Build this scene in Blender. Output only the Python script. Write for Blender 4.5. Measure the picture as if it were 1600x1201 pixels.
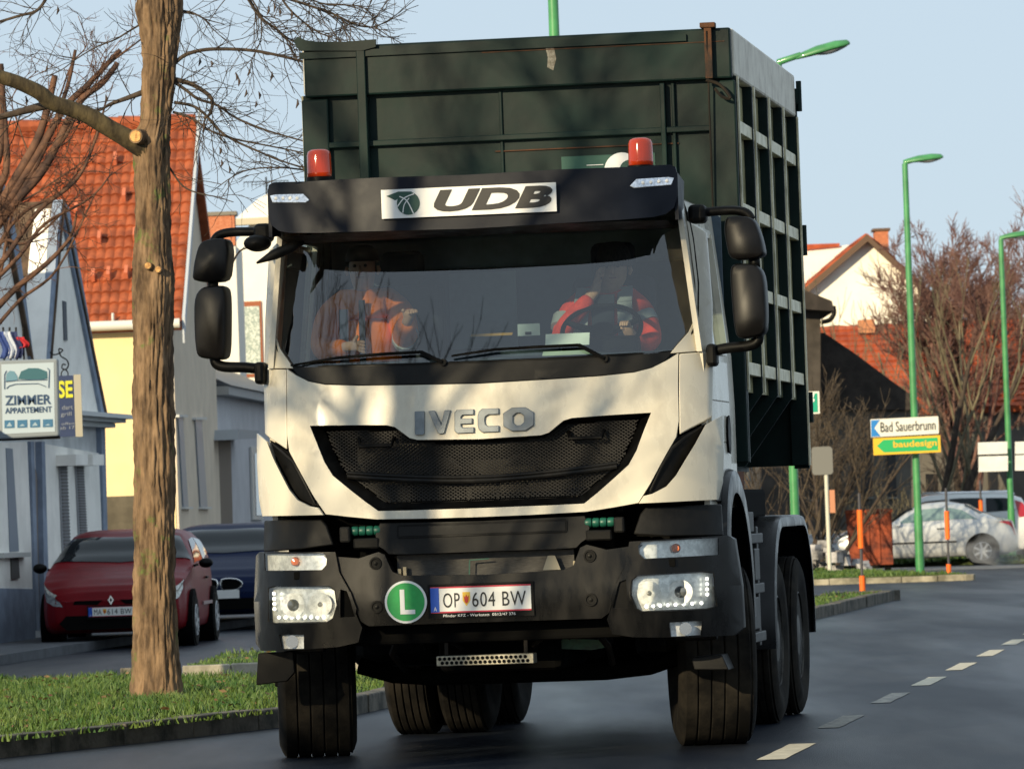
import bpy, bmesh, math, random
from mathutils import Vector, Matrix, noise
R = math.radians
V = Vector
for o in list(bpy.data.objects): bpy.data.objects.remove(o)
S = bpy.context.scene
COL = S.collection

# ------------------------------------------------------------ camera, sky, sun
FPX = 8850.0            # focal length in photo pixels (photo 1600 x 1201)
CH = 1.36               # camera height
ROLL = 0.036
PITCH = math.atan((805 - 600.5) * math.cos(ROLL) / FPX)
CF = V((0, math.cos(PITCH), math.sin(PITCH)))
CU0 = V((0, -math.sin(PITCH), math.cos(PITCH)))
CR0 = V((1, 0, 0))
CX = CR0 * math.cos(ROLL) - CU0 * math.sin(ROLL)
CY = CR0 * math.sin(ROLL) + CU0 * math.cos(ROLL)
cam = bpy.data.cameras.new('camera')
camo = bpy.data.objects.new('camera', cam)
COL.objects.link(camo)
camo.matrix_world = Matrix((
    (CX.x, CY.x, -CF.x, 0), (CX.y, CY.y, -CF.y, 0), (CX.z, CY.z, -CF.z, CH), (0, 0, 0, 1)))
cam.sensor_width = 36
cam.lens = FPX / 1600 * 36
cam.clip_start = 0.5
cam.clip_end = 3000
cam.dof.use_dof = True
cam.dof.focus_distance = 32.5
cam.dof.aperture_fstop = 13
S.camera = camo
S.render.resolution_x = 1024
S.render.resolution_y = 768

SUN_AZ = 33.0           # sun stands this far left of straight behind the camera
SUN_EL = 17.0
w = bpy.data.worlds.new('World')
S.world = w
w.use_nodes = True
nt = w.node_tree
sky = nt.nodes.new('ShaderNodeTexSky')
sky.sky_type = 'NISHITA'
sky.sun_disc = False
sky.sun_elevation = R(SUN_EL)
sky.sun_rotation = R(180 + SUN_AZ)
sky.altitude = 600
sky.air_density = 1.0
sky.dust_density = 0.4
sky.ozone_density = 6.0
bg = nt.nodes['Background']
bg.inputs[1].default_value = 0.10
air = nt.nodes.new('ShaderNodeMixRGB')          # thin winter veil over the clear sky
air.inputs[0].default_value = 0.88
air.inputs[2].default_value = (5.15, 6.1, 6.85, 1)
nt.links.new(sky.outputs[0], air.inputs[1]); nt.links.new(air.outputs[0], bg.inputs[0])
sl = bpy.data.lights.new('sun', 'SUN')
sl.energy = 5.0
sl.angle = R(0.55)
sl.color = (1.0, 0.83, 0.54)
so = bpy.data.objects.new('sun', sl)
COL.objects.link(so)
SUNV = V((-math.sin(R(SUN_AZ)) * math.cos(R(SUN_EL)), -math.cos(R(SUN_AZ)) * math.cos(R(SUN_EL)), math.sin(R(SUN_EL))))
so.rotation_euler = SUNV.to_track_quat('Z', 'Y').to_euler()
so.location = SUNV * 60
S.view_settings.view_transform = 'Standard'
S.view_settings.look = 'None'
S.view_settings.exposure = 0.28
S.view_settings.gamma = 1

# ------------------------------------------------------------ pixel -> place helpers (positions measured off the photo)
CP = V((0, 0, CH))
def ray(px, py):
    return CF + CX * ((px - 800) / FPX) + CY * ((600.5 - py) / FPX)
def at(px, py, Y):
    d = ray(px, py)
    return CP + d * (Y / d.y)
def gnd(px, py, z=0.0):
    d = ray(px, py)
    return CP + d * ((z - CH) / d.z)
def onplane(px, py, P, n):
    d = ray(px, py)
    return CP + d * ((P - CP).dot(n) / d.dot(n))
# truck frame: x to picture right, y to the truck's rear, z up
TYAW = R(8.2)
TD = 31.5
_g = at(754, 935, TD)
T0 = V((_g.x, TD, 0))
TM = Matrix.Translation(T0) @ Matrix.Rotation(-TYAW, 4, 'Z')
TI = TM.inverted()
_c = TI @ CP
TI3 = TI.to_3x3()
def tl(px, py, y=0.0):
    d = TI3 @ ray(px, py)
    p = _c + d * ((y - _c.y) / d.y)
    return (p.x, p.z)
def lerp_tab(tab, x):
    if x <= tab[0][0]: return tab[0][1]
    for (a, b), (c, d) in zip(tab, tab[1:]):
        if x <= c: return b + (d - b) * (x - a) / (c - a)
    return tab[-1][1]
def FY(x, z):
    b = lerp_tab([(0.6, 0.03), (0.9, 0), (1.2, 0.02), (1.38, 0.05), (1.75, .07), (2.1, 0.13), (2.22, 0.16), (3.0, 0.36), (3.3, .45)], z)
    ax = min(1.15, abs(x) / 1.26)
    c = 0.05 * ax * ax
    if ax > .7: c += 0.24 * ((ax - .7) / .3) ** 2.2
    return b + c
def L(px, py, off=0.0):
    y = 0.0
    for _ in range(6):
        x, z = tl(px, py, y)
        y = FY(x, z) + off
    return (x, z)

# ------------------------------------------------------------ materials
MC = {}
def mat(name, col, rough=0.6, metal=0.0, var=0.0, scale=6.0, bump=0.0, bscale=None, col2=None, stretch=(1, 1, 1), detail=6, rvar=0.0,
        trans=0.0, emit=None, spec=0.5, coat=0.0, ramp=(0.4, 0.6), ior=1.45):
    if name in MC: return MC[name]
    m = bpy.data.materials.new(name)
    m.use_nodes = True
    n = m.node_tree.nodes; l = m.node_tree.links
    p = n['Principled BSDF']
    c4 = (col[0], col[1], col[2], 1)
    p.inputs['Base Color'].default_value = c4
    p.inputs['Roughness'].default_value = rough
    p.inputs['Metallic'].default_value = metal
    p.inputs['Specular IOR Level'].default_value = spec
    p.inputs['IOR'].default_value = ior
    p.inputs['Coat Weight'].default_value = coat
    p.inputs['Coat Roughness'].default_value = 0.08
    p.inputs['Transmission Weight'].default_value = trans
    if emit:
        p.inputs['Emission Color'].default_value = (emit[0], emit[1], emit[2], 1)
        p.inputs['Emission Strength'].default_value = emit[3]
    if var or bump or col2 or rvar:
        tc = n.new('ShaderNodeTexCoord'); mp = n.new('ShaderNodeMapping')
        mp.inputs['Scale'].default_value = stretch
        l.new(tc.outputs['Object'], mp.inputs[0])
        nz = n.new('ShaderNodeTexNoise'); nz.inputs['Scale'].default_value = scale
        nz.inputs['Detail'].default_value = detail; nz.inputs['Roughness'].default_value = .62
        l.new(mp.outputs[0], nz.inputs['Vector'])
        if var or col2:
            rp = n.new('ShaderNodeValToRGB')
            rp.color_ramp.elements[0].position = ramp[0]; rp.color_ramp.elements[1].position = ramp[1]
            if col2: a, b = col, col2
            else:
                a = [max(0, c * (1 - var)) for c in col]; b = [min(1, c * (1 + var)) for c in col]
            rp.color_ramp.elements[0].color = (a[0], a[1], a[2], 1); rp.color_ramp.elements[1].color = (b[0], b[1], b[2], 1)
            l.new(nz.outputs['Fac'], rp.inputs[0]); l.new(rp.outputs[0], p.inputs['Base Color'])
        if rvar:
            mr = n.new('ShaderNodeMapRange')
            mr.inputs['From Min'].default_value = .35; mr.inputs['From Max'].default_value = .65
            mr.inputs['To Min'].default_value = max(0.02, rough - rvar); mr.inputs['To Max'].default_value = min(1, rough + rvar)
            l.new(nz.outputs['Fac'], mr.inputs[0]); l.new(mr.outputs[0], p.inputs['Roughness'])
        if bump:
            n2 = n.new('ShaderNodeTexNoise'); n2.inputs['Scale'].default_value = bscale or scale * 4
            n2.inputs['Detail'].default_value = 5
            l.new(mp.outputs[0], n2.inputs['Vector'])
            bp = n.new('ShaderNodeBump'); bp.inputs['Strength'].default_value = min(1, bump); bp.inputs['Distance'].default_value = 0.01 * max(1, bump)
            l.new(n2.outputs['Fac'], bp.inputs['Height']); l.new(bp.outputs[0], p.inputs['Normal'])
    MC[name] = m
    return m
def glass(name, tint=(.8, .9, .88), refl=1.0, rough=0.02, base=0.05):
    if name in MC: return MC[name]
    m = bpy.data.materials.new(name); m.use_nodes = True
    n = m.node_tree.nodes; l = m.node_tree.links; n.clear()
    o = n.new('ShaderNodeOutputMaterial'); mx = n.new('ShaderNodeMixShader')
    t = n.new('ShaderNodeBsdfTransparent'); t.inputs[0].default_value = (*tint, 1)
    g = n.new('ShaderNodeBsdfGlossy'); g.inputs['Roughness'].default_value = rough
    lw = n.new('ShaderNodeFresnel'); lw.inputs[0].default_value = 1.52
    ma = n.new('ShaderNodeMath'); ma.operation = 'MULTIPLY_ADD'; ma.inputs[1].default_value = refl; ma.inputs[2].default_value = base
    ma.use_clamp = True
    l.new(lw.outputs[0], ma.inputs[0]); l.new(ma.outputs[0], mx.inputs[0])
    l.new(t.outputs[0], mx.inputs[1]); l.new(g.outputs[0], mx.inputs[2]); l.new(mx.outputs[0], o.inputs[0])
    MC[name] = m
    return m

# ------------------------------------------------------------ mesh builder
class MB:
    def __init__(s): s.v = []; s.f = []; s.mi = []; s.m = 0
    def face(s, idx): s.f.append(tuple(idx)); s.mi.append(s.m)
    def poly(s, pts):
        b = len(s.v); s.v += [tuple(p) for p in pts]; s.face(range(b, b + len(pts))); return s
    def box(s, a, b, M=None):
        x0, y0, z0 = a; x1, y1, z1 = b
        if x0 > x1: x0, x1 = x1, x0
        if y0 > y1: y0, y1 = y1, y0
        if z0 > z1: z0, z1 = z1, z0
        P = [(x0, y0, z0), (x1, y0, z0), (x1, y1, z0), (x0, y1, z0), (x0, y0, z1), (x1, y0, z1), (x1, y1, z1), (x0, y1, z1)]
        if M is not None: P = [tuple(M @ V(p)) for p in P]
        k = len(s.v); s.v += P
        for q in ((0, 3, 2, 1), (4, 5, 6, 7), (0, 1, 5, 4), (1, 2, 6, 5), (2, 3, 7, 6), (3, 0, 4, 7)): s.face([k + i for i in q])
        return s
    def bar(s, p, q, w, h=None, up=V((0, 0, 1))):
        p = V(p); q = V(q); h = h or w
        d = (q - p); ln = d.length; d.normalize()
        x = d.cross(up)
        if x.length < 1e-4: x = d.cross(V((0, 1, 0)))
        x.normalize(); z = x.cross(d)
        M = Matrix(((x.x, d.x, z.x, p.x), (x.y, d.y, z.y, p.y), (x.z, d.z, z.z, p.z), (0, 0, 0, 1)))
        return s.box((-w / 2, 0, -h / 2), (w / 2, ln, h / 2), M)
    def prism(s, poly, ext):
        """poly: list of 3d points (planar loop), ext: vector"""
        e = V(ext); n = len(poly); k = len(s.v)
        s.v += [tuple(p) for p in poly] + [tuple(V(p) + e) for p in poly]
        nn = V((0, 0, 0))
        for i in range(n):
            a = V(poly[i]); b = V(poly[(i + 1) % n]); nn += a.cross(b)
        fl = nn.dot(e) > 0
        A = list(range(k, k + n)); B = list(range(k + n, k + 2 * n))
        s.face(A[::-1] if fl else A); s.face(B if fl else B[::-1])
        for i in range(n):
            j = (i + 1) % n
            q = (k + i, k + j, k + n + j, k + n + i)
            s.face(q if fl else q[::-1])
        return s
    def tube(s, pts, rad, n=8, cap=True, squash=None):
        pts = [V(p) for p in pts]
        if not hasattr(rad, '__len__'): rad = [rad] * len(pts)
        N = None; rings = []
        for i, p in enumerate(pts):
            d = (pts[min(i + 1, len(pts) - 1)] - pts[max(i - 1, 0)])
            if d.length < 1e-9: d = V((0, 0, 1))
            d.normalize()
            if N is None:
                N = d.orthogonal().normalized()
            else:
                N = N - d * N.dot(d)
                if N.length < 1e-6: N = d.orthogonal()
                N.normalize()
            Bn = d.cross(N)
            k = len(s.v)
            for j in range(n):
                a = 2 * math.pi * j / n
                s.v.append(tuple(p + (N * math.cos(a) + Bn * math.sin(a)) * rad[i]))
            rings.append(k)
        for a, b in zip(rings, rings[1:]):
            for j in range(n):
                j2 = (j + 1) % n
                s.face((a + j, a + j2, b + j2, b + j))
        if cap:
            s.face([rings[0] + j for j in range(n)][::-1]); s.face([rings[-1] + j for j in range(n)])
        return s
    def lathe(s, prof, C, axis='z', n=24, a0=0, a1=360):
        """prof: (r, h) list; revolved about axis through C"""
        full = abs(a1 - a0) >= 360; m = n if full else n + 1; k = len(s.v)
        for r, h in prof:
            for j in range(m):
                a = R(a0 + (a1 - a0) * j / n)
                c, d = r * math.cos(a), r * math.sin(a)
                p = (c, d, h) if axis == 'z' else ((h, c, d) if axis == 'x' else (c, h, d))
                s.v.append((p[0] + C[0], p[1] + C[1], p[2] + C[2]))
        for i in range(len(prof) - 1):
            for j in range(n):
                j2 = (j + 1) % m
                s.face((k + i * m + j, k + i * m + j2, k + (i + 1) * m + j2, k + (i + 1) * m + j))
        if full:
            if prof[0][0] > 1e-5: s.face([k + j for j in range(m)][::-1])
            if prof[-1][0] > 1e-5: s.face([k + (len(prof) - 1) * m + j for j in range(m)])
        return s
    def grid(s, fn, nu, nv):
        k = len(s.v)
        for i in range(nu + 1):
            for j in range(nv + 1): s.v.append(tuple(fn(i / nu, j / nv)))
        for i in range(nu):
            for j in range(nv):
                a = k + i * (nv + 1) + j
                s.face((a, a + nv + 1, a + nv + 2, a + 1))
        return s
    def build(s, name, mats, parent=None, smooth=False, bevel=0, segs=2, recalc=True, M=None, doubles=False):
        me = bpy.data.meshes.new(name)
        vs = s.v if M is None else [tuple(M @ V(p)) for p in s.v]
        me.from_pydata(vs, [], s.f)
        if not isinstance(mats, (list, tuple)): mats = [mats]
        for m in mats: me.materials.append(m)
        if len(mats) > 1: me.polygons.foreach_set('material_index', s.mi)
        if recalc or doubles:
            bm = bmesh.new(); bm.from_mesh(me)
            if doubles: bmesh.ops.remove_doubles(bm, verts=bm.verts, dist=1e-5)
            if recalc: bmesh.ops.recalc_face_normals(bm, faces=bm.faces)
            bm.to_mesh(me); bm.free()
        if smooth: me.polygons.foreach_set('use_smooth', [True] * len(me.polygons))
        o = bpy.data.objects.new(name, me); COL.objects.link(o)
        if parent is not None: o.parent = parent
        if smooth and smooth != 'all':
            me.set_sharp_from_angle(angle=R(38))
        if bevel:
            b = o.modifiers.new('bevel', 'BEVEL'); b.width = bevel; b.segments = segs; b.limit_method = 'ANGLE'; b.angle_limit = R(40)
            b.harden_normals = False
        return o
def tag(o, label=None, cat=None, group=None, kind=None):
    if label: o['label'] = label
    if cat: o['category'] = cat
    if group: o['group'] = group
    if kind: o['kind'] = kind
    return o
def empty(name, loc, rz=0.0, label=None, cat=None, group=None):
    o = bpy.data.objects.new(name, None); COL.objects.link(o)
    o.location = loc; o.rotation_euler = (0, 0, rz); o.empty_display_size = .3
    return tag(o, label, cat, group)
def kids(o): return [c for c in bpy.data.objects if c.parent == o]
def copy_tree(o, parent=None):
    c = o.copy(); COL.objects.link(c)
    if parent is not None: c.parent = parent
    for ch in kids(o): copy_tree(ch, c)
    return c
def retop(o, loc, label=None):
    """origin of a world-space single mesh thing to its base"""
    p = V(loc); o.data.transform(Matrix.Translation(-p)); o.location = p
    return o

def patch_poly(poly, F, off, thick, sub=0.06, holes=None):
    """flat polygon (x,z) laid on the surface y=F(x,z)+off, given thickness towards +y. returns bmesh"""
    bm = bmesh.new()
    loops = [poly] + (holes or [])
    es = []
    for lp in loops:
        vs = [bm.verts.new((p[0], 0, p[1])) for p in lp]
        for i in range(len(vs)): es.append(bm.edges.new((vs[i], vs[(i + 1) % len(vs)])))
    if holes:
        bmesh.ops.triangle_fill(bm, use_beauty=True, edges=es, normal=(0, -1, 0))
    else:
        bm.faces.new([v for v in bm.verts]); bm.normal_update()
        bmesh.ops.triangulate(bm, faces=bm.faces[:])
    xs = [p[0] for p in poly]; zs = [p[1] for p in poly]
    def cuts(lo, hi, ax):
        n = int((hi - lo) / sub)
        for i in range(1, n + 1):
            c = lo + (hi - lo) * i / (n + 1)
            co = (c, 0, 0) if ax == 0 else (0, 0, c); no = (1, 0, 0) if ax == 0 else (0, 0, 1)
            bmesh.ops.bisect_plane(bm, geom=bm.verts[:] + bm.edges[:] + bm.faces[:], plane_co=co, plane_no=no, dist=1e-5)
    cuts(min(xs), max(xs), 0); cuts(min(zs), max(zs), 1)
    bmesh.ops.remove_doubles(bm, verts=bm.verts, dist=1e-5)
    for v in bm.verts: v.co.y = F(v.co.x, v.co.z) + off
    if thick:
        r = bmesh.ops.extrude_face_region(bm, geom=bm.faces[:])
        for v in r['geom']:
            if isinstance(v, bmesh.types.BMVert): v.co.y += thick
    bmesh.ops.recalc_face_normals(bm, faces=bm.faces)
    return bm
def obj_bm(name, bm, m, parent=None, smooth=True, bevel=0, segs=2, M=None):
    me = bpy.data.meshes.new(name)
    if M is not None: bmesh.ops.transform(bm, matrix=M, verts=bm.verts)
    bm.to_mesh(me); bm.free()
    me.materials.append(m)
    o = bpy.data.objects.new(name, me); COL.objects.link(o)
    if parent is not None: o.parent = parent
    if smooth:
        me.polygons.foreach_set('use_smooth', [True] * len(me.polygons)); me.set_sharp_from_angle(angle=R(38))
    if bevel:
        b = o.modifiers.new('bevel', 'BEVEL'); b.width = bevel; b.segments = segs; b.limit_method = 'ANGLE'; b.angle_limit = R(45)
    return o
def panel(name, poly, m, parent, off=0, thick=.04, bevel=.006, F=None, sub=.06, holes=None, mirror=False):
    pl = [(-x, z) for x, z in poly] if mirror else poly
    hs = [[(-x, z) for x, z in h] for h in holes] if (holes and mirror) else holes
    return obj_bm(name, patch_poly(pl, F or FY, off, thick, sub, hs), m, parent, True, bevel)
def both(name, poly, m, parent, **k):
    a = panel(name, poly, m, parent, **k); b = panel(name, poly, m, parent, mirror=True, **k)
    return a, b
def smoothloop(pts, n=4):
    """closed Catmull-Rom through 2d/3d points"""
    out = []; N = len(pts)
    for i in range(N):
        p0, p1, p2, p3 = (V(pts[(i + k - 1) % N]) for k in range(4))
        for j in range(n):
            t = j / n
            out.append(tuple(0.5 * ((2 * p1) + (p2 - p0) * t + (2 * p0 - 5 * p1 + 4 * p2 - p3) * t * t + (3 * p1 - p0 - 3 * p2 + p3) * t ** 3)))
    return out
def spline(pts, n=6):
    out = []; N = len(pts)
    for i in range(N - 1):
        p0 = V(pts[max(0, i - 1)]); p1 = V(pts[i]); p2 = V(pts[i + 1]); p3 = V(pts[min(N - 1, i + 2)])
        for j in range(n):
            t = j / n
            out.append(0.5 * ((2 * p1) + (p2 - p0) * t + (2 * p0 - 5 * p1 + 4 * p2 - p3) * t * t + (3 * p1 - p0 - 3 * p2 + p3) * t ** 3))
    out.append(V(pts[-1]))
    return out
def roundrect(x0, z0, x1, z1, r, n=4):
    out = []
    for cx, cz, a in ((x1 - r, z1 - r, 0), (x0 + r, z1 - r, 90), (x0 + r, z0 + r, 180), (x1 - r, z0 + r, 270)):
        for i in range(n + 1):
            t = R(a + 90 * i / n); out.append((cx + r * math.cos(t), cz + r * math.sin(t)))
    return out

def text(name, s, O, xd, zd, width, height, m, parent=None, ext=.004, bold=0.0, shear=0.0, space=1.0):
    """lettering fitted to a width x height box whose lower left corner is O; xd, zd unit vectors in the target space"""
    cu = bpy.data.curves.new(name, 'FONT'); cu.body = s; cu.size = 1; cu.offset = bold; cu.shear = shear; cu.space_character = space
    cu.resolution_u = 4; cu.extrude = 0
    t = bpy.data.objects.new(name, cu); COL.objects.link(t)
    dg = bpy.context.evaluated_depsgraph_get(); dg.update()
    me = bpy.data.meshes.new_from_object(t.evaluated_get(dg))
    bpy.data.objects.remove(t)
    xs = [v.co.x for v in me.vertices]; ys = [v.co.y for v in me.vertices]
    x0, x1, y0, y1 = min(xs), max(xs), min(ys), max(ys)
    O = V(O); xd = V(xd).normalized(); zd = V(zd).normalized(); nn = xd.cross(zd)   # towards the viewer
    bm = bmesh.new(); bm.from_mesh(me); bpy.data.meshes.remove(me)
    for v in bm.verts:
        a = (v.co.x - x0) / (x1 - x0) * width; b = (v.co.y - y0) / (y1 - y0) * height
        v.co = O + xd * a + zd * b + nn * ext
    if ext > .003:
        r = bmesh.ops.extrude_face_region(bm, geom=bm.faces[:])
        for v in r['geom']:
            if isinstance(v, bmesh.types.BMVert): v.co -= nn * ext
    me = bpy.data.meshes.new(name); bm.to_mesh(me); bm.free()
    me.materials.append(m)
    o = bpy.data.objects.new(name, me); COL.objects.link(o)
    if parent is not None: o.parent = parent
    return o
# ============================================================ THE TRUCK
rnd = random.Random(7)
M_white = mat('cab_paint', (.46, .415, .33), .28, col2=(.60, .555, .45), scale=2.6, detail=12, ramp=(.28, .5), stretch=(1.6, 1.6, .8), rvar=.08, coat=.25)
M_navy = mat('visor_paint', (.0025, .0045, .011), .45, spec=.2, rvar=.05, scale=4)
M_blk = mat('black_plastic', (.003, .003, .003), .52, spec=.16, var=.5, scale=7, bump=.05, bscale=300, rvar=.12)
M_blk2 = mat('bumper_plastic', (.003, .003, .003), .33, spec=.26, col2=(.008, .007, .006), scale=5, rvar=.12, bump=.04, bscale=260, stretch=(1.5, 1, .5), ramp=(.45, .75))
M_grey = mat('grey_plastic', (.008, .0078, .0075), .5, spec=.2, var=.4, scale=6, rvar=.1, bump=.04, bscale=300)
M_mesh = mat('grille_mesh', (.016, .015, .014), .6, spec=.3)
M_dark = mat('underbody', (.003, .003, .003), .9, spec=.1)
M_steel = mat('frame_steel', (.006, .006, .006), .7, spec=.2, col2=(.02, .015, .010), scale=5)
M_rub = mat('tyre_rubber', (.007, .0065, .006), .9, spec=.15, col2=(.022, .019, .015), scale=5, bump=.2, bscale=60)
M_wall = mat('tyre_sidewall', (.05, .045, .04), .85, col2=(.09, .08, .065), scale=3)
M_rim = mat('truck_rim', (.06, .057, .052), .5, metal=.6, var=.4, scale=9)
M_chrome = mat('chrome', (.75, .75, .75), .12, metal=1)
M_letter = mat('letter_metal', (.15, .17, .185), .35, metal=.2, var=.15, scale=8)
M_lamp = mat('lamp_reflector', (.82, .84, .82), .28, metal=.35, var=.2, scale=25)
M_lens = glass('lamp_lens', (.97, .98, .97), 1.0, .02, .03)
M_led = mat('led_on', (1, 1, .92), .4, emit=(1, .98, .85, 3.0))
M_winglass = glass('cab_glass', (.68, .79, .79), 1.2, .02, .085)
M_white_s = mat('sticker_white', (.78, .78, .76), .5)
M_black_s = mat('ink_black', (.008, .008, .009), .4)
M_greenb = mat('hose_green', (.01, .09, .06), .4)
M_boxp = mat('panel_worn_lit', (.05, .06, .03), .45, col2=(.45, .41, .22), scale=2.2, stretch=(1, 1, .5), ramp=(.38, .58))  # wear plus the yellowish light on the panels, both put into the colour
M_box = mat('container_paint', (.002, .008, .008), .5, spec=.2, col2=(.007, .022, .019), scale=2.2, bump=.12, bscale=9, rvar=.1, ramp=(.35, .7))
M_boxside = mat('worn_paint_lit', (.36, .33, .20), .5, col2=(.78, .71, .50), scale=5, bump=.15, bscale=25, ramp=(.35, .6))  # worn rib edges, painted cream to stand for light caught on them
M_rust = mat('rust', (.09, .03, .012), .85, col2=(.16, .06, .025), scale=14)

truck = empty('dump_truck', T0, -TYAW, 'white cabbed three axle truck with navy sun visor and black bumper driving toward the viewer', 'truck')
P = truck
def mirx(poly): return [(-x, z) for x, z in poly]
def LP(pts, off=0.0): return [L(x, y, off) for x, y in pts]

# --- centre hood panel with the grille opening (left half traced, mirrored)
outl = LP([(448, 576), (462, 586), (482, 596), (508, 601), (560, 602.5), (640, 601.5), (745, 599.5)])
low = LP([(745, 807.5), (680, 809.5), (589, 811), (545, 807), (509, 803), (490, 775), (468, 735), (452, 705), (448.5, 680), (448.5, 630)])
def sym(half_top, half_low):
    a = [(-x, z) for x, z in half_top[:-1]][::1]
    # full loop: left top -> centre -> right top -> right low -> centre low -> left low
    return half_top[:-1] + [(0, half_top[-1][1])] + [(-x, z) for x, z in half_top[:-1]][::-1] + [(-x, z) for x, z in half_low[1:]][::-1] + [(0, half_low[0][1])] + half_low[1:]
hood = sym(outl, low)
go = LP([(484, 665), (550, 664), (604, 664), (617, 667), (640, 684), (652, 687), (745, 686)])
gl = LP([(745, 793.5), (640, 797), (591, 798), (570, 783), (547, 765), (520, 743), (507, 722), (495, 692)])
gopen = sym(go, gl)
panel('hood_panel', hood, M_white, P, thick=.045, bevel=.009, holes=[gopen], sub=.07)
# grille surround: a recessed dark funnel and the mesh behind it
F_g = lambda x, z: FY(x, z) + .05
cxg, czg = 0, sum(z for x, z in gopen) / len(gopen)
mb = MB(); n = len(gopen)
inner = [(x * .93, czg + (z - czg) * .86) for x, z in gopen]
for i in range(n):
    j = (i + 1) % n
    a, b, c, d = gopen[i], gopen[j], inner[j], inner[i]
    mb.poly([(a[0], FY(*a) + .012, a[1]), (b[0], FY(*b) + .012, b[1]), (c[0], FY(*c) + .10, c[1]), (d[0], FY(*d) + .10, d[1])])
mb.build('grille_surround', M_blk, P, doubles=True)
gr = MB()
zt = max(z for x, z in inner); zb_ = min(z for x, z in inner)
def inside(x, z, poly):
    r = False; n = len(poly)
    for i in range(n):
        x1, z1 = poly[i]; x2, z2 = poly[(i + 1) % n]
        if (z1 > z) != (z2 > z) and x < (x2 - x1) * (z - z1) / (z2 - z1) + x1: r = not r
    return r
# diamond mesh
st = .028
for sgn in (1, -1):
    k = -70
    while k < 70:
        x0 = k * st; seg = None; t = 0
        zz = zb_
        pts = []
        while zz < zt:
            x = x0 + sgn * (zz - zb_) * 1.5
            if inside(x, zz, inner): pts.append((x, zz))
            else:
                if len(pts) > 1: gr.bar((pts[0][0], FY(*pts[0]) + .1, pts[0][1]), (pts[-1][0], FY(*pts[-1]) + .1, pts[-1][1]), .0055, .0055)
                pts = []
            zz += .012
        if len(pts) > 1: gr.bar((pts[0][0], FY(*pts[0]) + .1, pts[0][1]), (pts[-1][0], FY(*pts[-1]) + .1, pts[-1][1]), .0055, .0055)
        k += 1
gr.build('grille_mesh', M_mesh, P, recalc=False)
# solid backing with ventilation windows behind the mesh
zw = [(1.42, 1.54)]
holes = []
def hbox(x0, z0, x1, z1, r=.01): return roundrect(x0, z0, x1, z1, r, 2)
zA = L(745, 782)[1]; zB = L(745, 755)[1]; zC = L(745, 730)[1]; zD = L(745, 712)[1]
for a, b in ((-.42, -.255), (-.235, -.09), (-.07, .07), (.09, .235), (.255, .42)): holes.append(hbox(a, zA, b, zB))
for a, b in ((-.33, -.12), (.12, .33)): holes.append([(a, zC), (b, zC), (b - .05, zD), (a + .05, zD)])
back = [(x * .925, czg + (z - czg) * .85) for x, z in gopen]
panel('grille_backing', back, mat('grille_back', (.012, .0115, .011), .75, var=.3, scale=9), P, off=.125, thick=.015, bevel=0, holes=holes, sub=.2)
mb = MB()
mb.box((-.75, .42, 1.36), (.75, .45, 1.9)); mb.build('radiator', mat('radiator_core', (.02, .018, .015), .6, metal=.4, col2=(.16, .15, .1), scale=45, ramp=(.62, .72)), P)
bl = [L(540, 741), L(600, 745), L(680, 748), L(745, 747.5)]
bar_pts = [(x, FY(x, z) + .055, z) for x, z in bl]
bar_pts = bar_pts[:-1] + [(0, FY(0, bl[-1][1]) + .05, bl[-1][1])] + [(-x, y, z) for x, y, z in bar_pts[:-1]][::-1]
mb = MB()
sp = spline(bar_pts, 6)
for dz, r in ((0.008, .012), (-.012, .014)): mb.tube([p + V((0, 0, dz)) for p in sp], r, 8)
mb.build('grille_bar', M_grey, P, smooth=True)
for s in (-1, 1):
    x, z = L(585, 693); x = -x if s > 0 else x
    mb = MB(); pts = [(x - .1, FY(x, z) + .08, z + .03), (x - .09, FY(x, z) + .035, z - .012), (x + .09, FY(x, z) + .03, z - .012), (x + .1, FY(x, z) + .08, z + .03)]
    mb.tube(pts, .012, 8); mb.build('grab_handle', M_blk, P, smooth=True)
# dark shoulder above the mesh, under the hood edge
# lettering
lx0, lz0 = L(649, 677); lx1, lz1 = L(835, 633)
cl = tl(649, 676, FY(0, 1.9)); cr = tl(835, 669, FY(0, 1.9)); hh = .132
mid = (cl[1] + cr[1]) / 2
bw = cr[0] - cl[0]; bz = 1.36 + (806 - 674) / 282; by = FY(0, 1.85) - .010
def badge(polys, u0, u1, hole=None):
    for pl in polys:
        out_ = [(cl[0] + bw * (u0 + (u1 - u0) * a), bz + hh * b) for a, b in pl]
        hs_ = [[(cl[0] + bw * (u0 + (u1 - u0) * a), bz + hh * b) for a, b in hole]] if hole else None
        obj_bm('badge_letter', patch_poly(out_, lambda x, z: FY(x, z), -.018, .02, .5, hs_), M_letter, P, True, .004)
rl = lambda x0, z0, x1, z1, r, rz: [(x1, z1 - rz), (x1 - r, z1), (x0 + r, z1), (x0, z1 - rz), (x0, z0 + rz), (x0 + r, z0), (x1 - r, z0), (x1, z0 + rz)]
badge([[(0, .04), (.1, 0), (.95, 0), (1, .06), (1, 1), (0, 1)]], 0, .082)
badge([[(0, 1), (.42, 0.04), (.5, 0), (.62, 0), (.7, .04), (1, 1), (.72, 1), (.57, .42), (.30, 1)]], .115, .305)
badge([[(.12, 0), (1, 0), (1, .24), (.42, .24), (.34, .30), (.34, .38), (.92, .38), (.92, .62), (.34, .62), (.34, .70), (.42, .76), (1, .76), (1, 1), (.12, 1), (0, .9), (0, .1)]], .335, .50)
badge([[(.2, 0), (1, 0), (1, .26), (.5, .26), (.36, .34), (.33, .5), (.36, .66), (.5, .74), (1, .74), (1, 1), (.2, 1), (.05, .88), (0, .7), (0, .3), (.05, .12)]], .53, .71)
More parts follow.
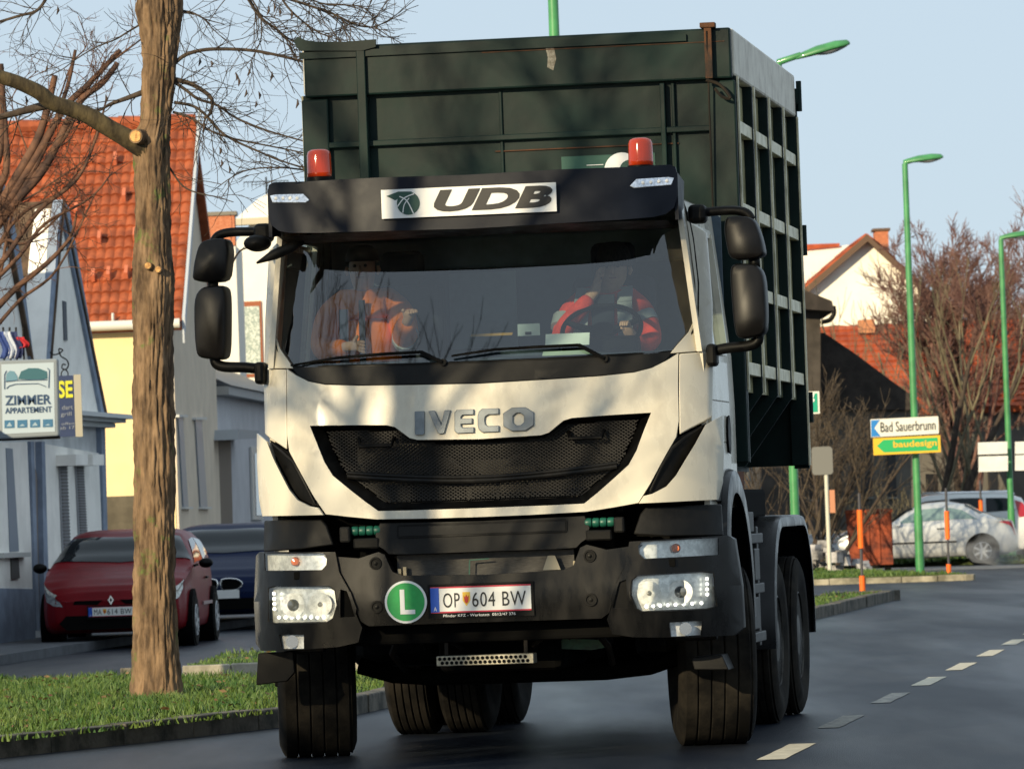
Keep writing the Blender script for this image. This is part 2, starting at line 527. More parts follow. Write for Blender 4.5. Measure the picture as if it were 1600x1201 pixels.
badge([rl(0, 0, 1, 1, .28, .22)], .745, 1.0, rl(.32, .24, .68, .76, .12, .12)[::-1])

# --- black band under the windscreen
bandt = LP([(455, 573), (520, 574), (600, 572), (745, 567)])
bandb = LP([(745, 598), (640, 600), (560, 601), (508, 599.5), (484, 595), (466, 587)])
panel('scuttle_panel', sym(bandt, bandb), M_grey, P, off=.012, thick=.04, bevel=.004, sub=.08)
# --- corner pillars' lower panels (white, between seam and the cab side)
cp = LP([(412, 577), (447, 577), (447.5, 640), (448, 702), (436, 694), (421, 684), (414, 678)])
both('corner_panel', cp, M_white, P, off=.004, thick=.05, bevel=.006, sub=.04)
# air deflector
df = LP([(403.5, 677), (411, 683), (419, 690), (430, 718), (441, 740), (454, 765), (467, 781), (486, 790.5), (499, 793), (507, 804), (470, 805), (412, 806), (407, 780), (404, 730)])
F_d = lambda x, z: FY(x, z) - .05
both('wind_deflector', df, M_white, P, off=-.045, thick=.05, bevel=.006, sub=.04)
rc = LP([(420, 687), (450, 706), (467, 722), (482, 752), (499, 790), (487, 789), (467, 779), (452, 762), (438, 734)])
both('deflector_vent', rc, M_blk, P, off=.03, thick=.03, bevel=.003, sub=.05)
for s in (-1, 1):
    pts = [L(424, 692), L(441, 706), (L(458, 722)), L(472, 748), L(491, 786)]
    mb = MB(); mb.tube([((-x if s > 0 else x), FY(x, z) + .01, z) for x, z in pts], [.004, .009, .011, .009, .005], 6)
    mb.build('vent_edge', M_grey, P, smooth=True)

# --- A pillars
pil = LP([(420, 392), (440, 372), (437, 398), (430, 470), (429, 520), (437, 545), (451, 565), (458, 575.5), (413, 575.5), (414, 500)])
both('pillar', pil, M_white, P, off=.006, thick=.06, bevel=.008, sub=.05)
# --- windscreen
ws = LP([(438, 372), (445, 340), (745, 330)]); wsl = LP([(745, 566), (640, 570), (520, 573), (455, 574), (448, 567), (434, 546), (428, 522), (428, 470), (434, 400)])
panel('windscreen', sym(ws, wsl), M_winglass, P, off=.03, thick=.0, bevel=0, sub=.07)
# windscreen rubber
rim_ = sym(ws, wsl)
mb = MB(); rp = [(x, FY(x, z) + .02, z) for x, z in rim_]; mb.tube(rp + [rp[0]], .011, 6); mb.build('screen_seal', M_blk, P, smooth=True)
# wipers
for i, (a, b, c) in enumerate((((455, 571), (600, 553), (692, 566)), ((706, 556), (840, 542), (945, 560)))):
    mb = MB(); pa = []
    for q in (a, ((a[0] + b[0]) / 2, (a[1] + b[1]) / 2 - 3), b, ((b[0] + c[0]) / 2 + 12, b[1] - 3), c):
        x, z = L(*q); pa.append((x, FY(x, z) - .012, z))
    mb.tube(pa[:4], [.006, .008, .009, .009], 6); mb.tube(pa[3:] , .012, 6)
    x, z = pa[-1][0], pa[-1][2]; mb.lathe([(.02, -.03), (.02, .03)], (x, pa[-1][1] + .03, z), 'y', 10)
    mb.build('wiper', M_blk, P, smooth=True)

# --- sun visor
def F_v(x, z):
    ax = min(1.1, abs(x) / 1.17)
    return -.03 + .14 * ax ** 4 + .10 * max(0, z - 2.95)
def Lv(px, py):
    y = 0
    for _ in range(5):
        x, z = tl(px, py, y); y = F_v(x, z)
    return (x, z)
vt = [Lv(*q) for q in ((418, 300), (420, 289), (427, 285), (480, 283.5), (590, 277.5), (745, 272.5))]
vb = [Lv(*q) for q in ((745, 357), (600, 361), (500, 364), (452, 364), (436, 361), (424, 352), (419, 335))]
visor = panel('sun_visor', sym(vt, vb), M_navy, P, thick=.03, bevel=.008, F=F_v, sub=.08)
# visor underside / roof of the visor
mb = MB()
svt = sym(vt, vb)
zt = Lv(745, 272.5)[1]; zl = Lv(745, 357)[1]
mb.grid(lambda u, v: ((u * 2 - 1) * 1.13, F_v((u * 2 - 1) * 1.13, zt) + .02 + v * .5, zt - .012 - .02 * v - (0.02 if abs(u * 2 - 1) > .97 else 0)), 16, 3)
mb.build('visor_top', M_navy, P, smooth=True)
mb = MB()
mb.grid(lambda u, v: ((u * 2 - 1) * 1.10, F_v((u * 2 - 1) * 1.10, zl) + .02 + v * .36, zl + .008 - .03 * v), 16, 3)
mb.build('visor_underside', M_blk, P, smooth=True)
for s in (-1, 1):
    mb = MB(); mb.prism([(s * 1.14, F_v(1.14, 3.1) + .02, zl + .01), (s * 1.14, F_v(1.14, 3.1) + .03, zt - .03), (s * 1.13, .55, zt - .06), (s * 1.13, .45, zl + .03)], (s * .02, 0, 0)); mb.build('visor_end', M_navy, P)
# brand board on the visor
b0 = Lv(598, 341); b1 = Lv(600, 296); b2 = Lv(872, 287); b3 = Lv(871, 332)
wB = (b3[0] - b0[0]); zB0 = (b0[1] + b3[1]) / 2; hB = ((b1[1] - b0[1]) + (b2[1] - b3[1])) / 2
yB = -.045
bx0, bx1 = b0[0], b3[0]
mb = MB(); mb.box((bx0, yB, zB0), (bx1, yB + .012, zB0 + hB)); sb = mb.build('name_board', M_white_s, P)
text('lettering', 'UDB', (bx0 + wB * .30, yB - .001, zB0 + hB * .15), (1, 0, 0), (0, 0, 1), wB * .68, hB * .76, M_black_s, sb, ext=.003, bold=.05, shear=.25)
M_lgreen = mat('logo_green', (.01, .06, .045), .4)
def globe(cx, y, cz, r, parent, name='emblem'):
    mb = MB(); mb.lathe([(r, 0), (r, .003)], (cx, y, cz), 'y', 32); mb.build(name, M_lgreen, parent)
    mb = MB()
    for k, (a, b, c) in enumerate((((-.75, .62), (-.1, .2), (.45, -.95)), ((-.95, -.25), (-.35, .45), (.55, .8)))):
        pts = spline([(cx + a[0] * r, y - .002, cz + a[1] * r), (cx + b[0] * r, y - .002, cz + b[1] * r), (cx + c[0] * r, y - .002, cz + c[1] * r)], 6)
        for p, q in zip(pts, pts[1:]): mb.bar(p, q, r * .09, .002, up=V((0, 1, 0)))
    pts = spline([(cx + .1 * r, y - .002, cz + .45 * r), (cx - .35 * r, y - .002, cz - .1 * r), (cx - .5 * r, y - .002, cz - .8 * r)], 6)
    for p, q in zip(pts, pts[1:]): mb.bar(p, q, r * .08, .002, up=V((0, 1, 0)))
    mb.build(name + '_lines', M_white_s, parent)
globe(bx0 + wB * .155, yB - .004, zB0 + hB * .5, hB * .4, sb)
mb = MB(); mb.poly([(bx0 + wB * .03, yB - .002, zB0 + hB * .78), (bx0 + wB * .10, yB - .002, zB0 + hB * .92), (bx0 + wB * .18, yB - .002, zB0 + hB * .9), (bx0 + wB * .08, yB - .002, zB0 + hB * .62)]); mb.build('emblem_leaf', M_lgreen, sb)
# marker lamps in the visor
mk = [Lv(*q) for q in ((422, 306), (430, 304), (474, 303), (484, 313), (478, 317), (426, 317))]
M_mark = mat('marker_lens', (.62, .68, .78), .15, metal=.55, var=.25, scale=60)
for mm in (False, True):
    h = panel('marker_lamp', mk, M_mark, P, off=-.008, thick=.02, bevel=.004, F=F_v, sub=.1, mirror=mm)
    mb = MB()
    for k in range(4):
        x, z = Lv(432 + k * 11, 310); x = -x if mm else x
        mb.lathe([(.012, 0), (.006, -.006)], (x, F_v(x, z) - .007, z), 'y', 8)
    mb.build('lamp_bulb', M_led if False else M_white_s, h)

# --- cab body
def side_x(z): return 1.245 - .095 * max(0, (z - 2.15)) / .9
y0c, y1c = .36, 1.95
zf = 1.36; zw0 = 2.22; zw1 = 2.98; zr = 3.1
mb = MB()
mb.box((-1.12, .5, 1.2), (1.12, 1.9, 2.12)); mb.build('engine_tunnel', M_dark, P)
for s in (-1, 1):
    # side skin with a window opening, built of butted strips following side_x
    def strip(ya, yb, za, zb2, m, name, t=.03, off=0.0, nz=3):
        mb = MB()
        for i in range(nz):
            u0 = za + (zb2 - za) * i / nz; u1 = za + (zb2 - za) * (i + 1) / nz
            xa, xb = side_x(u0) + off, side_x(u1) + off
            mb.prism([(s * xa, ya, u0), (s * xa, yb, u0), (s * xb, yb, u1), (s * xb, ya, u1)], (-s * t, 0, 0))
        return mb
    a = strip(.40, 1.93, zf, 2.24, M_white, 'x'); a.build('cab_side', M_white, P)
    for (ya, yb) in ((.37, .57), (1.5, 1.93)): strip(ya, yb, 2.24, zr, M_white, 'x').build('window_post', M_white, P)
    strip(.5, 1.5, 2.97, zr, M_white, 'x', nz=1).build('roof_rail', M_white, P)
    dr = strip(.50, 1.47, 1.5, 2.20, M_white, 'x', .02, .018).build('door', M_white, P, bevel=.006)
    fr = MB()
    for p, q in (((.575, 2.26), (.60, 2.94)), ((.60, 2.94), (1.45, 2.94)), ((1.45, 2.94), (1.45, 2.26)), ((1.45, 2.26), (.575, 2.26))):
        fr.bar((s * (side_x(p[1]) + .012), p[0], p[1]), (s * (side_x(q[1]) + .012), q[0], q[1]), .03, .045)
    fr.build('window_frame', M_white if True else M_blk, dr)
    g = MB(); g.poly([(s * side_x(2.25), .52, 2.25), (s * side_x(2.25), 1.48, 2.25), (s * side_x(2.95), 1.48, 2.95), (s * side_x(2.95), .52, 2.95)])
    g.build('window_pane', M_winglass, dr)
    h = MB(); h.lathe([(.012, .0), (.075, .004), (.082, .018)], (s * (side_x(1.85) + .014) if s > 0 else s * (side_x(1.85) + .032), 1.30, 1.78), 'x', 14)
    hh = h.build('door_handle', M_blk, dr); 
    for vtx in hh.data.vertices: vtx.co.z = 1.78 + (vtx.co.z - 1.78) * 1.4
    mb = MB(); mb.box((s * (side_x(1.5) + .02), .52, 1.40), (s * 1.27, 1.45, 1.49)); mb.build('sill', M_blk, P, bevel=.01)
mb = MB(); mb.grid(lambda u, v: ((u * 2 - 1) * 1.15, .42 + v * 1.51, zr + .03 * (1 - (u * 2 - 1) ** 4) * math.sin(math.pi * min(1, .15 + v * .8))), 14, 8); mb.build('roof', M_white, P, smooth=True)
M_int = mat('interior_trim', (.06, .085, .11), .8, var=.2, scale=4)
M_int2 = mat('interior_light_trim', (.22, .25, .26), .8, var=.2, scale=3)
mb = MB(); mb.box((-1.2, 1.93, 1.25), (1.2, 1.97, zr - .01)); mb.build('rear_wall', M_int, P)
mb = MB(); mb.box((-1.14, .44, zr - .05), (1.14, 1.92, zr - .025)); mb.build('headliner', M_int, P)
mb = MB(); mb.box((-1.1, 1.78, 2.82), (1.1, 1.92, 3.02)); mb.build('overhead_shelf', M_int2, P, bevel=.02)
mb = MB(); mb.box((-.42, 1.905, 2.35), (-.02, 1.922, 2.80)); mb.build('rear_window_panel', M_int2, P)
F_dash = 0
mb = MB(); mb.prism([(-1.12, .33, 2.14), (-1.12, .42, 2.24), (-1.12, .62, 2.26), (-1.12, .82, 2.21), (-1.12, .85, 2.1)], (2.24, 0, 0)); mb.build('dashboard', M_int, P, bevel=.02)
mb = MB(); mb.prism([(.40, .62, 2.24), (.40, .68, 2.35), (.40, .80, 2.36), (.40, .86, 2.24)], (.44, 0, 0)); mb.build('instrument_hood', M_blk, P, bevel=.02)
for sx in (-.62, .62):
    mb = MB(); mb.box((sx - .24, 1.35, 2.06), (sx + .24, 1.55, 2.72)); mb.box((sx - .24, .98, 1.98), (sx + .24, 1.36, 2.12)); mb.box((sx - .13, 1.38, 2.72), (sx + .13, 1.5, 2.92))
    mb.build('seat', mat('seat_fabric', (.03, .032, .04), .9), P, bevel=.05, segs=3)
# steering wheel: nearly flat, seen edge on
sw = V((.62, .80, 2.40)); mb = MB()
ax = V((0, -.62, .79)).normalized(); e1 = V((1, 0, 0)); e2 = ax.cross(e1)
ringp = [sw + (e1 * math.cos(t) + e2 * math.sin(t)) * .225 for t in [2 * math.pi * k / 40 for k in range(41)]]
mb.tube(ringp, .014, 8, cap=False); swo = mb.build('steering_wheel', M_blk, P, smooth=True)
mb = MB()
for t in (20, 160, 270): mb.tube([sw - ax * .04, sw + (e1 * math.cos(R(t)) + e2 * math.sin(R(t))) * .22], [.03, .014], 8)
mb.tube([sw - ax * .05, sw], [.07, .07], 14); mb.build('spokes', M_blk, swo, smooth=True)

# --- beacons
for px, py0, py1 in ((498, 233, 284), (1000, 215, 266)):
    yb = .62
    bx, bz1 = tl(px, py0, yb)[0], tl(px, py0, yb)[1]
    bz0 = tl(px, py1, yb)[1]; bz0 = min(bz0, bz1 - .18)
    b = MB(); b.lathe([(.045, zr), (.045, bz0 - .01), (.078, bz0 - .005), (.078, bz0 + .025), (.06, bz0 + .03)], (bx, yb, 0), 'z', 20)
    bo = b.build('beacon', M_blk, P, smooth=True)
    m_am = mat('beacon_lens', (.55, .045, .006), .12, coat=.5, trans=.25)
    b = MB(); b.lathe([(.070, bz0 + .02), (.071, bz0 + .05), (.069, bz1 - .035), (.063, bz1 - .015), (.045, bz1 - .004), (0, bz1)], (bx, yb, 0), 'z', 28)
    b.build('beacon_lens', m_am, bo, smooth='all', recalc=True)

# --- mirrors
def mirror_arm(s, tr):
    q = lambda pts, y: [((-x if s > 0 else x), y, z) for x, z in [tl(a, b, y) for a, b in pts]]
    ym = .42
    up = smoothloop([tl(*p, ym) for p in ((316, 381), (334, 374), (356, 374), (362, 390), (361, 412), (355, 437), (330, 441), (306, 438), (304, 425), (308, 402))], 3)
    lo = smoothloop([tl(*p, ym) for p in ((317, 451), (335, 447), (353, 448), (358, 463), (358.5, 505), (357, 549), (350, 561), (330, 561), (313, 557), (308, 540), (306, 505), (307, 468))], 3)
    objs = []
    up = [(x + (.045 if s > 0 else 0), z) for x, z in up]; lo = [(x + (.045 if s > 0 else 0), z) for x, z in lo]
    for nm, lp in (('mirror_head', lo), ('wide_mirror_head', up)):
        cx = sum(p[0] for p in lp) / len(lp); cz = sum(p[1] for p in lp) / len(lp)
        mb = MB(); rings = []
        for sc, dy in ((.84, -.085), (.93, -.075), (.985, -.05), (1, 0), (1, .06), (.97, .09)):
            k = len(mb.v); rings.append(k)
            for x, z in lp:
                X = cx + (x - cx) * sc; Z = cz + (z - cz) * (sc * .35 + .65 if sc < 1 else 1)
                mb.v.append(((-X if s > 0 else X), ym + dy, Z))
        n = len(lp)
        for a, b in zip(rings, rings[1:]):
            for j in range(n): mb.face((a + j, a + (j + 1) % n, b + (j + 1) % n, b + j))
        mb.face([rings[0] + j for j in range(n)]); mb.face([rings[-1] + j for j in range(n)])
        h = mb.build(nm, mat('mirror_plastic', (.0045, .004, .004), .42, spec=.3, var=.3, scale=8, bump=.05, bscale=300), P, smooth='all')
        g = MB(); g.poly([((-(cx + (x - cx) * .86) if s > 0 else cx + (x - cx) * .86), ym + .094, cz + (z - cz) * .9) for x, z in lp]); g.build('mirror_glass', M_chrome, h)
    mb = MB()
    mb.tube(spline(q([(333, 380), (340, 369), (356, 363.5), (385, 362), (415, 363), (428, 366)], ym), 4), [.026] * 21, 8)
    mb.build('mirror_arm', M_blk, P, smooth='all')
    mb = MB(); nx = q([(333, 436), (333, 455)], ym); mb.tube(nx, .03, 10); mb.build('mirror_neck', M_blk, P, smooth='all')
    mb = MB()
    mb.tube(spline(q([(335, 558), (338, 568), (352, 573), (385, 574), (408, 577)], ym), 4), .030, 8)
    mb.build('mirror_arm', M_blk, P, smooth='all')
    a = q([(399, 566)], .42)[0]; b = q([(416, 600)], .42)[0]
    mb = MB(); mb.box((a[0], .36, b[2]), (b[0], .5, a[2])); mb.build('arm_mount', M_blk, P, bevel=.02)
    a = q([(397, 350)], .38)[0]; b = q([(426, 378)], .38)[0]
    mb = MB(); mb.box((a[0], .33, b[2]), (b[0], .47, a[2])); mb.build('arm_mount', M_blk, P, bevel=.03, segs=3)
mirror_arm(-1, 0); mirror_arm(1, 0)
# kerb mirror and the wing of the front mirror, nearside only
c = tl(402, 380, .3); mb = MB(); mb.lathe([(.0, -.07), (.05, -.06), (.075, -.02), (.078, .02), (.07, .03)], (c[0], .3, c[1]), 'y', 18)
ko = mb.build('kerb_mirror', M_blk, P, smooth='all')
for v_ in ko.data.vertices: v_.co.z = c[1] + (v_.co.z - c[1]) * .62
p = [tl(401, 411, .12), tl(428, 398, .12), tl(455, 387, .15), tl(474, 379, .2)]
mb = MB(); mb.tube([(p[0][0], .12, p[0][1]), (p[1][0], .12, p[1][1]), (p[2][0], .14, p[2][1]), (p[3][0], .2, p[3][1])], [.006, .03, .03, .012], 8)
fo = mb.build('front_mirror', M_blk, P, smooth='all')

# --- the band below the hood
bm_ = LP([(592, 817), (745, 813.5)]); bml = LP([(745, 862), (640, 866), (606, 866), (598, 858), (588, 852), (585, 835)])
panel('front_band', sym(bm_, bml), M_grey, P, off=.03, thick=.05, bevel=.006, sub=.1)
x0, z0 = L(619, 841); x1 = -x0; z1 = z0 + .075
panel('band_slot', roundrect(x0, z0, x1, z1, .012), M_blk, P, off=.024, thick=.01, bevel=.003, sub=.2)
panel('slot_face', roundrect(x0 + .012, z0 + .012, x1 - .012, z1 - .012, .006), M_grey, P, off=.022, thick=.01, bevel=.002, sub=.2)
cb = LP([(411, 813), (500, 811), (508, 820), (519, 851), (470, 858), (410, 862)])
both('step_panel', cb, M_grey, P, off=.04, thick=.05, bevel=.01, sub=.08)
# green brake couplings and their cap
for s in (-1, 1):
    x, z = L(570, 829); x = abs(x) * s
    mb = MB()
    for k in range(4): mb.lathe([(.024, -.018), (.027, -.012), (.027, .012), (.024, .018)], (x + (k - 1.5) * .042, .10, z), 'x', 12)
    mb.build('air_coupling', M_greenb, P, smooth=True)
    x2, z2 = L(539, 835); x2 = abs(x2) * s
    mb = MB(); mb.box((x2 - .03, .04, z2 - .045), (x2 + .03, .10, z2 + .045)); mb.build('coupling_cap', M_grey, P, bevel=.012)
    x3, z3 = L(571, 848); x3 = abs(x3) * s
    mb = MB(); mb.box((x3 - .075, .06, z3 - .035), (x3 + .075, .14, z3 + .028)); mb.build('coupling_bracket', M_blk, P, bevel=.012)
# structure behind the bumper
mb = MB(); mb.box((-.72, .22, .75), (.72, .42, 1.38)); mb.box((-1.12, .44, .75), (1.12, .6, 1.38)); mb.build('front_bulkhead', M_dark, P)
mb = MB(); mb.box((-.50, .16, 1.0), (.50, .20, 1.16)); ic = mb.build('intercooler', mat('intercooler', (.05, .048, .045), .55, metal=.3, var=.3, scale=30, stretch=(1, 1, 9)), P)
mb = MB(); mb.prism([(.33, .10, 1.05), (.43, .10, 1.05), (.40, .10, 1.13), (.36, .10, 1.13)], (0, .012, 0)); mb.build('tow_bracket', mat('bracket_tan', (.3, .27, .2), .6), P)
for xx, zz in ((-.49, 1.05), (-.46, 1.06), (.5, 1.06)):
    mb = MB(); mb.box((xx, .11, zz - .02), (xx + .018, .13, zz + .035)); mb.build('radiator_clip', mat('clip_brass', (.35, .3, .2), .5), P)
mb = MB(); mb.bar((-.08, .10, 1.12), (.03, .10, 1.125), .006); mb.bar((-.08, .10, 1.12), (-.085, .10, 1.04), .006); mb.build('green_hose', M_greenb, P)
mb = MB(); mb.box((.50, .12, 1.03), (.545, .14, 1.045)); mb.build('red_cap', mat('red_cap', (.4, .04, .01), .5), P)
# --- bumper
ctr_t = LP([(505, 868), (560, 872), (590, 862), (600, 866), (606, 880), (612, 893), (628, 899), (745, 898)])
ctr_b = LP([(745, 972), (660, 975), (575, 978), (562, 970), (548, 930), (532, 895)])
F_b = lambda x, z: FY(x, z) - .005 + .03 * max(0, z - .9)
panel('bumper_centre', sym(ctr_t, ctr_b), M_blk2, P, off=.02, thick=.12, bevel=.014, sub=.08)
pod = LP([(400, 868), (405, 862), (450, 862), (524, 862), (530, 893), (545, 930), (560, 968), (566, 980), (560, 1003), (530, 1010), (450, 1016), (408, 1016), (400, 1005), (397, 940)])
hl = LP([(420, 918), (430, 915.5), (515, 915), (524, 922), (527, 945), (521, 966), (512, 972), (430, 974), (420, 970)])
il = LP([(413, 864.5), (505, 863.5), (511, 870), (510, 882), (503, 890), (414, 891)])
fl = LP([(436, 991), (475, 991), (475, 1013), (440, 1013)])
rcs = LP([(532, 920), (548, 925), (557, 950), (555, 963), (532, 964)])
for mm in (False, True):
    pd = panel('bumper_corner', pod, M_blk2, P, off=-.005, thick=.12, bevel=.012, sub=.07, holes=[hl, il, fl, rcs], mirror=mm)
    sg = -1 if mm else 1
    cup = lambda lp, nm, m, d: panel(nm, [(x, z) for x, z in lp], m, P, off=d, thick=.01, bevel=0, sub=.1, mirror=mm)
    rb = panel('headlight', [(x * 1.003, z) for x, z in hl], M_lamp, P, off=.055, thick=.01, bevel=0, sub=.1, mirror=mm)
    xs = [L(457, 945), L(499, 944)]
    mb = MB()
    for k, (x, z) in enumerate(xs):
        y = FY(x, z) + .02; x = x * sg
        mb.lathe([(.068, .0), (.060, .028), (.03, .034)], (x, y, z), 'y', 20)
    mb.build('reflector_cup', M_lamp, rb, smooth=True)
    mb = MB()
    for k, (x, z) in enumerate(xs):
        y = FY(x, z) + .01; x = x * sg
        mb.lathe([(.0, -.01), (.02, -.006), (.036, .012), (.038, .03)] if k == 0 else [(.0, .004), (.013, .006), (.018, .02)], (x, y, z), 'y', 16)
    mb.build('projector', mat('projector_glass', (.12, .13, .13), .06, spec=.9, coat=.6), rb, smooth=True)
    mb = MB()
    dots = [(427 + k * 0.3, 927 + k * 8) for k in range(4)] + [(435 + k * 10, 964) for k in range(8)]
    for a, b in dots:
        x, z = L(a, b); y = FY(x, z) + .012
        mb.lathe([(.0, -.006), (.0085, -.002), (.010, .006)], (x * sg, y, z), 'y', 8)
    mb.build('led_strip', M_led, rb)
    panel('headlight_glass', hl, M_lens, rb, off=-.003, thick=0, bevel=0, sub=.1, mirror=mm)
    mb = MB(); lp = [((x * sg), FY(x, z) + .0, z) for x, z in hl]; mb.tube(lp + [lp[0]], .006, 6); mb.build('headlight_rim', M_chrome if False else M_grey, rb, smooth=True)
    ia = panel('indicator_lamp', il, M_lamp, P, off=.045, thick=.01, bevel=0, sub=.1, mirror=mm)
    x, z = L(460, 877); x = x * sg
    mb = MB(); mb.lathe([(0, -.012), (.02, -.008), (.026, .006), (.026, .03)], (x, FY(x, z) + .02, z), 'y', 12)
    mb.build('indicator_bulb', mat('indicator_orange', (.8, .2, .06), .3, coat=.5), ia, smooth=True)
    panel('indicator_glass', il, M_lens, ia, off=0, thick=0, bevel=0, sub=.1, mirror=mm)
    fa = panel('fog_lamp', fl, M_lamp, P, off=.035, thick=.01, bevel=0, sub=.1, mirror=mm)
    x, z = L(456, 1002); x *= sg
    mb = MB(); mb.lathe([(.012, 0), (.034, -.025), (.036, -.03)], (x, FY(x, z) + .04, z), 'y', 14); mb.build('fog_reflector', M_chrome, fa, smooth=True)
    panel('recess', rcs, M_dark if not mm else M_blk, P, off=.03 if not mm else .01, thick=.01, bevel=0, sub=.2, mirror=mm)
    for q in ((586, 880), (588, 948)):
        x, z = L(*q); x *= sg; y = FY(x, z) + .018
        mb = MB(); mb.lathe([(.036, 0), (.034, -.008), (.026, -.008), (.022, .01), (.012, .01), (.010, -.006), (0, -.008)], (x, y, z), 'y', 18); mb.build('bolt_cap', M_blk, P, smooth=True)
    # seam lines on the bumper
    mb = MB(); pts = [L(500, 866), L(515, 890), L(532, 925), L(548, 962), L(560, 985)]
    mb = MB(); x, z = L(465, 899); x *= sg; mb.box((x - .02, FY(x, z) - .012, z - .022), (x + .02, FY(x, z) + .01, z + .022)); mb.build('washer_flap', M_dark, P, bevel=.004)
    # side wrap of the bumper
    s = sg * -1
    X = -1.265 * sg
    zt_ = L(400, 866)[1]; zb_ = L(400, 1010)[1]
    mb = MB(); mb.prism([(X, .37, zb_ + .03), (X, .37, zt_), (X * .985, .62, zt_ - .03), (X * .985, .68, zb_ + .2), (X, .55, zb_ + .02)], (.025 * (1 if X < 0 else -1), 0, 0)); mb.build('bumper_side', M_blk2, P, bevel=.012)
    mb = MB(); mb.box((X * 1.002, .40, 1.03), (X * 1.03, .48, 1.12)); mb.build('side_marker', mat('marker_dull', (.12, .10, .07), .4), P, bevel=.012)
# L disc
cx, cz = L(634, 940); y = FY(cx, cz) + .004
M_Lg = mat('disc_green', (.02, .33, .075), .5, var=.1, scale=9)
mb = MB(); mb.lathe([(.119, .004), (.119, .01)], (cx, y - .006, cz), 'y', 40); dk = mb.build('quiet_truck_disc', M_white_s, P)
mb = MB(); mb.lathe([(.106, .0), (.106, .003)], (cx, y - .005, cz), 'y', 40); mb.build('disc_face', M_Lg, dk)
text('lettering', 'L', (cx - .032, y - .0065, cz - .068), (1, 0, 0), (0, 0, 1), .084, .138, M_white_s, dk, ext=.001, bold=.02)
# number plates
def number_plate(parent, O, xd, zd, W, H, left, right, mini=False, red='plate_red'):
    O = V(O); xd = V(xd).normalized(); zd = V(zd).normalized(); nn = xd.cross(zd)
    def rect(name, x0, z0, x1, z1, m, d, par):
        mb = MB(); mb.poly([O + xd * x0 * W + zd * z0 * H + nn * d, O + xd * x1 * W + zd * z0 * H + nn * d, O + xd * x1 * W + zd * z1 * H + nn * d, O + xd * x0 * W + zd * z1 * H + nn * d]); return mb.build(name, m, par, recalc=False)
    mb = MB(); mb.prism([O + nn * -.01 - xd * .015 - zd * .03, O + nn * -.01 + xd * (W + .015) - zd * .03, O + nn * -.01 + xd * (W + .015) + zd * (H + .015), O + nn * -.01 - xd * .015 + zd * (H + .015)], nn * .012)
    pl = mb.build('number_plate', M_blk, parent)
    rect('plate_face', 0, 0, 1, 1, mat('plate_white', (.75, .75, .72), .45), .004, pl)
    for a, b in ((.0, .055), (.945, 1)): rect('plate_stripe', .0, a, 1, b, mat('plate_red', (.5, .03, .06), .5), .0055, pl)
    rect('plate_band', .0, .03, .085, .97, mat('plate_blue', (.01, .08, .45), .5), .007, pl)
    nz = H * .56
    text('lettering', 'A', O + xd * W * .03 + zd * H * .08 + nn * .008, xd, zd, W * .03, H * .16, M_white_s, pl, ext=.001)
    text('lettering', left, O + xd * W * .125 + zd * H * .2 + nn * .006, xd, zd, W * .165, nz, M_black_s, pl, ext=.001, space=1.1)
    text('lettering', right, O + xd * W * .415 + zd * H * .2 + nn * .006, xd, zd, W * .535, nz, M_black_s, pl, ext=.001, space=1.1)
    mb = MB(); q = [(.32, .78), (.395, .78), (.395, .45), (.357, .24), (.32, .45)]
    mb.poly([O + xd * a * W + zd * b * H + nn * .006 for a, b in q]); mb.build('crest', mat('crest_yellow', (.8, .5, .05), .5), pl, recalc=False)
    mb = MB(); q = [(.33, .66), (.345, .58), (.357, .7), (.37, .58), (.385, .66), (.375, .4), (.357, .33), (.34, .4)]
    mb.poly([O + xd * a * W + zd * b * H + nn * .0075 for a, b in q]); mb.build('crest_eagle', mat('crest_red', (.5, .04, .02), .5), pl, recalc=False)
    return pl
p0 = tl(673, 956.5, 0); p1 = tl(830, 953, 0)
zpl = (p0[1] + p1[1]) / 2
npl = number_plate(P, (p0[0], .015, zpl - .002), (1, 0, 0), (0, 0, 1), p1[0] - p0[0], .145, 'OP', '604 BW')
text('dealer_lettering', 'Pfinder KFZ - Werkstatt  0512/47 376', (p0[0] + .07, .001, zpl - .025), (1, 0, 0), (0, 0, 1), (p1[0] - p0[0]) * .72, .015, M_white_s, npl, ext=.001)
# --- undercarriage
mb = MB(); a = tl(686, 1038, .25); b = tl(837, 1021, .25)
stx0, stx1 = a[0], b[0]; stz = (a[1] + b[1]) / 2
mb.box((stx0, .16, stz - .028), (stx1, .30, stz + .028)); st_ = mb.build('front_step', mat('step_metal', (.3, .28, .22), .45, metal=.5, var=.2, scale=20), P, bevel=.004)
mb = MB()
for r_ in range(2):
    for k in range(19):
        x = stx0 + .02 + (stx1 - stx0 - .04) * (k + .5 * r_) / 19.0
        mb.lathe([(.010, 0), (.010, .002)], (x, .155, stz + (-.011 if r_ else .012)), 'y', 8)
mb.build('step_perforation', M_dark, st_)
for xx in (stx0 + .05, stx1 - .05):
    mb = MB(); mb.bar((xx, .22, stz + .03), (xx, .24, .8), .02); mb.build('step_hanger', M_steel, P)
mb = MB(); mb.box((-.8, .2, .66), (.8, .45, .78)); mb.build('cross_member', M_dark, P, bevel=.02)
mb = MB(); mb.tube([(-.95, 1.4, .52), (-.75, 1.4, .46), (-.5, 1.38, .44), (.5, 1.38, .44), (.75, 1.4, .46), (.95, 1.4, .52)], .05, 10); mb.build('front_axle', M_dark, P, smooth=True)
mb = MB()
for s in (-1, 1): mb.box((s * .44 - .04, .3, .86), (s * .44 + .04, 6.6, 1.12))
for yy in (.5, 1.9, 3.2, 4.3, 5.2, 6.5): mb.box((-.4, yy - .05, .9), (.4, yy + .05, 1.08))
mb.build('chassis_frame', M_steel, P)
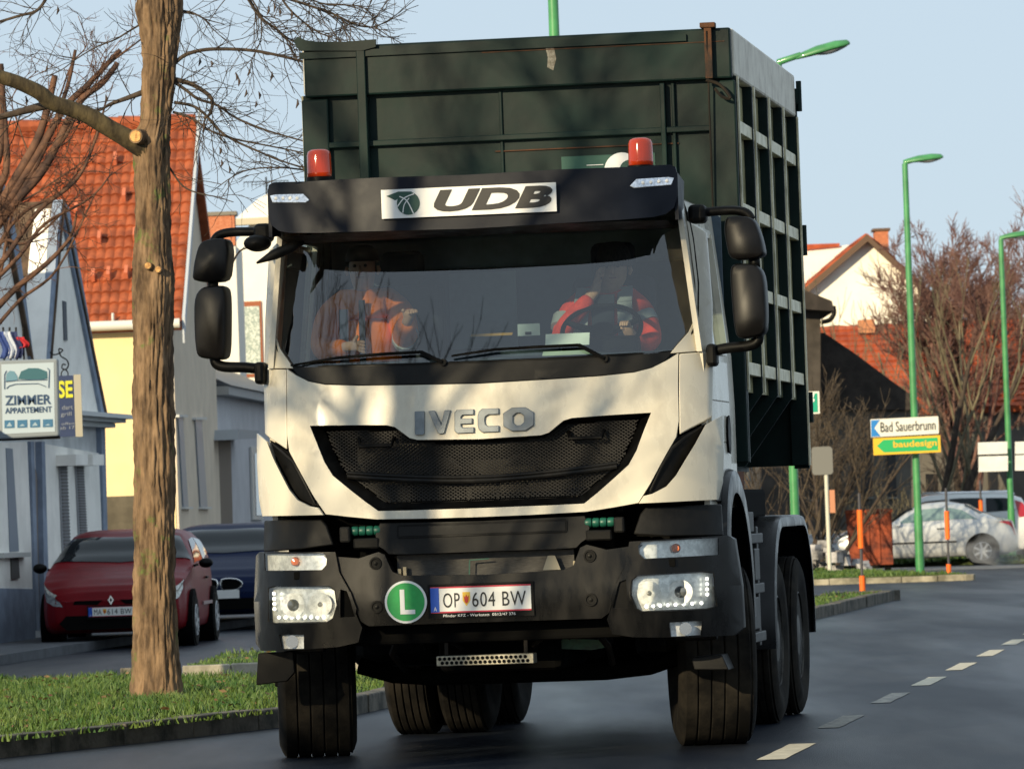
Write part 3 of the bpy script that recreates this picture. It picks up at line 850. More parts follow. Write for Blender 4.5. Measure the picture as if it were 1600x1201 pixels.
mb = MB(); mb.box((-.36, .6, .48), (.36, 1.7, 1.2)); mb.build('engine_block', M_dark, P, bevel=.05)
for xa, xb in ((-.35, -.05), (.3, .62)):
    mb = MB(); mb.prism([(xa, .62, .60), (xa + .06, .62, .655), (xb - .05, .62, .64), (xb, .62, .60), (xb - .1, .62, .585)], (0, .08, 0)); mb.build('axle_bracket', mat('axle_green', (.012, .06, .03), .5, var=.4, scale=12), P)
for s in (-1, 1):
    mb = MB()
    mb.tube([(s * .44, .5, .82), (s * .44, .9, .62), (s * .44, 1.4, .56), (s * .44, 1.9, .62), (s * .44, 2.3, .84)], .045, 8); mb.build('leaf_spring', M_dark, P, smooth=True)
    mb = MB(); mb.tube([(s * .6, .9, .5), (s * .62, .6, .6), (s * .5, .4, .8)], .02, 6)
    mb.tube([(s * .2, .5, .62), (s * .3, .45, .7), (s * .35, .4, .82)], .015, 6); mb.tube([(s * .33, .5, .7), (s * .42, .42, .66), (s * .48, .4, .8)], .012, 6); mb.build('brake_hose', M_steel, P, smooth=True)
# wheels
def truck_wheel(x, y, w, dual=False, s=1, front=True):
    r = .515
    wo = None
    ax_ = x; ay_ = y
    prof = []
    W2 = w / 2
    prof = [(.29, -W2 + .03), (.36, -W2 + .004), (.44, -W2), (.48, -W2 + .015), (r - .012, -W2 + .028)]
    nr = 5
    for k in range(nr):
        a = -W2 + .035 + (w - .07) * k / nr; b = -W2 + .035 + (w - .07) * (k + 1) / nr
        prof += [(r - .004, a + .001), (r, a + .006), (r, b - .010), (r - .004, b - .006), (r - .016, b - .004), (r - .016, b - .001)]
    prof += [(r - .012, W2 - .028), (.48, W2 - .015), (.44, W2), (.36, W2 - .004), (.29, W2 - .03)]
    mb = MB(); mb.lathe(prof, (x, y, r), 'x', 64); wo = mb.build('tyre', M_rub, None, smooth=True)
    mb = MB(); k = s
    if front: pr = [(.29, W2 - .03), (.27, W2 - .025), (.25, W2 - .07), (.20, W2 - .03), (.11, W2 - .02), (.10, W2 + .015), (.0, W2 + .015)]
    else: pr = [(.29, W2 - .03), (.275, W2 - .02), (.26, W2 - .14), (.15, W2 - .15), (.13, W2 - .03), (.0, W2 - .02)]
    mb.lathe([(a, b * k) for a, b in pr], (x, y, r), 'x', 32); rm = mb.build('rim', M_rim, wo, smooth=True)
    mb = MB()
    for j in range(10):
        a = 2 * math.pi * j / 10; rr = .16 if front else .2
        mb.lathe([(.014, 0), (.014, k * .03)], (x + k * ((W2 - .03) if front else (W2 - .145)), y + rr * math.cos(a), r + rr * math.sin(a)), 'x', 6)
    mb.build('wheel_nuts', M_steel, rm)
    mb = MB(); mb.lathe([(.24, -.08 * k), (.24, .02 * k), (.0, .02 * k)], (x, y, r), 'x', 20); mb.build('brake_drum', M_dark, wo)
    return wo
for s in (-1, 1):
    wx = 1.11 if s > 0 else -1.21; wq = truck_wheel(wx, 1.40, .45, s=s); wq.name = 'front_wheel'; wq.parent = P
    pv = V((wx, 1.40, 0)); RM = Matrix.Translation(pv) @ Matrix.Rotation(R(11), 4, 'Z') @ Matrix.Translation(-pv)   # steered to the picture's right
    def turn(o):
        o.data.transform(RM)
        for c in kids(o): turn(c)
    turn(wq)
    for yy in (4.35, 5.75):
        for xx in (1.09, .755):
            wq = truck_wheel(s * xx, yy, .30, s=s, front=False); wq.name = 'rear_wheel'; wq.parent = P
for yy in (4.35, 5.75):
    mb = MB(); mb.tube([(-.8, yy, .52), (-.35, yy, .52), (-.2, yy, .52), (.2, yy, .52), (.35, yy, .52), (.8, yy, .52)], [.08, .1, .2, .2, .1, .08], 12); mb.build('rear_axle', M_dark, P, smooth=True)
mb = MB(); mb.tube([(0, 1.9, .8), (0, 4.2, .6)], .05, 8); mb.build('drive_shaft', M_dark, P)
# front mudguards: tall arch
M_fend = mat('fender_plastic', (.004, .0045, .006), .3, spec=.35, var=.3, scale=6, rvar=.08)
arch = [(.70, .98), (.72, 1.22), (.82, 1.42), (1.0, 1.54), (1.22, 1.585), (1.5, 1.55), (1.78, 1.43), (2.0, 1.22), (2.12, .98), (2.15, .72)]
arch = [tuple(p) for p in spline([V((a, b, 0)) for a, b in arch], 3)]
def arch_guard(name, prof, xi, xo, s, m, t=.025, lip=.05):
    mb = MB(); k = len(mb.v); n = len(prof)
    sec = [(xi, 0), (xo - .04, 0), (xo - .008, -.012), (xo, -.04), (xo, -lip - .04), (xo - .012, -lip - .04), (xo - .016, -.05), (xo - .045, -t), (xi, -t)]
    for i, p in enumerate(prof):
        a = V((prof[max(i - 1, 0)][0], prof[max(i - 1, 0)][1], 0)); b = V((prof[min(i + 1, n - 1)][0], prof[min(i + 1, n - 1)][1], 0))
        d = (b - a).normalized(); nn = V((-d.y, d.x, 0))
        for x, h in sec: mb.v.append((s * x, p[0] + nn.x * h, p[1] + nn.y * h))
    q = len(sec)
    for i in range(n - 1):
        for j in range(q):
            mb.face((k + i * q + j, k + i * q + (j + 1) % q, k + (i + 1) * q + (j + 1) % q, k + (i + 1) * q + j))
    mb.face([k + j for j in range(q)]); mb.face([k + (n - 1) * q + j for j in range(q)])
    return mb.build(name, m, P, smooth=True)
rearc = [(4.35 + .66 * math.cos(R(a)), .62 + .68 * math.sin(R(a))) for a in range(192, 85, -9)] + [(5.75 + .66 * math.cos(R(a)), .62 + .68 * math.sin(R(a))) for a in range(90, -12, -9)]
for s in (-1, 1):
    arch_guard('front_mudguard', arch, .86, 1.31, s, M_fend, lip=.10)
    arch_guard('rear_mudguard', rearc, .58, 1.27, s, M_fend, lip=.03)
    # inner arch panel up to the cab
    mb = MB(); mb.prism([(s * 1.2, .62, 1.0), (s * 1.2, .62, 1.36), (s * 1.2, 1.1, 1.40), (s * 1.2, .78, 1.3)], (-s * .04, 0, 0)); mb.build('arch_filler', M_blk, P)
    # mud flap hanging ahead of the wheel
    q = [(403, 1020), (458, 1016), (461, 1050), (448, 1064), (400, 1070)]
    if s < 0:
        lp = [tl(a, b, .5) for a, b in q]; mb = MB(); mb.prism([(x, .5, z) for x, z in lp], (0, .03, 0)); mb.build('mud_flap', M_blk, P, bevel=.006)
    else:
        lp = [tl(a, b, .5) for a, b in ((1080, 1027), (1128, 1022), (1139, 1046), (1085, 1046))]; mb = MB(); mb.prism([(x, .5, z) for x, z in lp], (0, .3, 0)); mb.build('cab_step', M_grey, P, bevel=.006)
    mb = MB(); mb.box((s * 1.0, .55, .62), (s * 1.24, .62, 1.0)); mb.build('step_housing', M_blk, P, bevel=.01)
    # battery box, tank and side ladder between the axles
    mb = MB(); mb.box((s * .55, 2.30, .48), (s * 1.16, 3.45, 1.05)); mb.build('fuel_tank', M_blk, P, bevel=.08, segs=3)
    for yy in (2.42, 3.2):
        mb = MB(); mb.box((s * 1.165, yy, .50), (s * 1.185, yy + .06, 1.06)); mb.build('tank_strap', M_steel, P)
    lad = MB()
    for yy in (2.30, 3.02): lad.box((s * 1.19, yy, .52), (s * 1.235, yy + .09, 1.24))
    for zz in (.55, .84, 1.14): lad.box((s * 1.14, 2.31, zz), (s * 1.265, 3.1, zz + .06))
    for zz, ya in ((.63, 2.42), (.92, 2.55)): lad.box((s * 1.232, ya, zz), (s * 1.268, ya + .28, zz + .19))
    lad.box((s * 1.15, 2.36, 1.21), (s * 1.262, 2.62, 1.33)) 
    lad.build('side_ladder', mat('ladder_metal', (.05, .05, .048), .5, metal=.3, var=.3, scale=8), P, bevel=.006)
# hook-lift subframe under the container
for s in (-1, 1):
    mb = MB(); mb.box((s * .62, 3.0, 1.29), (s * 1.13, 4.7, 1.47)); mb.build('bolster', M_dark, P, bevel=.02)
    mb = MB(); mb.box((s * .60, 3.2, 1.472), (s * 1.02, 4.5, 1.585)); mb.build('bolster_plate', M_rust, P)
mb = MB()
for s in (-1, 1): mb.box((s * .40 - .06, 2.2, 1.121), (s * .40 + .06, 6.3, 1.34))
mb.box((-.95, 2.7, 1.15), (.95, 2.95, 1.36)); mb.box((-1.05, 4.9, 1.13), (1.05, 5.1, 1.36))
mb.build('lift_frame', M_steel, P, bevel=.01)
mb = MB()
for s in (-1, 1): mb.tube([(s * .2, 3.0, 1.2), (s * .2, 5.0, 1.3)], .07, 10)
mb.build('lift_cylinder', M_dark, P, smooth=True)
mb = MB(); mb.box((-1.1, 6.5, .62), (1.1, 6.62, .74)); mb.build('rear_bumper', M_steel, P)
for s in (-1, 1):
    mb = MB(); mb.box((s * .8, 6.63, .78), (s * 1.1, 6.68, .9)); mb.build('tail_lamp', mat('tail_red', (.3, .01, .01), .3), P)
mb = MB(); mb.box((-.9, 2.02, 1.0), (.9, 2.08, 1.9)); mb.build('air_intake', M_dark, P, bevel=.02)
for s in (-1, 1):
    mb = MB(); mb.lathe([(.05, 1.9), (.05, 2.9)], (s * .9, 2.03, 0), 'z', 12); mb.build('cab_stack', M_blk, P)

# ============================================================ THE CONTAINER (rides on the truck)
def wl(x, y, z): return TM @ V((x, y, z))
B0 = 2.14; B1 = 6.0; BZ = 1.62; BT = 4.19
cont = empty('skip_container', wl(0, (B0 + B1) / 2, BZ), -TYAW, 'tall dark green steel waste container with ribbed sides carried on the truck', 'container')
CI = Matrix.Translation(V((0, -(B0 + B1) / 2, -BZ)))
def cb(mb, name, m, bevel=.0, smooth=False, parent=None): return mb.build(name, m, parent or cont, smooth=smooth, bevel=bevel, M=CI)
HX = 1.275
mb = MB(); mb.box((-1.2, B0 + .0, BZ + .0), (1.2, B0 + .03, BT - .05)); cb(mb, 'front_wall', M_box)
mb = MB(); mb.box((-HX, B0 - .07, BT - .30), (HX + .01, B0 - .001, BT)); rimf = cb(mb, 'rim_front', M_box, .012)
mb = MB(); mb.box((-HX - .02, B0 - .09, BT - .07), (HX - .25, B0 - .072, BT - .03)); cb(mb, 'rim_lip', M_box)
mb = MB()
x0, _ = tl(582, 300, B0); mb.box((x0 - .055, B0 - .10, BZ), (x0, B0 - .072, BT - .02)); mb.box((x0 - .055, B0 - .06, BZ), (x0, B0 - .001, BT - .31)); 
x0, _ = tl(1046, 300, B0); mb.box((x0 - .03, B0 - .06, BZ), (x0, B0 - .001, BT - .31)); mb.box((x0 + .035, B0 - .03, BZ), (x0 + .055, B0 - .001, BT - .31))
x0, _ = tl(790, 300, B0); mb.box((x0 - .02, B0 - .015, BZ), (x0, B0 - .001, BT - .31))
cb(mb, 'front_post', M_box, .006)
mb = MB()
for zz, d, h in ((3.62, .045, .035), (2.9, .05, .06), (2.3, .05, .06)): mb.box((-1.2, B0 - d, zz - h), (1.2, B0 - .0015, zz))
cb(mb, 'front_rail', M_box, .006)
mb = MB(); mb.box((-.15, B0 - .012, 3.52), (.95, B0 - .0012, 3.527)); mb.box((-.2, B0 - .0735, BT - .083), (1.25, B0 - .072, BT - .078)); cb(mb, 'rust_streak', mat('rust_dull', (.035, .018, .010), .9, col2=(.09, .035, .015), scale=10))
mb = MB(); x, z = tl(860, 92, B0 - .07)
mb.poly([(x - .03, B0 - .073, z + .08), (x + .02, B0 - .073, z + .085), (x + .035, B0 - .073, z + .0), (x + .015, B0 - .073, z - .07), (x - .02, B0 - .073, z - .05), (x - .015, B0 - .073, z + .01)]); cb(mb, 'bare_patch', mat('bare_metal', (.2, .19, .16), .6, col2=(.09, .08, .06), scale=40))
# corner posts
for s in (-1, 1):
    mb = MB(); mb.box((s * 1.14, B0 - .05, BZ), (s * 1.3, B0 - .0015, BT - .31)); cb(mb, 'corner_post', M_box, .01)
mb = MB(); q = [tl(*p, B0 - .08) for p in ((460, 64), (466, 58), (480, 64), (500, 66), (540, 66), (588, 62), (588, 74), (566, 80), (470, 80), (464, 74))]
mb.prism([(x, B0 - .105, z) for x, z in q], (0, .03, 0)); cb(mb, 'corner_hook', M_box)
# side walls, ribs and bars
for s in (-1, 1):
    mb = MB()
    # upright wall then tucked-in lower wall
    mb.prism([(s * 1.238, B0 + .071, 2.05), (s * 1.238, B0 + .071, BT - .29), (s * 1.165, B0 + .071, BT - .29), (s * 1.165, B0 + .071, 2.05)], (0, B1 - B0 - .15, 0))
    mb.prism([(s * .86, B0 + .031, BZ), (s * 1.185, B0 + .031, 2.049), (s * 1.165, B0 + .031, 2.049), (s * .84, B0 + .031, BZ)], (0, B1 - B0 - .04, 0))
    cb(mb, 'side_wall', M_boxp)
    mb = MB(); mb.box((s * 1.10, B0, BT - .28), (s * (HX + .02), B1, BT - .001)); cb(mb, 'rim_side', mat('rim_worn_lit', (.50, .45, .36), .5, col2=(.75, .70, .58), scale=6, bump=.2, bscale=30, ramp=(.3, .6)), .015)  # scratched rim; part of its paleness is light painted into the colour
    n = 5
    for k in range(n):
        yy = B0 + .02 + (B1 - B0 - .08) * k / (n - 1)
        last = k == n - 1
        mb = MB()
        if last or k == 0: mb.prism([(s * 1.19, yy, BZ + .001), (s * 1.30, yy, BZ + .001), (s * 1.30, yy, BT - .281), (s * 1.19, yy, BT - .281)], (0, .05, 0))
        else: mb.prism([(s * .868, yy, BZ + .002), (s * .98, yy, BZ + .002), (s * 1.295, yy, 2.05), (s * 1.295, yy, BT - .281), (s * 1.187, yy, BT - .281), (s * 1.187, yy, 2.06)], (0, .05, 0))
        cb(mb, 'rib', M_box, .004)
        mb = MB(); z_lo = BZ if (last) else 2.05
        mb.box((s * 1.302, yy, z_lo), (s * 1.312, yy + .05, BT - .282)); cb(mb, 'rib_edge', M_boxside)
        if k < n - 1:
            y2 = B0 + .02 + (B1 - B0 - .08) * (k + 1) / (n - 1)
            for zz in (3.64, 3.15, 2.67, 2.2):
                mb = MB(); mb.prism([(s * 1.187, yy + .052, zz - .05), (s * 1.29, yy + .052, zz - .055), (s * 1.29, yy + .052, zz + .02), (s * 1.187, yy + .052, zz + .05)], (0, y2 - yy - .054, 0)); cb(mb, 'side_bar', mat('bar_worn_lit', (.58, .53, .35), .45, col2=(.84, .78, .57), scale=7), .004)  # worn bars whose cream tone also carries painted-in light
mb = MB(); mb.box((-1.2, B1 - .01, BZ), (1.2, B1 + .05, BT - .03)); mb.box((-1.3, B1 + .001, BZ - .02), (-1.2, B1 + .06, BT - .1)); mb.box((1.2, B1 + .001, BZ - .02), (1.3, B1 + .06, BT - .1)); cb(mb, 'tail_door', M_box)
mb = MB(); mb.box((-.9, B0, BZ - .03), (.9, B1, BZ + .02)); cb(mb, 'floor', M_box)
mb = MB()
for s in (-1, 1): mb.box((s * .5, B0 + .1, 1.35), (s * .58, B1, BZ - .031))
cb(mb, 'skid_rail', M_steel)
for zz in (3.95, 3.0, 1.9):
    mb = MB(); mb.lathe([(.018, zz), (.018, zz + .2)], (1.318, B1 + .03, 0), 'z', 10); mb.box((1.29, B1 + .0, zz + .05), (1.315, B1 + .06, zz + .15)); cb(mb, 'hinge', M_box)
# tarpaulin line with bracket at the top right
mb = MB(); x, z = tl(1106, 50, B0 - .1)
mb.box((x - .045, B0 - .13, BT + .0), (x + .045, B0 - .05, BT + .03)); mb.box((x - .022, B0 - .12, BT - .3), (x + .022, B0 - .102, BT + .0)); brk = cb(mb, 'cable_bracket', mat('rust_dark', (.02, .014, .010), .85, col2=(.10, .04, .015), scale=9), .004)
mb = MB(); mb.tube([(x - .005, B0 - .12, BT - .02), (x - .01, B0 - .08, 3.2), (x - .02, B0 - .075, 2.4), (x - .02, B0 - .07, 1.8)], .006, 6); cb(mb, 'cable', M_steel, parent=brk)
mb = MB(); mb.tube(spline([(x - .02, B0 - .12, BT - .31), (x + .06, B0 - .11, BT - .34), (x + .12, B0 - .11, BT - .42), (x + .07, B0 - .11, BT - .41), (x + .03, B0 - .11, BT - .36)], 4), .010, 6); cb(mb, 'hook_loop', M_steel, parent=brk)
# printed emblem on the front wall
ex, ez = tl(972, 266, B0); r = .105
mb = MB(); mb.box((ex - .36, B0 - .0045, ez - .12), (ex + .2, B0 - .003, ez + .095)); em = cb(mb, 'emblem', mat('emblem_teal', (.008, .07, .05), .5))
mb = MB(); mb.lathe([(r, 0), (r, .002)], (ex, B0 - .008, ez), 'y', 28); cb(mb, 'emblem_disc', M_white_s, parent=em)
mb = MB(); mb.lathe([(r * .62, 0), (r * .62, .002)], (ex + .05, B0 - .011, ez - .005), 'y', 22); cb(mb, 'emblem_globe', M_lgreen, parent=em)
mb = MB()
for k in range(4): mb.box((ex - .30 + k * .03, B0 - .007, ez - .03 + k * .022), (ex - .11, B0 - .0055, ez - .026 + k * .022))
cb(mb, 'emblem_streaks', M_white_s, parent=em)

# ============================================================ INSIDE THE CAB
def thing(name, lx, ly, lz, label, cat, group=None):
    return empty(name, wl(lx, ly, lz), -TYAW, label, cat, group), Matrix.Translation(V((-lx, -ly, -lz)))
def skin(name, chains, m, parent, M, sub=2):
    """chains: list of [(x,y,z,r),...]; a chain whose first point equals an existing vertex joins it"""
    vs = []; rs = []; es = []
    def idx(p):
        for i, q in enumerate(vs):
            if (V(q) - V(p[:3])).length < 1e-4: return i
        vs.append(tuple(p[:3])); rs.append(p[3]); return len(vs) - 1
    for ch in chains:
        ids = [idx(p) for p in ch]
        es += list(zip(ids, ids[1:]))
    me = bpy.data.meshes.new(name); me.from_pydata([tuple(M @ V(v)) for v in vs], es, [])
    o = bpy.data.objects.new(name, me); COL.objects.link(o)
    md = o.modifiers.new('skin', 'SKIN'); md.use_smooth_shade = True
    sv = me.skin_vertices[0].data if me.skin_vertices else None
    if sv is None:
        bm = bmesh.new(); bm.from_mesh(me); bm.verts.layers.skin.verify(); bm.to_mesh(me); bm.free(); sv = me.skin_vertices[0].data
    for i, r in enumerate(rs): sv[i].radius = (r, r)
    sv[0].use_root = True
    md.use_x_symmetry = False
    sd = o.modifiers.new('sub', 'SUBSURF'); sd.levels = sub; sd.render_levels = sub
    dg = bpy.context.evaluated_depsgraph_get()
    m2 = bpy.data.meshes.new_from_object(o.evaluated_get(dg)); bpy.data.objects.remove(o)
    m2.materials.clear(); m2.materials.append(m)
    m2.polygons.foreach_set('use_smooth', [True] * len(m2.polygons))
    o = bpy.data.objects.new(name, m2); COL.objects.link(o); o.parent = parent
    return o
M_skin = mat('skin_tone', (.48, .27, .18), .55, var=.08, scale=20)
M_hv = mat('hi_vis_red', (.75, .05, .02), .75, var=.15, scale=12)
M_hvo = mat('hi_vis_orange', (.95, .20, .01), .75, var=.15, scale=10)
M_refl = mat('reflective_tape', (.30, .31, .32), .4)
M_knit = mat('beanie_knit', (.045, .035, .035), .95, var=.4, scale=40, stretch=(3, 3, .3), bump=.4, bscale=60)
dx, dy = .60, 1.18
man, MI = thing('person', dx, dy, 2.08, 'driver in red hi-vis jacket and dark beanie, hand to his face at the wheel', 'person')
hx, hz = tl(960, 425, dy - .05)
hy = dy - .06
sh = hz - .16      # shoulder height
body = [
    [(dx, dy + .08, 2.10, .15), (dx, dy + .06, 2.28, .15), (dx, dy + .04, sh - .10, .16), (dx, dy + .03, sh - .02, .11), (dx, hy + .04, hz - .11, .055), (hx, hy + .01, hz - .05, .075), (hx, hy, hz + .03, .088), (hx, hy + .01, hz + .10, .07)],
    [(dx, dy + .03, sh - .02, .11), (dx - .13, dy + .03, sh - .02, .075), (dx - .21, dy + .0, sh - .06, .062), (dx - .25, dy - .10, sh - .22, .05), (dx - .21, dy - .22, sh - .14, .042), (hx - .10, hy - .10, hz - .11, .034), (hx - .085, hy - .09, hz - .06, .026)],
    [(dx, dy + .03, sh - .02, .11), (dx + .13, dy + .03, sh - .02, .075), (dx + .21, dy, sh - .06, .062), (dx + .27, dy - .06, sh - .24, .05), (dx + .22, dy - .22, sh - .28, .042), (dx + .17, dy - .32, sh - .20, .032), (dx + .165, dy - .355, sh - .17, .026)],
    [(dx, dy + .08, 2.10, .15), (dx - .12, dy - .1, 2.12, .09), (dx - .15, dy - .42, 2.14, .07), (dx - .15, dy - .50, 1.8, .055)],
    [(dx, dy + .08, 2.10, .15), (dx + .12, dy - .1, 2.12, .09), (dx + .15, dy - .42, 2.14, .07), (dx + .15, dy - .50, 1.8, .055)]]
for k in range(4):      # right hand's fingers curled against the face, left hand's round the wheel rim
    fz = hz - .055 + k * .013
    body.append([(hx - .085, hy - .09, hz - .06, .026), (hx - .085 + .004, hy - .10, fz + .02, .011), (hx - .062, hy - .108, fz + .035, .009), (hx - .045 + .002 * k, hy - .10, fz + .03, .008)])
    body.append([(dx + .165, dy - .355, sh - .17, .026), (dx + .175 - k * .012, dy - .375, sh - .14, .010), (dx + .17 - k * .012, dy - .40, sh - .145, .009), (dx + .165 - k * .012, dy - .40, sh - .165, .008)])
body.append([(hx - .085, hy - .09, hz - .06, .026), (hx - .075, hy - .11, hz - .065, .011), (hx - .06, hy - .12, hz - .045, .009)])
body.append([(dx + .165, dy - .355, sh - .17, .026), (dx + .145, dy - .37, sh - .18, .011), (dx + .13, dy - .39, sh - .17, .009)])
bo = skin('body', body, M_skin, man, MI, 2)
# face features
mb = MB()
mb.tube([(hx, hy - .088, hz + .03), (hx, hy - .105, hz - .005), (hx, hy - .098, hz - .012)], [.008, .013, .010], 8)
mb.build('nose', M_skin, man, smooth='all', M=MI)
mb = MB()
for s in (-1, 1):
    mb.lathe([(.0, -.004), (.010, 0), (.011, .008)], (hx + s * .032, hy - .083, hz + .03), 'y', 8)
mb.build('eyes', mat('eye', (.03, .02, .015), .3), man, smooth='all', M=MI)
mb = MB(); mb.box((hx - .022, hy - .092, hz - .040), (hx + .022, hy - .08, hz - .033)); mb.build('mouth', mat('lips', (.3, .12, .1), .6), man, M=MI, bevel=.002)
for s in (-1, 1):
    mb = MB(); mb.tube([(hx + s * .088, hy + .0, hz - .02), (hx + s * .096, hy + .005, hz + .005), (hx + s * .09, hy + .005, hz + .03)], [.008, .013, .010], 6); mb.build('ear', M_skin, man, smooth='all', M=MI)
mb = MB()
mb.grid(lambda u, v: (hx + .103 * math.cos(2 * math.pi * u) * math.cos(v * math.pi / 2) ** .55, hy + .008 + .108 * math.sin(2 * math.pi * u) * math.cos(v * math.pi / 2) ** .55, hz + .035 + .14 * math.sin(v * math.pi / 2)), 24, 8)
mb.grid(lambda u, v: (hx + (.109 - .006 * abs(2 * v - 1)) * math.cos(2 * math.pi * u), hy + .008 + (.114 - .006 * abs(2 * v - 1)) * math.sin(2 * math.pi * u), hz + .03 + .045 * v), 24, 3)
mb.build('beanie', M_knit, man, smooth='all', M=MI)
jk = [
    [(dx, dy + .06, 2.16, .185), (dx, dy + .05, 2.30, .185), (dx, dy + .03, sh - .10, .185), (dx, dy + .03, sh - .0, .125), (dx, hy + .05, sh + .05, .075)],
    [(dx, dy + .03, sh - .0, .125), (dx - .13, dy + .03, sh - .01, .092), (dx - .21, dy + .0, sh - .06, .08), (dx - .25, dy - .10, sh - .22, .068), (dx - .21, dy - .22, sh - .14, .058), (hx - .12, hy - .12, hz - .14, .048)],
    [(dx, dy + .03, sh - .0, .125), (dx + .13, dy + .03, sh - .01, .092), (dx + .21, dy, sh - .06, .08), (dx + .27, dy - .06, sh - .24, .068), (dx + .22, dy - .22, sh - .28, .058), (dx + .18, dy - .30, sh - .22, .046)]]
jo = skin('jacket', jk, M_hv, man, MI, 2)
for s in (-1, 1):
    mb = MB()
    pts = [V((dx + s * .13, dy - .165, 2.2)), V((dx + s * .13, dy - .17, sh - .15)), V((dx + s * .125, dy - .12, sh - .02)), V((dx + s * .12, dy - .02, sh + .07))]
    for a, b in zip(pts, pts[1:]): mb.bar(a, b, .085, .02, up=V((0, 1, 0)))
    mb.build('reflective_band', M_refl, jo, M=MI)
mb = MB(); mb.tube([(dx + .205, dy - .01, sh - .1), (dx + .232, dy - .03, sh - .15)], [.086, .084], 12); mb.tube([(dx - .222, dy - .03, sh - .1), (dx - .24, dy - .07, sh - .16)], [.086, .080], 12)
mb.build('sleeve_band', M_refl, jo, smooth=True, M=MI)
mb = MB(); mb.prism([(dx - .055, dy - .165, 2.2), (dx + .055, dy - .165, 2.2), (dx + .07, dy - .15, sh + .03), (dx - .07, dy - .15, sh + .03)], (0, .02, 0)); mb.build('shirt', mat('dark_shirt', (.012, .016, .024), .9), jo, M=MI)
mb = MB(); mb.box((hx - .098, hy - .085, hz - .03), (hx - .088, hy - .02, hz + .07)); mb.build('phone', M_blk, None, M=MI)
ph = bpy.data.objects['phone']; ph.location = man.location; ph.rotation_euler = man.rotation_euler; tag(ph, 'dark mobile phone pressed to the driver\'s ear', 'phone')

# passenger
px_, pz_ = tl(566, 424, 1.14)
px_ = px_ - .0; py_ = 1.20
pas, PI_ = thing('person', px_, py_, 2.08, 'passenger in bulky orange hi-vis jacket sitting behind the windscreen left of the driver', 'person')
ps = pz_ - .17
def arms(g):
    return [
    [(px_, py_ + .03, ps - .01, .11 + g), (px_ - .13, py_ + .02, ps - .01, .075 + g), (px_ - .21, py_, ps - .07, .062 + g), (px_ - .25, py_ - .06, ps - .25, .05 + g), (px_ - .18, py_ - .24, ps - .30, .042 + g), (px_ - .06, py_ - .34, ps - .27, .03 + g * .8)],
    [(px_, py_ + .03, ps - .01, .11 + g), (px_ + .13, py_ + .02, ps - .01, .075 + g), (px_ + .21, py_, ps - .07, .062 + g), (px_ + .25, py_ - .10, ps - .24, .05 + g), (px_ + .27, py_ - .30, ps - .20, .042 + g), (px_ + .31, py_ - .42, ps - .14, .03 + g * .8)]]
trunk_ = [(px_, py_ + .08, 2.10, .16), (px_, py_ + .06, 2.28, .16), (px_, py_ + .04, ps - .10, .165), (px_, py_ + .03, ps - .01, .11)]
pb_ = [trunk_ + [(px_, py_ - .02, pz_ - .11, .055), (px_, py_ - .05, pz_ - .05, .075), (px_, py_ - .06, pz_ + .03, .09), (px_, py_ - .05, pz_ + .10, .07)]] + arms(0)
hL = (px_ - .06, py_ - .34, ps - .27); hR = (px_ + .31, py_ - .42, ps - .14)
pb_[1] = pb_[1] + [(hL[0] + .05, hL[1] - .03, hL[2], .03)]; pb_[2] = pb_[2] + [(hR[0] + .03, hR[1] - .05, hR[2] + .03, .03)]
for k in range(4):
    pb_.append([(hL[0] + .05, hL[1] - .03, hL[2], .03), (hL[0] + .09, hL[1] - .045, hL[2] + .025 - k * .018, .011), (hL[0] + .12, hL[1] - .05, hL[2] + .018 - k * .02, .009)])
    pb_.append([(hR[0] + .03, hR[1] - .05, hR[2] + .03, .03), (hR[0] + .065 - k * .014, hR[1] - .075, hR[2] + .055, .011), (hR[0] + .075 - k * .015, hR[1] - .10, hR[2] + .045 - .004 * k, .009)])
pb_.append([(hL[0] + .05, hL[1] - .03, hL[2], .03), (hL[0] + .06, hL[1] - .05, hL[2] + .04, .012), (hL[0] + .08, hL[1] - .055, hL[2] + .06, .010)])
pb_.append([(hR[0] + .03, hR[1] - .05, hR[2] + .03, .03), (hR[0] - .005, hR[1] - .06, hR[2] + .05, .012), (hR[0] - .01, hR[1] - .08, hR[2] + .065, .010)])
skin('body', pb_, M_skin, pas, PI_, 2)
pj = [[(px_, py_ + .06, 2.14, .21), (px_, py_ + .05, 2.30, .215), (px_, py_ + .03, ps - .10, .205), (px_, py_ + .03, ps - .01, .145), (px_, py_ + .02, ps + .055, .085)]] + arms(.032)
pj[1][0] = (px_, py_ + .03, ps - .01, .145); pj[2][0] = (px_, py_ + .03, ps - .01, .145)
pjo = skin('jacket', pj, M_hvo, pas, PI_, 2)
mb = MB()
mb.tube([(px_ + .258, py_ - .16, ps - .235), (px_ + .264, py_ - .21, ps - .22)], [.083, .081], 12); mb.build('sleeve_band', M_refl, pjo, smooth=True, M=PI_)
mb = MB(); mb.bar((px_ - .10, py_ - .185, 2.2), (px_ - .10, py_ - .165, ps - .05), .05, .02, up=V((0, 1, 0))); mb.build('reflective_band', M_refl, pjo, M=PI_)
mb = MB(); mb.bar((px_ + .01, py_ - .20, 2.2), (px_ + .01, py_ - .175, ps - .0), .035, .02, up=V((0, 1, 0))); mb.build('jacket_opening', M_blk, pjo, M=PI_)
mb = MB(); mb.tube([(px_, py_ - .145, pz_ + .03), (px_, py_ - .165, pz_ - .005), (px_, py_ - .155, pz_ - .012)], [.008, .013, .010], 8); mb.build('nose', M_skin, pas, smooth='all', M=PI_)
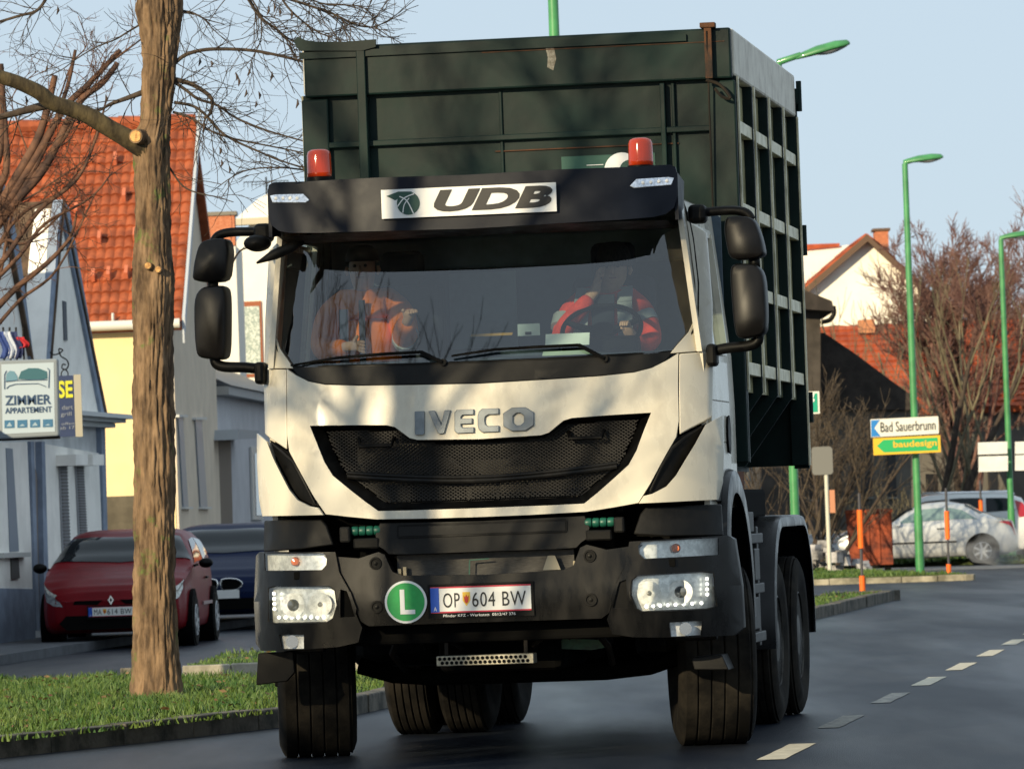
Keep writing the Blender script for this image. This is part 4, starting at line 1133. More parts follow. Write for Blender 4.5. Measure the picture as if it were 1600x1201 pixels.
for s in (-1, 1):
    mb = MB(); mb.lathe([(.0, -.004), (.010, 0), (.011, .008)], (px_ + s * .032, py_ - .143, pz_ + .03), 'y', 8); mb.build('eye', mat('eye', (.03, .02, .015), .3), pas, smooth='all', M=PI_)
    mb = MB(); mb.tube([(px_ + s * .088, py_ - .05, pz_ - .02), (px_ + s * .096, py_ - .045, pz_ + .005), (px_ + s * .09, py_ - .045, pz_ + .03)], [.008, .013, .010], 6); mb.build('ear', M_skin, pas, smooth='all', M=PI_)
mb = MB(); mb.box((px_ - .022, py_ - .152, pz_ - .040), (px_ + .022, py_ - .14, pz_ - .033)); mb.build('mouth', mat('lips', (.3, .12, .1), .6), pas, M=PI_)
mb = MB(); mb.grid(lambda u, v: (px_ + .098 * math.cos(2 * math.pi * u) * math.cos(v * math.pi / 2) ** .55, py_ - .045 + .104 * math.sin(2 * math.pi * u) * math.cos(v * math.pi / 2) ** .55, pz_ + .055 + .10 * math.sin(v * math.pi / 2)), 24, 8)
mb.build('hair', mat('dark_hair', (.015, .010, .008), .7), pas, smooth='all', M=PI_)
# things on the dash
def dash(name, a, b, y, h, m, label, cat, tilt=0.5):
    x0, z0 = tl(*a, y); x1, z1 = tl(*b, y)
    mb = MB(); cx, cz = (x0 + x1) / 2, min(z0, z1)
    mb.prism([(x0 - cx, 0, 0), (x1 - cx, 0, 0), (x1 - cx, abs(z1 - z0) * tilt, abs(z1 - z0)), (x0 - cx, abs(z1 - z0) * tilt, abs(z1 - z0))], (0, .006, 0))
    o = mb.build(name, m); o.location = wl(cx, y, cz); o.rotation_euler = (0, 0, -TYAW); tag(o, label, cat); return o
M_paper = mat('paper', (.75, .78, .74), .8)
dash('paper_sheet', (852, 541), (920, 519), .50, 0, M_paper, 'white sheet of papers leaning behind the windscreen in front of the driver', 'paper')
dash('delivery_note', (847, 556), (921, 546), .36, 0, mat('paper_green', (.6, .72, .55), .8), 'pale green form lying at the foot of the windscreen below the white papers', 'paper', 2)
bxo = dash('toll_box', (809, 525), (843, 505), .50, 0, mat('toll_box', (.32, .36, .36), .5), 'small pale toll box behind the windscreen beside the papers', 'toll box', .1)
mb = MB(); mb.box((-.02, -.004, .005), (.015, -.001, .022)); mb.build('toll_button', M_dark, bxo)
dash('ruler', (735, 526), (800, 519), .6, 0, mat('wood_yellow', (.5, .28, .06), .6), 'yellow ruler lying on the middle of the dashboard', 'ruler', 2)
# ============================================================ GROUND
def asphalt():
    m = mat('asphalt', (.006, .010, .019), .42, col2=(.022, .026, .034), detail=14, scale=.9, rvar=.0, bump=.35, bscale=90, stretch=(2.2, .35, 1), ramp=(.35, .65), spec=.09)
    n = m.node_tree.nodes; l = m.node_tree.links
    tc = n.new('ShaderNodeTexCoord'); mp = n.new('ShaderNodeMapping'); mp.inputs['Scale'].default_value = (.42, .045, 1); mp.inputs['Rotation'].default_value = (0, 0, .145)
    nz = n.new('ShaderNodeTexNoise'); nz.inputs['Scale'].default_value = 1.6; nz.inputs['Detail'].default_value = 5
    mr = n.new('ShaderNodeMapRange'); mr.inputs['From Min'].default_value = .38; mr.inputs['From Max'].default_value = .6
    mr.inputs['To Min'].default_value = .34; mr.inputs['To Max'].default_value = .48
    l.new(tc.outputs['Object'], mp.inputs[0]); l.new(mp.outputs[0], nz.inputs['Vector']); l.new(nz.outputs['Fac'], mr.inputs[0]); l.new(mr.outputs[0], n['Principled BSDF'].inputs['Roughness'])
    return m
M_asph = asphalt()
mb = MB(); mb.poly([(-900, -200, -.03), (900, -200, -.03), (900, 2200, -.03), (-900, 2200, -.03)])
tag(mb.build('ground', mat('far_ground', (.05, .06, .025), .95, col2=(.09, .08, .04), scale=.05)), kind='structure')
mb = MB(); mb.poly([(-60, -30, 0), (70, -30, 0), (110, 400, 0), (-20, 400, 0)])
tag(mb.build('road', M_asph), kind='structure')
M_line = mat('road_paint', (.62, .56, .42), .6, col2=(.40, .36, .27), scale=9, ramp=(.35, .7), detail=8)
M_linef = mat('road_paint_faded', (.38, .35, .28), .6, col2=(.12, .12, .11), scale=12, ramp=(.35, .6), detail=8)
ud = V((math.sin(TYAW), math.cos(TYAW), 0)); un = V((ud.y, -ud.x, 0))
for i, (x, y, w_) in enumerate(((1230, 1174, .15), (1315, 1127, .14), (1392, 1090, .13), (1452, 1064, .14), (1502, 1041, .14), (1548, 1020, .14), (1584, 1003, .14))):
    c = gnd(x, y); ln = 1.9
    mb = MB(); jit = random.Random(i)
    L1 = [c - ud * ln / 2 + ud * (ln * t / 8) + un * (w_ / 2 + jit.uniform(-.004, .004)) for t in range(9)]
    L2 = [c - ud * ln / 2 + ud * (ln * t / 8) - un * (w_ / 2 + jit.uniform(-.004, .004)) for t in range(9)]
    mb.poly([(p.x, p.y, .004) for p in L1] + [(p.x, p.y, .004) for p in L2[::-1]])
    tag(mb.build('road_marking', M_linef if i in (1, 2) else M_line), kind='structure')
for i in range(1, 16):
    c = gnd(1584, 1003) + ud * 3.72 * i
    mb = MB(); mb.poly([c - ud * .95 + un * .07 + V((0, 0, .004)), c + ud * .95 + un * .07 + V((0, 0, .004)), c + ud * .95 - un * .07 + V((0, 0, .004)), c - ud * .95 - un * .07 + V((0, 0, .004))])
    tag(mb.build('road_marking', M_line), kind='structure')
M_kerb = mat('kerb_stone', (.035, .034, .026), .85, col2=(.14, .125, .10), scale=4, bump=.5, bscale=40)
M_soil = mat('turf_soil', (.03, .045, .012), .95, col2=(.06, .075, .02), scale=3)
M_blade = mat('grass_blade', (.025, .080, .010), .6, col2=(.105, .155, .03), scale=2.6, ramp=(.35, .65))
M_leaf = mat('dead_leaf', (.07, .035, .015), .8, col2=(.20, .12, .05), scale=5)
def kerb(pts, w_=.15, h=.13, seed=1, m=None, ln=.9):
    """row of kerb stones along a polyline"""
    rs = random.Random(seed); mb = MB()
    for p, q in zip(pts, pts[1:]):
        p = V((p[0], p[1], 0)); q = V((q[0], q[1], 0)); d = q - p; L_ = d.length; d.normalize(); nn = V((d.y, -d.x, 0)); n = max(1, int(L_ / ln))
        for k in range(n):
            a = p + d * (L_ * k / n + .004); b = p + d * (L_ * (k + 1) / n - .004); hh = h + rs.uniform(-.008, .008); o = rs.uniform(-.008, .008)
            P4 = [a + nn * o, b + nn * o, b - nn * (w_ - o), a - nn * (w_ - o)]
            mb.prism([v + V((0, 0, -.02)) for v in P4], (0, 0, hh + .02))
    return tag(mb.build('kerb', m or M_kerb, bevel=.012), kind='structure')
def island(pts, h=.115):
    mb = MB(); mb.prism([V((p[0], p[1], -.02)) for p in pts], (0, 0, h + .02))
    return tag(mb.build('grass_verge', M_soil), kind='structure')
def in_poly(x, y, poly):
    r = False; n = len(poly)
    for i in range(n):
        x1, y1 = poly[i][0], poly[i][1]; x2, y2 = poly[(i + 1) % n][0], poly[(i + 1) % n][1]
        if (y1 > y) != (y2 > y) and x < (x2 - x1) * (y - y1) / (y2 - y1) + x1: r = not r
    return r
def grass(poly, n, h, wd, seed, z=.115, leaves=0, name='grass', avoid=None):
    rs = random.Random(seed); mb = MB(); xs = [p[0] for p in poly]; ys = [p[1] for p in poly]; c = 0
    while c < n:
        x = rs.uniform(min(xs), max(xs)); y = rs.uniform(min(ys), max(ys))
        if not in_poly(x, y, poly): continue
        c += 1
        t = .5 + .8 * noise.noise(V((x * 1.3, y * 1.3, 3)))
        if noise.noise(V((x * 2.2, y * .9, 11))) > .35: t *= .4
        a = rs.uniform(0, 6.28); hh = h * max(.25, t + rs.uniform(-.25, .5)); ln = rs.uniform(.2, .9) * hh; w_ = wd * rs.uniform(.6, 1.3); b = rs.uniform(0, 6.28)
        dx, dy = math.cos(a) * w_, math.sin(a) * w_; lx, ly = math.cos(b) * ln, math.sin(b) * ln
        mb.poly([(x - dx, y - dy, z), (x + dx, y + dy, z), (x + dx * .6 + lx * .4, y + dy * .6 + ly * .4, z + hh * .65), (x - dx * .6 + lx * .4, y - dy * .6 + ly * .4, z + hh * .65)])
        mb.poly([(x - dx * .6 + lx * .4, y - dy * .6 + ly * .4, z + hh * .65), (x + dx * .6 + lx * .4, y + dy * .6 + ly * .4, z + hh * .65), (x + lx, y + ly, z + hh)])
    mb.m = 1
    for k in range(leaves):
        x = rs.uniform(min(xs), max(xs)); y = rs.uniform(min(ys), max(ys))
        if not in_poly(x, y, poly): continue
        s_ = rs.uniform(.012, .034); zz = z + rs.uniform(.02, .06); a = rs.uniform(0, 6.28); ca, sa = math.cos(a) * s_, math.sin(a) * s_
        mb.poly([(x - ca, y - sa, zz), (x + sa * .5, y - ca * .5, zz + s_ * .5), (x + ca, y + sa, zz + .01), (x - sa * .5, y + ca * .5, zz - s_ * .2)])
    return tag(mb.build(name, [M_blade, M_leaf], recalc=False), kind='stuff')
K0 = gnd(0, 1184); K1 = gnd(420, 1138); kd = (K1 - K0).normalized()
Ka = K0 - kd * 5; Kb = K1 + kd * .8; Kc = Kb + ud * 9.5
kn = V((-kd.y, kd.x, 0)); kin = V((-ud.y, ud.x, 0))
E0 = gnd(-150, 1063, .115); E1 = gnd(300, 1064, .115)
kerb([Ka, Kb, Kc], seed=2)
isl = [Ka + kn * .15, Kb + kn * .17, Kc + kin * .15, (E1.x + 1.2, E1.y + .1), (E1.x, E1.y), (E0.x, E0.y)]
island(isl)
vis = [p for p in isl]
grass([(-3.7, 32.5), K0 + kn * .15, Kb + kn * .17, Kc + kin * .15, (E1.x + 1.2, E1.y), (E0.x, E0.y)], 30000, .075, .006, 5, leaves=700)
# creepers over the kerb
grass([K0 + kn * .22 , K1 + kn * .22, K1 - kn * .05, K0 - kn * .05], 900, .06, .008, 6, z=.10, name='kerb_grass')
# second island with pale stone kerb
J0 = gnd(286, 1063); J1 = gnd(430, 1058)
J2 = J1 + V((2.6, .4, 0))
kerb([(J0.x - .1, J0.y + 4.5), J0, J2][::-1] if False else [J0, J2], seed=5, m=mat('kerb_pale', (.24, .22, .17), .85, col2=(.38, .35, .28), scale=5, bump=.4, bscale=30), ln=.42)
q0 = V((J0.x, J0.y + .15, 0)); i2 = [(J0.x + .02, J0.y + .15), (J2.x, J2.y + .15), (J2.x + .8, J2.y + 5), (J0.x + .1, J0.y + 5)]
island(i2); grass(i2, 5000, .05, .007, 9, leaves=60)
# little kerb left of the tree
a = gnd(188, 1063); b = gnd(214, 1063); kerb([a, b], seed=8, ln=.3, h=.12)
# pavement by the houses, left
pA = at(0, 900, 60); 
# right-hand islands
r0 = gnd(1267, 969); r1 = gnd(1400, 937); rd = (r1 - r0).normalized(); rin = V((-rd.y, rd.x, 0))
rs0 = r0 - rd * 9
rb = r1 + rin * .9 - rd * 1.0
kerb([rs0, r1, r1 + rin * .8 - rd * .5, rs0 + rin * 3], seed=11, h=.14)
ir = [rs0 + rin * .15, r1 + rin * .12 - rd * .1, r1 + rin * .75 - rd * .6, rs0 + rin * 2.9]
island(ir); grass(ir, 6000, .06, .010, 12, leaves=60)
s0 = gnd(1240, 915); s1 = gnd(1522, 906); s2 = gnd(1470, 896); s3 = gnd(1240, 897)
kerb([s0, s1, s1 + V((-.6, 2.2, 0)), s3], seed=13, h=.10, ln=.6, m=mat('kerb_pale2', (.12, .11, .08), .85, col2=(.34, .31, .24), scale=2.2, bump=.4))
sd = (s1 - s0).normalized(); sn = V((-sd.y, sd.x, 0))
i3 = [s0 + sn * .16, s1 + sn * .16 - sd * .15, s1 + V((-.75, 2.1, 0)), s3 + V((0, -.15, 0))]
island(i3); grass(i3, 7000, .07, .014, 14, leaves=40)
t0 = gnd(1230, 889); t1 = gnd(1700, 885); 
i4 = [(t0.x, t0.y), (t1.x + 8, t1.y), (t1.x + 8, t1.y + 7), (t0.x, t0.y + 7)]
island(i4, .06); grass(i4, 9000, .10, .02, 15, z=.06, leaves=30)
mb = MB(); a = gnd(1230, 896.5); b = gnd(1640, 893); mb.poly([(a.x, a.y, .006), (b.x + 6, b.y, .006), (b.x + 6, b.y + 6, .006), (a.x, a.y + 6, .006)])
tag(mb.build('pavement', mat('pavement_grey', (.16, .155, .15), .8, var=.2, scale=2)), kind='structure')

# ============================================================ TREES
M_bark = None
def bark_mat(name, c1, c2, sc=9):
    m = mat(name, c1, .92, col2=c2, scale=sc, stretch=(1, 1, .34), bump=.95, bscale=30, ramp=(.36, .64), detail=12)
    return m
M_bark = bark_mat('bark', (.054, .033, .019), (.238, .155, .09), 11)
def lichen(m):
    n = m.node_tree.nodes; l = m.node_tree.links; p = n['Principled BSDF']; src = p.inputs['Base Color'].links[0].from_socket
    tc = n.new('ShaderNodeTexCoord'); nz = n.new('ShaderNodeTexNoise'); nz.inputs['Scale'].default_value = 4.5; nz.inputs['Detail'].default_value = 8; nz.inputs['Roughness'].default_value = .7
    rp = n.new('ShaderNodeValToRGB'); rp.color_ramp.elements[0].position = .57; rp.color_ramp.elements[1].position = .66
    mx = n.new('ShaderNodeMixRGB'); mx.inputs[2].default_value = (.10, .13, .035, 1)
    l.new(tc.outputs['Object'], nz.inputs['Vector']); l.new(nz.outputs['Fac'], rp.inputs[0]); l.new(rp.outputs[0], mx.inputs[0]); l.new(src, mx.inputs[1]); l.new(mx.outputs[0], p.inputs['Base Color'])
lichen(M_bark)
M_bark2 = bark_mat('bark_dark', (.028, .020, .016), (.075, .055, .04), 14)
M_twig = mat('twig', (.035, .026, .022), .85, col2=(.075, .055, .042), scale=9)
M_twigr = mat('twig_red', (.11, .05, .045), .85, col2=(.20, .11, .085), scale=2)
M_twigo = mat('twig_olive', (.10, .085, .05), .85, col2=(.19, .16, .10), scale=2)
M_cut = mat('cut_wood', (.34, .17, .06), .85, col2=(.60, .36, .13), scale=45)
def rvec(rs): return V((rs.uniform(-1, 1), rs.uniform(-1, 1), rs.uniform(-1, 1)))
def limb(mb, p, d, ln, r0, r1, rs, seg=5, wig=.18, grav=0.0, n=4):
    pts = [V(p)]; ds = [V(d).normalized()]; d = V(d).normalized()
    for k in range(seg):
        d = (d + rvec(rs) * wig + V((0, 0, grav))).normalized()
        pts.append(pts[-1] + d * (ln / seg)); ds.append(d)
    mb.tube(pts, [r0 + (r1 - r0) * k / seg for k in range(seg + 1)], n, cap=False)
    return pts, ds
def grow(mb, p, d, ln, r, depth, rs, kids_=(3, 5), spread=.8, ratio=.62, wig=.2, grav=.02, minr=.003, tip=.5, rr=.5, seg=5):
    n = 5 if r > .03 else (4 if r > .012 else 3)
    pts, ds = limb(mb, p, d, ln, r, r * tip, rs, seg, wig, grav, n)
    if depth <= 0: return
    for _ in range(rs.randint(*kids_)):
        t = rs.uniform(.25, 1.0); f = t * seg; i = min(seg - 1, int(f)); q = pts[i].lerp(pts[i + 1], f - i)
        nd = (ds[i + 1] + rvec(rs).normalized() * spread).normalized()
        grow(mb, q, nd, ln * ratio * rs.uniform(.6, 1.2) * (1.15 - .4 * t), max(minr, r * (1 - (1 - tip) * t) * rr * rs.uniform(.8, 1.2)), depth - 1, rs, kids_, spread, ratio, wig * 1.1, grav, minr, tip, rr, max(3, seg - 1))
def poly_branch(mb, px, Y, r0, r1, rs, n=6, dyn=0.0, twigs=0, tl_=(.2, .5), tr=.004, tdepth=1, spread=.9, tk=(2, 4), jit=.0):
    """a branch following measured points at depth Y (drifting dyn metres in depth), with side twigs"""
    w_ = [at(a, b, Y + dyn * i / max(1, len(px) - 1)) for i, (a, b) in enumerate(px)]
    pts = spline(w_, 5)
    if jit: pts = [p + rvec(rs) * jit for p in pts]
    mb.tube(pts, [r0 + (r1 - r0) * k / (len(pts) - 1) for k in range(len(pts))], n)
    for _ in range(twigs):
        i = rs.randint(1, len(pts) - 2); d = (pts[i + 1] - pts[i]).normalized()
        nd = (d * .8 + rvec(rs).normalized() * spread).normalized()
        grow(mb, pts[i], nd, rs.uniform(*tl_), tr, tdepth, rs, tk, .9, .62, .3, .0, .0022, .6, .7, 4)
    return pts
# --- the big roadside tree
TY = 40.6
tbase = gnd(247, 1090, .115); TY = tbase.y
prof = [(1110, 196, 298), (1092, 203, 290), (1060, 207, 286), (1000, 208, 283), (900, 210, 276), (800, 209, 272), (700, 206, 271), (640, 205, 271), (540, 208, 270), (470, 209, 273), (430, 210, 274), (400, 211, 269), (330, 211, 267), (270, 209, 267), (220, 206, 268), (190, 219, 269), (150, 222, 271), (90, 223, 276), (50, 219, 281), (15, 212, 285), (-30, 214, 284), (-120, 216, 276), (-260, 222, 268)]
big = empty('street_tree', (tbase.x, tbase.y, 0), 0, 'thick trunked bare tree with furrowed brown bark in the grass left of the truck', 'tree')
BI = Matrix.Translation(-V((tbase.x, tbase.y, 0)))
cs = []
for y, a, b in prof:
    p = at(a, y, TY); q = at(b, y, TY); cs.append(((p + q) / 2, (q - p).length / 2))
def trunk_at(t):
    f = t * (len(cs) - 1); i = min(len(cs) - 2, int(f)); u = f - i
    u = u * u * (3 - 2 * u) * .5 + u * .5
    return cs[i][0].lerp(cs[i + 1][0], u), cs[i][1] + (cs[i + 1][1] - cs[i][1]) * u
mb = MB(); NR, NA = 330, 110; k0 = len(mb.v)
for i in range(NR + 1):
    c, r = trunk_at(i / NR)
    for j in range(NA):
        a = 2 * math.pi * j / NA; nx, ny = math.cos(a), math.sin(a)
        q = V((nx * 1.0, ny * 1.0, c.z * .5))
        tw = a * 7 + 1.6 * noise.noise(V((nx * 1.5, ny * 1.5, c.z * .9)))
        ridge = noise.noise(V((nx * 5.5, ny * 5.5, c.z * 1.5))) ; r2 = noise.noise(V((nx * 12, ny * 12, c.z * 3.2)))
        lump = noise.noise(V((nx * 1.2, ny * 1.2, c.z * .8)))
        pl_ = noise.noise(V((nx * 8 + .6 * noise.noise(V((nx * 3, ny * 3, c.z * 5))), ny * 8, c.z * 4.5))); h = .014 * (1 - 2.6 * abs(ridge)) + .012 * (1 - 3 * abs(pl_)) + .008 * (1 - 2 * abs(r2)) + .026 * lump + .007 * noise.noise(V((nx * 20, ny * 20, c.z * 16)))
        if i < 22: h += .03 * (1 - i / 22) * math.sin(a * 5 + 1)
        rr = r - .024 + h
        mb.v.append((c.x + nx * rr, c.y + ny * rr, c.z))
for i in range(NR):
    for j in range(NA):
        mb.face((k0 + i * NA + j, k0 + i * NA + (j + 1) % NA, k0 + (i + 1) * NA + (j + 1) % NA, k0 + (i + 1) * NA + j))
tr = mb.build('trunk', M_bark, big, smooth='all', recalc=False, M=BI)
rs = random.Random(21)
# knots and sawn stubs
for (px, py, r_, ln) in ((212, 213, .044, .16), (231, 415, .024, .05), (247, 421, .022, .06)):
    p = at(px, py, TY - .16 - ln * .3); base = at(px + (18 if py < 300 else 6), py + 4, TY + .02)
    mb = MB(); mb.tube(spline([base, base.lerp(p, .5), p], 4), [r_ * 1.9, r_ * 1.8, r_ * 1.6, r_ * 1.45, r_ * 1.4, r_ * 1.32, r_ * 1.28, r_ * 1.22, r_ * 1.2], 14)
    st_o = mb.build('sawn_stub', M_bark, big, smooth=True, M=BI)
    d = (p - base).normalized(); mb = MB(); mb.tube([p, p + d * .006], [r_, r_ * .96], 16); mb.build('cut_face', M_cut, st_o, M=BI)
mb = MB()
pa = [(252, 240), (225, 232), (195, 214), (170, 200), (140, 182), (110, 170), (80, 160), (62, 145), (30, 130), (0, 120), (-60, 100)]
w_ = [at(a, b, TY - .05 * i) for i, (a, b) in enumerate(pa)]
pts = spline(w_, 4); rad = [.086 - .042 * (k / (len(pts) - 1)) ** .6 + .006 * noise.noise(pts[k] * 4) for k in range(len(pts))]
mb.tube(pts, rad, 18); mb.build('main_branch', bark_mat('bark_mossy', (.025, .018, .010), (.10, .075, .035), 12), big, smooth='all', M=BI)
mb = MB()
B = lambda *a, **k: poly_branch(mb, *a, **k)
B([(78, 163), (50, 170), (20, 178), (-20, 188)], TY, .035, .02, rs, twigs=6, tr=.006)
B([(225, 35), (200, 50), (180, 62), (150, 74), (120, 92), (95, 110), (70, 120)], TY, .008, .003, rs, twigs=14, tr=.0035)
B([(222, 145), (200, 153), (175, 162), (160, 170), (120, 192)], TY, .022, .006, rs, twigs=12, tr=.005)
B([(270, 15), (300, 20), (320, 30), (350, 38)], TY, .009, .003, rs, twigs=8, tr=.003)
B([(272, 20), (310, 24), (335, 48), (362, 72)], TY, .007, .002, rs, twigs=6, tr=.003)
B([(272, 100), (290, 86), (320, 78), (360, 77), (400, 80), (440, 88), (475, 97)], TY, .016, .010, rs, twigs=18, tr=.004)
B([(272, 124), (300, 132), (325, 148), (332, 160), (328, 178), (318, 185)], TY, .020, .010, rs, twigs=10, tr=.005)
B([(272, 128), (292, 142), (310, 155), (340, 165), (370, 185), (420, 205), (480, 222)], TY, .014, .006, rs, twigs=20, tr=.004)
B([(270, 175), (300, 185), (330, 205), (370, 218), (420, 228), (480, 240)], TY, .010, .005, rs, twigs=24, tr=.004)
B([(272, 160), (310, 170), (350, 210), (400, 235), (450, 255), (500, 268)], TY, .012, .005, rs, twigs=24, tr=.004)
B([(500, 270), (440, 262), (380, 268), (330, 300)], TY + 1.5, .008, .003, rs, twigs=16, tr=.004)
B([(265, 262), (285, 290), (310, 302), (340, 308), (365, 316)], TY, .008, .003, rs, twigs=6, tr=.003)
B([(375, -30), (392, 5), (410, 30), (435, 48), (458, 72)], TY, .016, .006, rs, twigs=26, tr=.005)
B([(395, -20), (440, -5), (480, 8), (520, 22), (560, 40), (590, 43)], TY, .014, .004, rs, twigs=34, tr=.005)
B([(430, -20), (450, 12), (475, 35), (500, 52), (520, 58)], TY, .010, .004, rs, twigs=24, tr=.004)
B([(455, -20), (500, 5), (560, 10), (590, 28)], TY, .008, .003, rs, twigs=22, tr=.004)
B([(380, -20), (405, 20), (408, 60), (395, 90), (390, 110)], TY, .007, .003, rs, twigs=12, tr=.003)
B([(82, -20), (60, 15), (30, 25), (-20, 40)], TY, .014, .010, rs, twigs=14, tr=.004)
B([(360, 418), (375, 392), (400, 385), (420, 384)], TY + 8, .010, .006, rs, twigs=2, tr=.003)
for k in range(5):      # crown above the frame
    a = rs.uniform(0, 6.28); grow(mb, cs[-2][0] + V((0, 0, .1 * k)), V((math.cos(a) * .7, math.sin(a) * .7, .9)), 2.6, .08, 3, rs, (3, 4), .8, .62, .2, .04, .005)
mb.build('branches', M_bark2, big, smooth='all', recalc=False, M=BI)
# seed pods on the twigs
mb = MB()
for (x, y) in ((312, 90), (330, 95), (390, 108), (425, 112), (385, 140), (404, 143), (368, 113), (372, 120), (400, 158), (343, 230), (346, 250), (358, 260), (420, 10), (428, 5), (436, 12), (455, 15), (90, 10), (165, 148), (40, 150), (73, 103), (465, 155), (318, 190)):
    p = at(x, y, TY + rs.uniform(-.3, .3)); q = p - V((rs.uniform(-.01, .02), 0, rs.uniform(.045, .075))); mb.tube([p, p.lerp(q, .5) + V((.008, 0, 0)), q], [.003, .011, .003], 5)
mb.build('seed_pods', mat('pod', (.04, .02, .012), .7), big, smooth=True, M=BI)

# --- pruned tree at the left edge of the frame
p0 = gnd(-75, 1020); Y2 = 47.0
lp = at(-80, 700, Y2)
tr2 = empty('pruned_tree', (lp.x, lp.y, 0), 0, 'pollarded tree with upright reddish shoots at the left edge before the orange roof', 'tree')
BI2 = Matrix.Translation(-V((lp.x, lp.y, 0)))
mb = MB(); sp = spline([V((lp.x, lp.y, -.02)), V((lp.x + .02, lp.y, 1.0)), V((lp.x - .05, lp.y, 2.0)), at(-60, 430, Y2), at(-40, 330, Y2)], 6)
mb.tube(sp, [.16 - .05 * k / (len(sp) - 1) for k in range(len(sp))], 14); mb.build('trunk', M_bark2, tr2, smooth='all', M=BI2)
mb = MB(); rs = random.Random(33); m3 = MB()
def stub(lst, r0, r1, tw):
    global mb
    pts = poly_branch(mb, lst, Y2, r0, r1, rs, n=7, twigs=tw, tr=.0045, tl_=(.15, .5), tdepth=2)
    return pts
for lst, r0, r1, tw in (
    ([(-60, 430), (-10, 340), (30, 270), (60, 215), (75, 165), (86, 118)], .05, .026, 8),
    ([(-60, 430), (0, 350), (50, 270), (78, 210), (104, 140), (118, 78)], .035, .014, 8),
    ([(-50, 420), (10, 320), (60, 240), (100, 170), (140, 130), (188, 78)], .05, .018, 12),
    ([(-40, 400), (20, 320), (70, 262), (120, 165), (160, 130), (184, 98)], .045, .022, 14),
    ([(-40, 380), (40, 290), (90, 230), (112, 195), (150, 120), (220, 62)], .03, .007, 10),
    ([(-40, 460), (10, 400), (60, 330), (120, 280), (150, 215), (165, 160)], .028, .008, 12),
    ([(-60, 350), (-5, 250), (2, 160), (0, 100)], .05, .03, 6),
    ([(-50, 330), (6, 280), (8, 200), (3, 130)], .04, .02, 4),
    ([(-40, 520), (20, 455), (75, 410), (110, 370), (120, 330)], .034, .008, 8),
    ([(-30, 540), (30, 470), (90, 420), (150, 300)], .02, .006, 8),
    ([(-30, 460), (30, 400), (70, 350), (140, 310), (175, 270)], .022, .005, 10),
    ([(-50, 500), (0, 380), (40, 330), (95, 300), (130, 255)], .022, .006, 12),
    ([(-40, 560), (0, 430), (20, 330), (60, 300), (150, 240)], .018, .005, 12),
    ([(-40, 470), (0, 380), (40, 380), (90, 340), (125, 300)], .02, .005, 12),
    ([(60, 215), (90, 160), (112, 100), (135, 70), (122, 25)], .010, .003, 8),
    ([(120, 165), (150, 130), (160, 100), (190, 60)], .008, .003, 8),
    ([(60, 280), (30, 200), (20, 150), (60, 110)], .008, .003, 10)):
    stub(lst, r0, r1, tw)
mb.build('shoots', mat('shoot_bark', (.04, .022, .018), .85, col2=(.15, .075, .045), scale=5), tr2, smooth='all', recalc=False, M=BI2)

def bare_tree(name, x, y, H, r, seed, label, m_t, m_c, stems=1, lean=.15, depth=4, kd_=(4, 6), spread=.7, ratio=.6, first=.25, minr=.006, grav=.05, group=None, width=1.0, rr=.5, z0=0):
    rs = random.Random(seed); t = empty(name, (x, y, z0), 0, label, 'tree' if name.endswith('tree') else 'bush', group)
    tm, cm = MB(), MB()
    for s_ in range(stems):
        a = rs.uniform(0, 6.28); off = V((math.cos(a) * r * (stems > 1) * 2, math.sin(a) * r * (stems > 1) * 2, -.05))
        d = V((math.cos(a) * lean * (1 + (stems > 1) * 1.5), math.sin(a) * lean, 1))
        pts, ds = limb(tm, off, d, H * (.7 if stems == 1 else .6), r, r * .35, rs, 9, .07, .03, 8)
        nb = int(10 * (1 if stems == 1 else .7))
        for k in range(nb):
            u = first + (1 - first) * (k + rs.random()) / nb; f = u * 9; i = min(8, int(f)); q = pts[i].lerp(pts[i + 1], f - i)
            a2 = rs.uniform(0, 6.28); nd = (V((math.cos(a2) * width, math.sin(a2) * width, .75)) * 1.0 + ds[i] * .3).normalized()
            grow(cm, q, nd, H * .42 * (1.25 - .6 * u) * rs.uniform(.7, 1.1), r * (.42 - .2 * u), depth - 1, rs, kd_, spread, ratio, .16, grav, minr, .45, rr)
    tm.build('trunk', m_t, t, smooth='all', recalc=False); cm.build('crown', m_c, t, smooth='all', recalc=False)
    return t
# trees standing on the near left kerb, outside the frame; their branches dapple the truck
def toward_sun(p, dist): return V((p.x + SUNV.x / math.cos(R(SUN_EL)) * dist, p.y + SUNV.y / math.cos(R(SUN_EL)) * dist, 0))
q = toward_sun(V((-.1, 32, 0)), 12.5)
bare_tree('street_tree', q.x, q.y, 10.5, .17, 5, 'bare street tree outside the left edge of the picture, nearest the camera', M_bark, M_bark2, depth=4, kd_=(4, 5), minr=.010, first=.3, rr=.62)
q = toward_sun(V((-1.6, 33, 0)), 21)
bare_tree('street_tree', q.x, q.y, 11.5, .2, 6, 'bare street tree outside the left edge, second back along the kerb', M_bark, M_bark2, depth=4, kd_=(2, 4), minr=.010, first=.3, rr=.6)

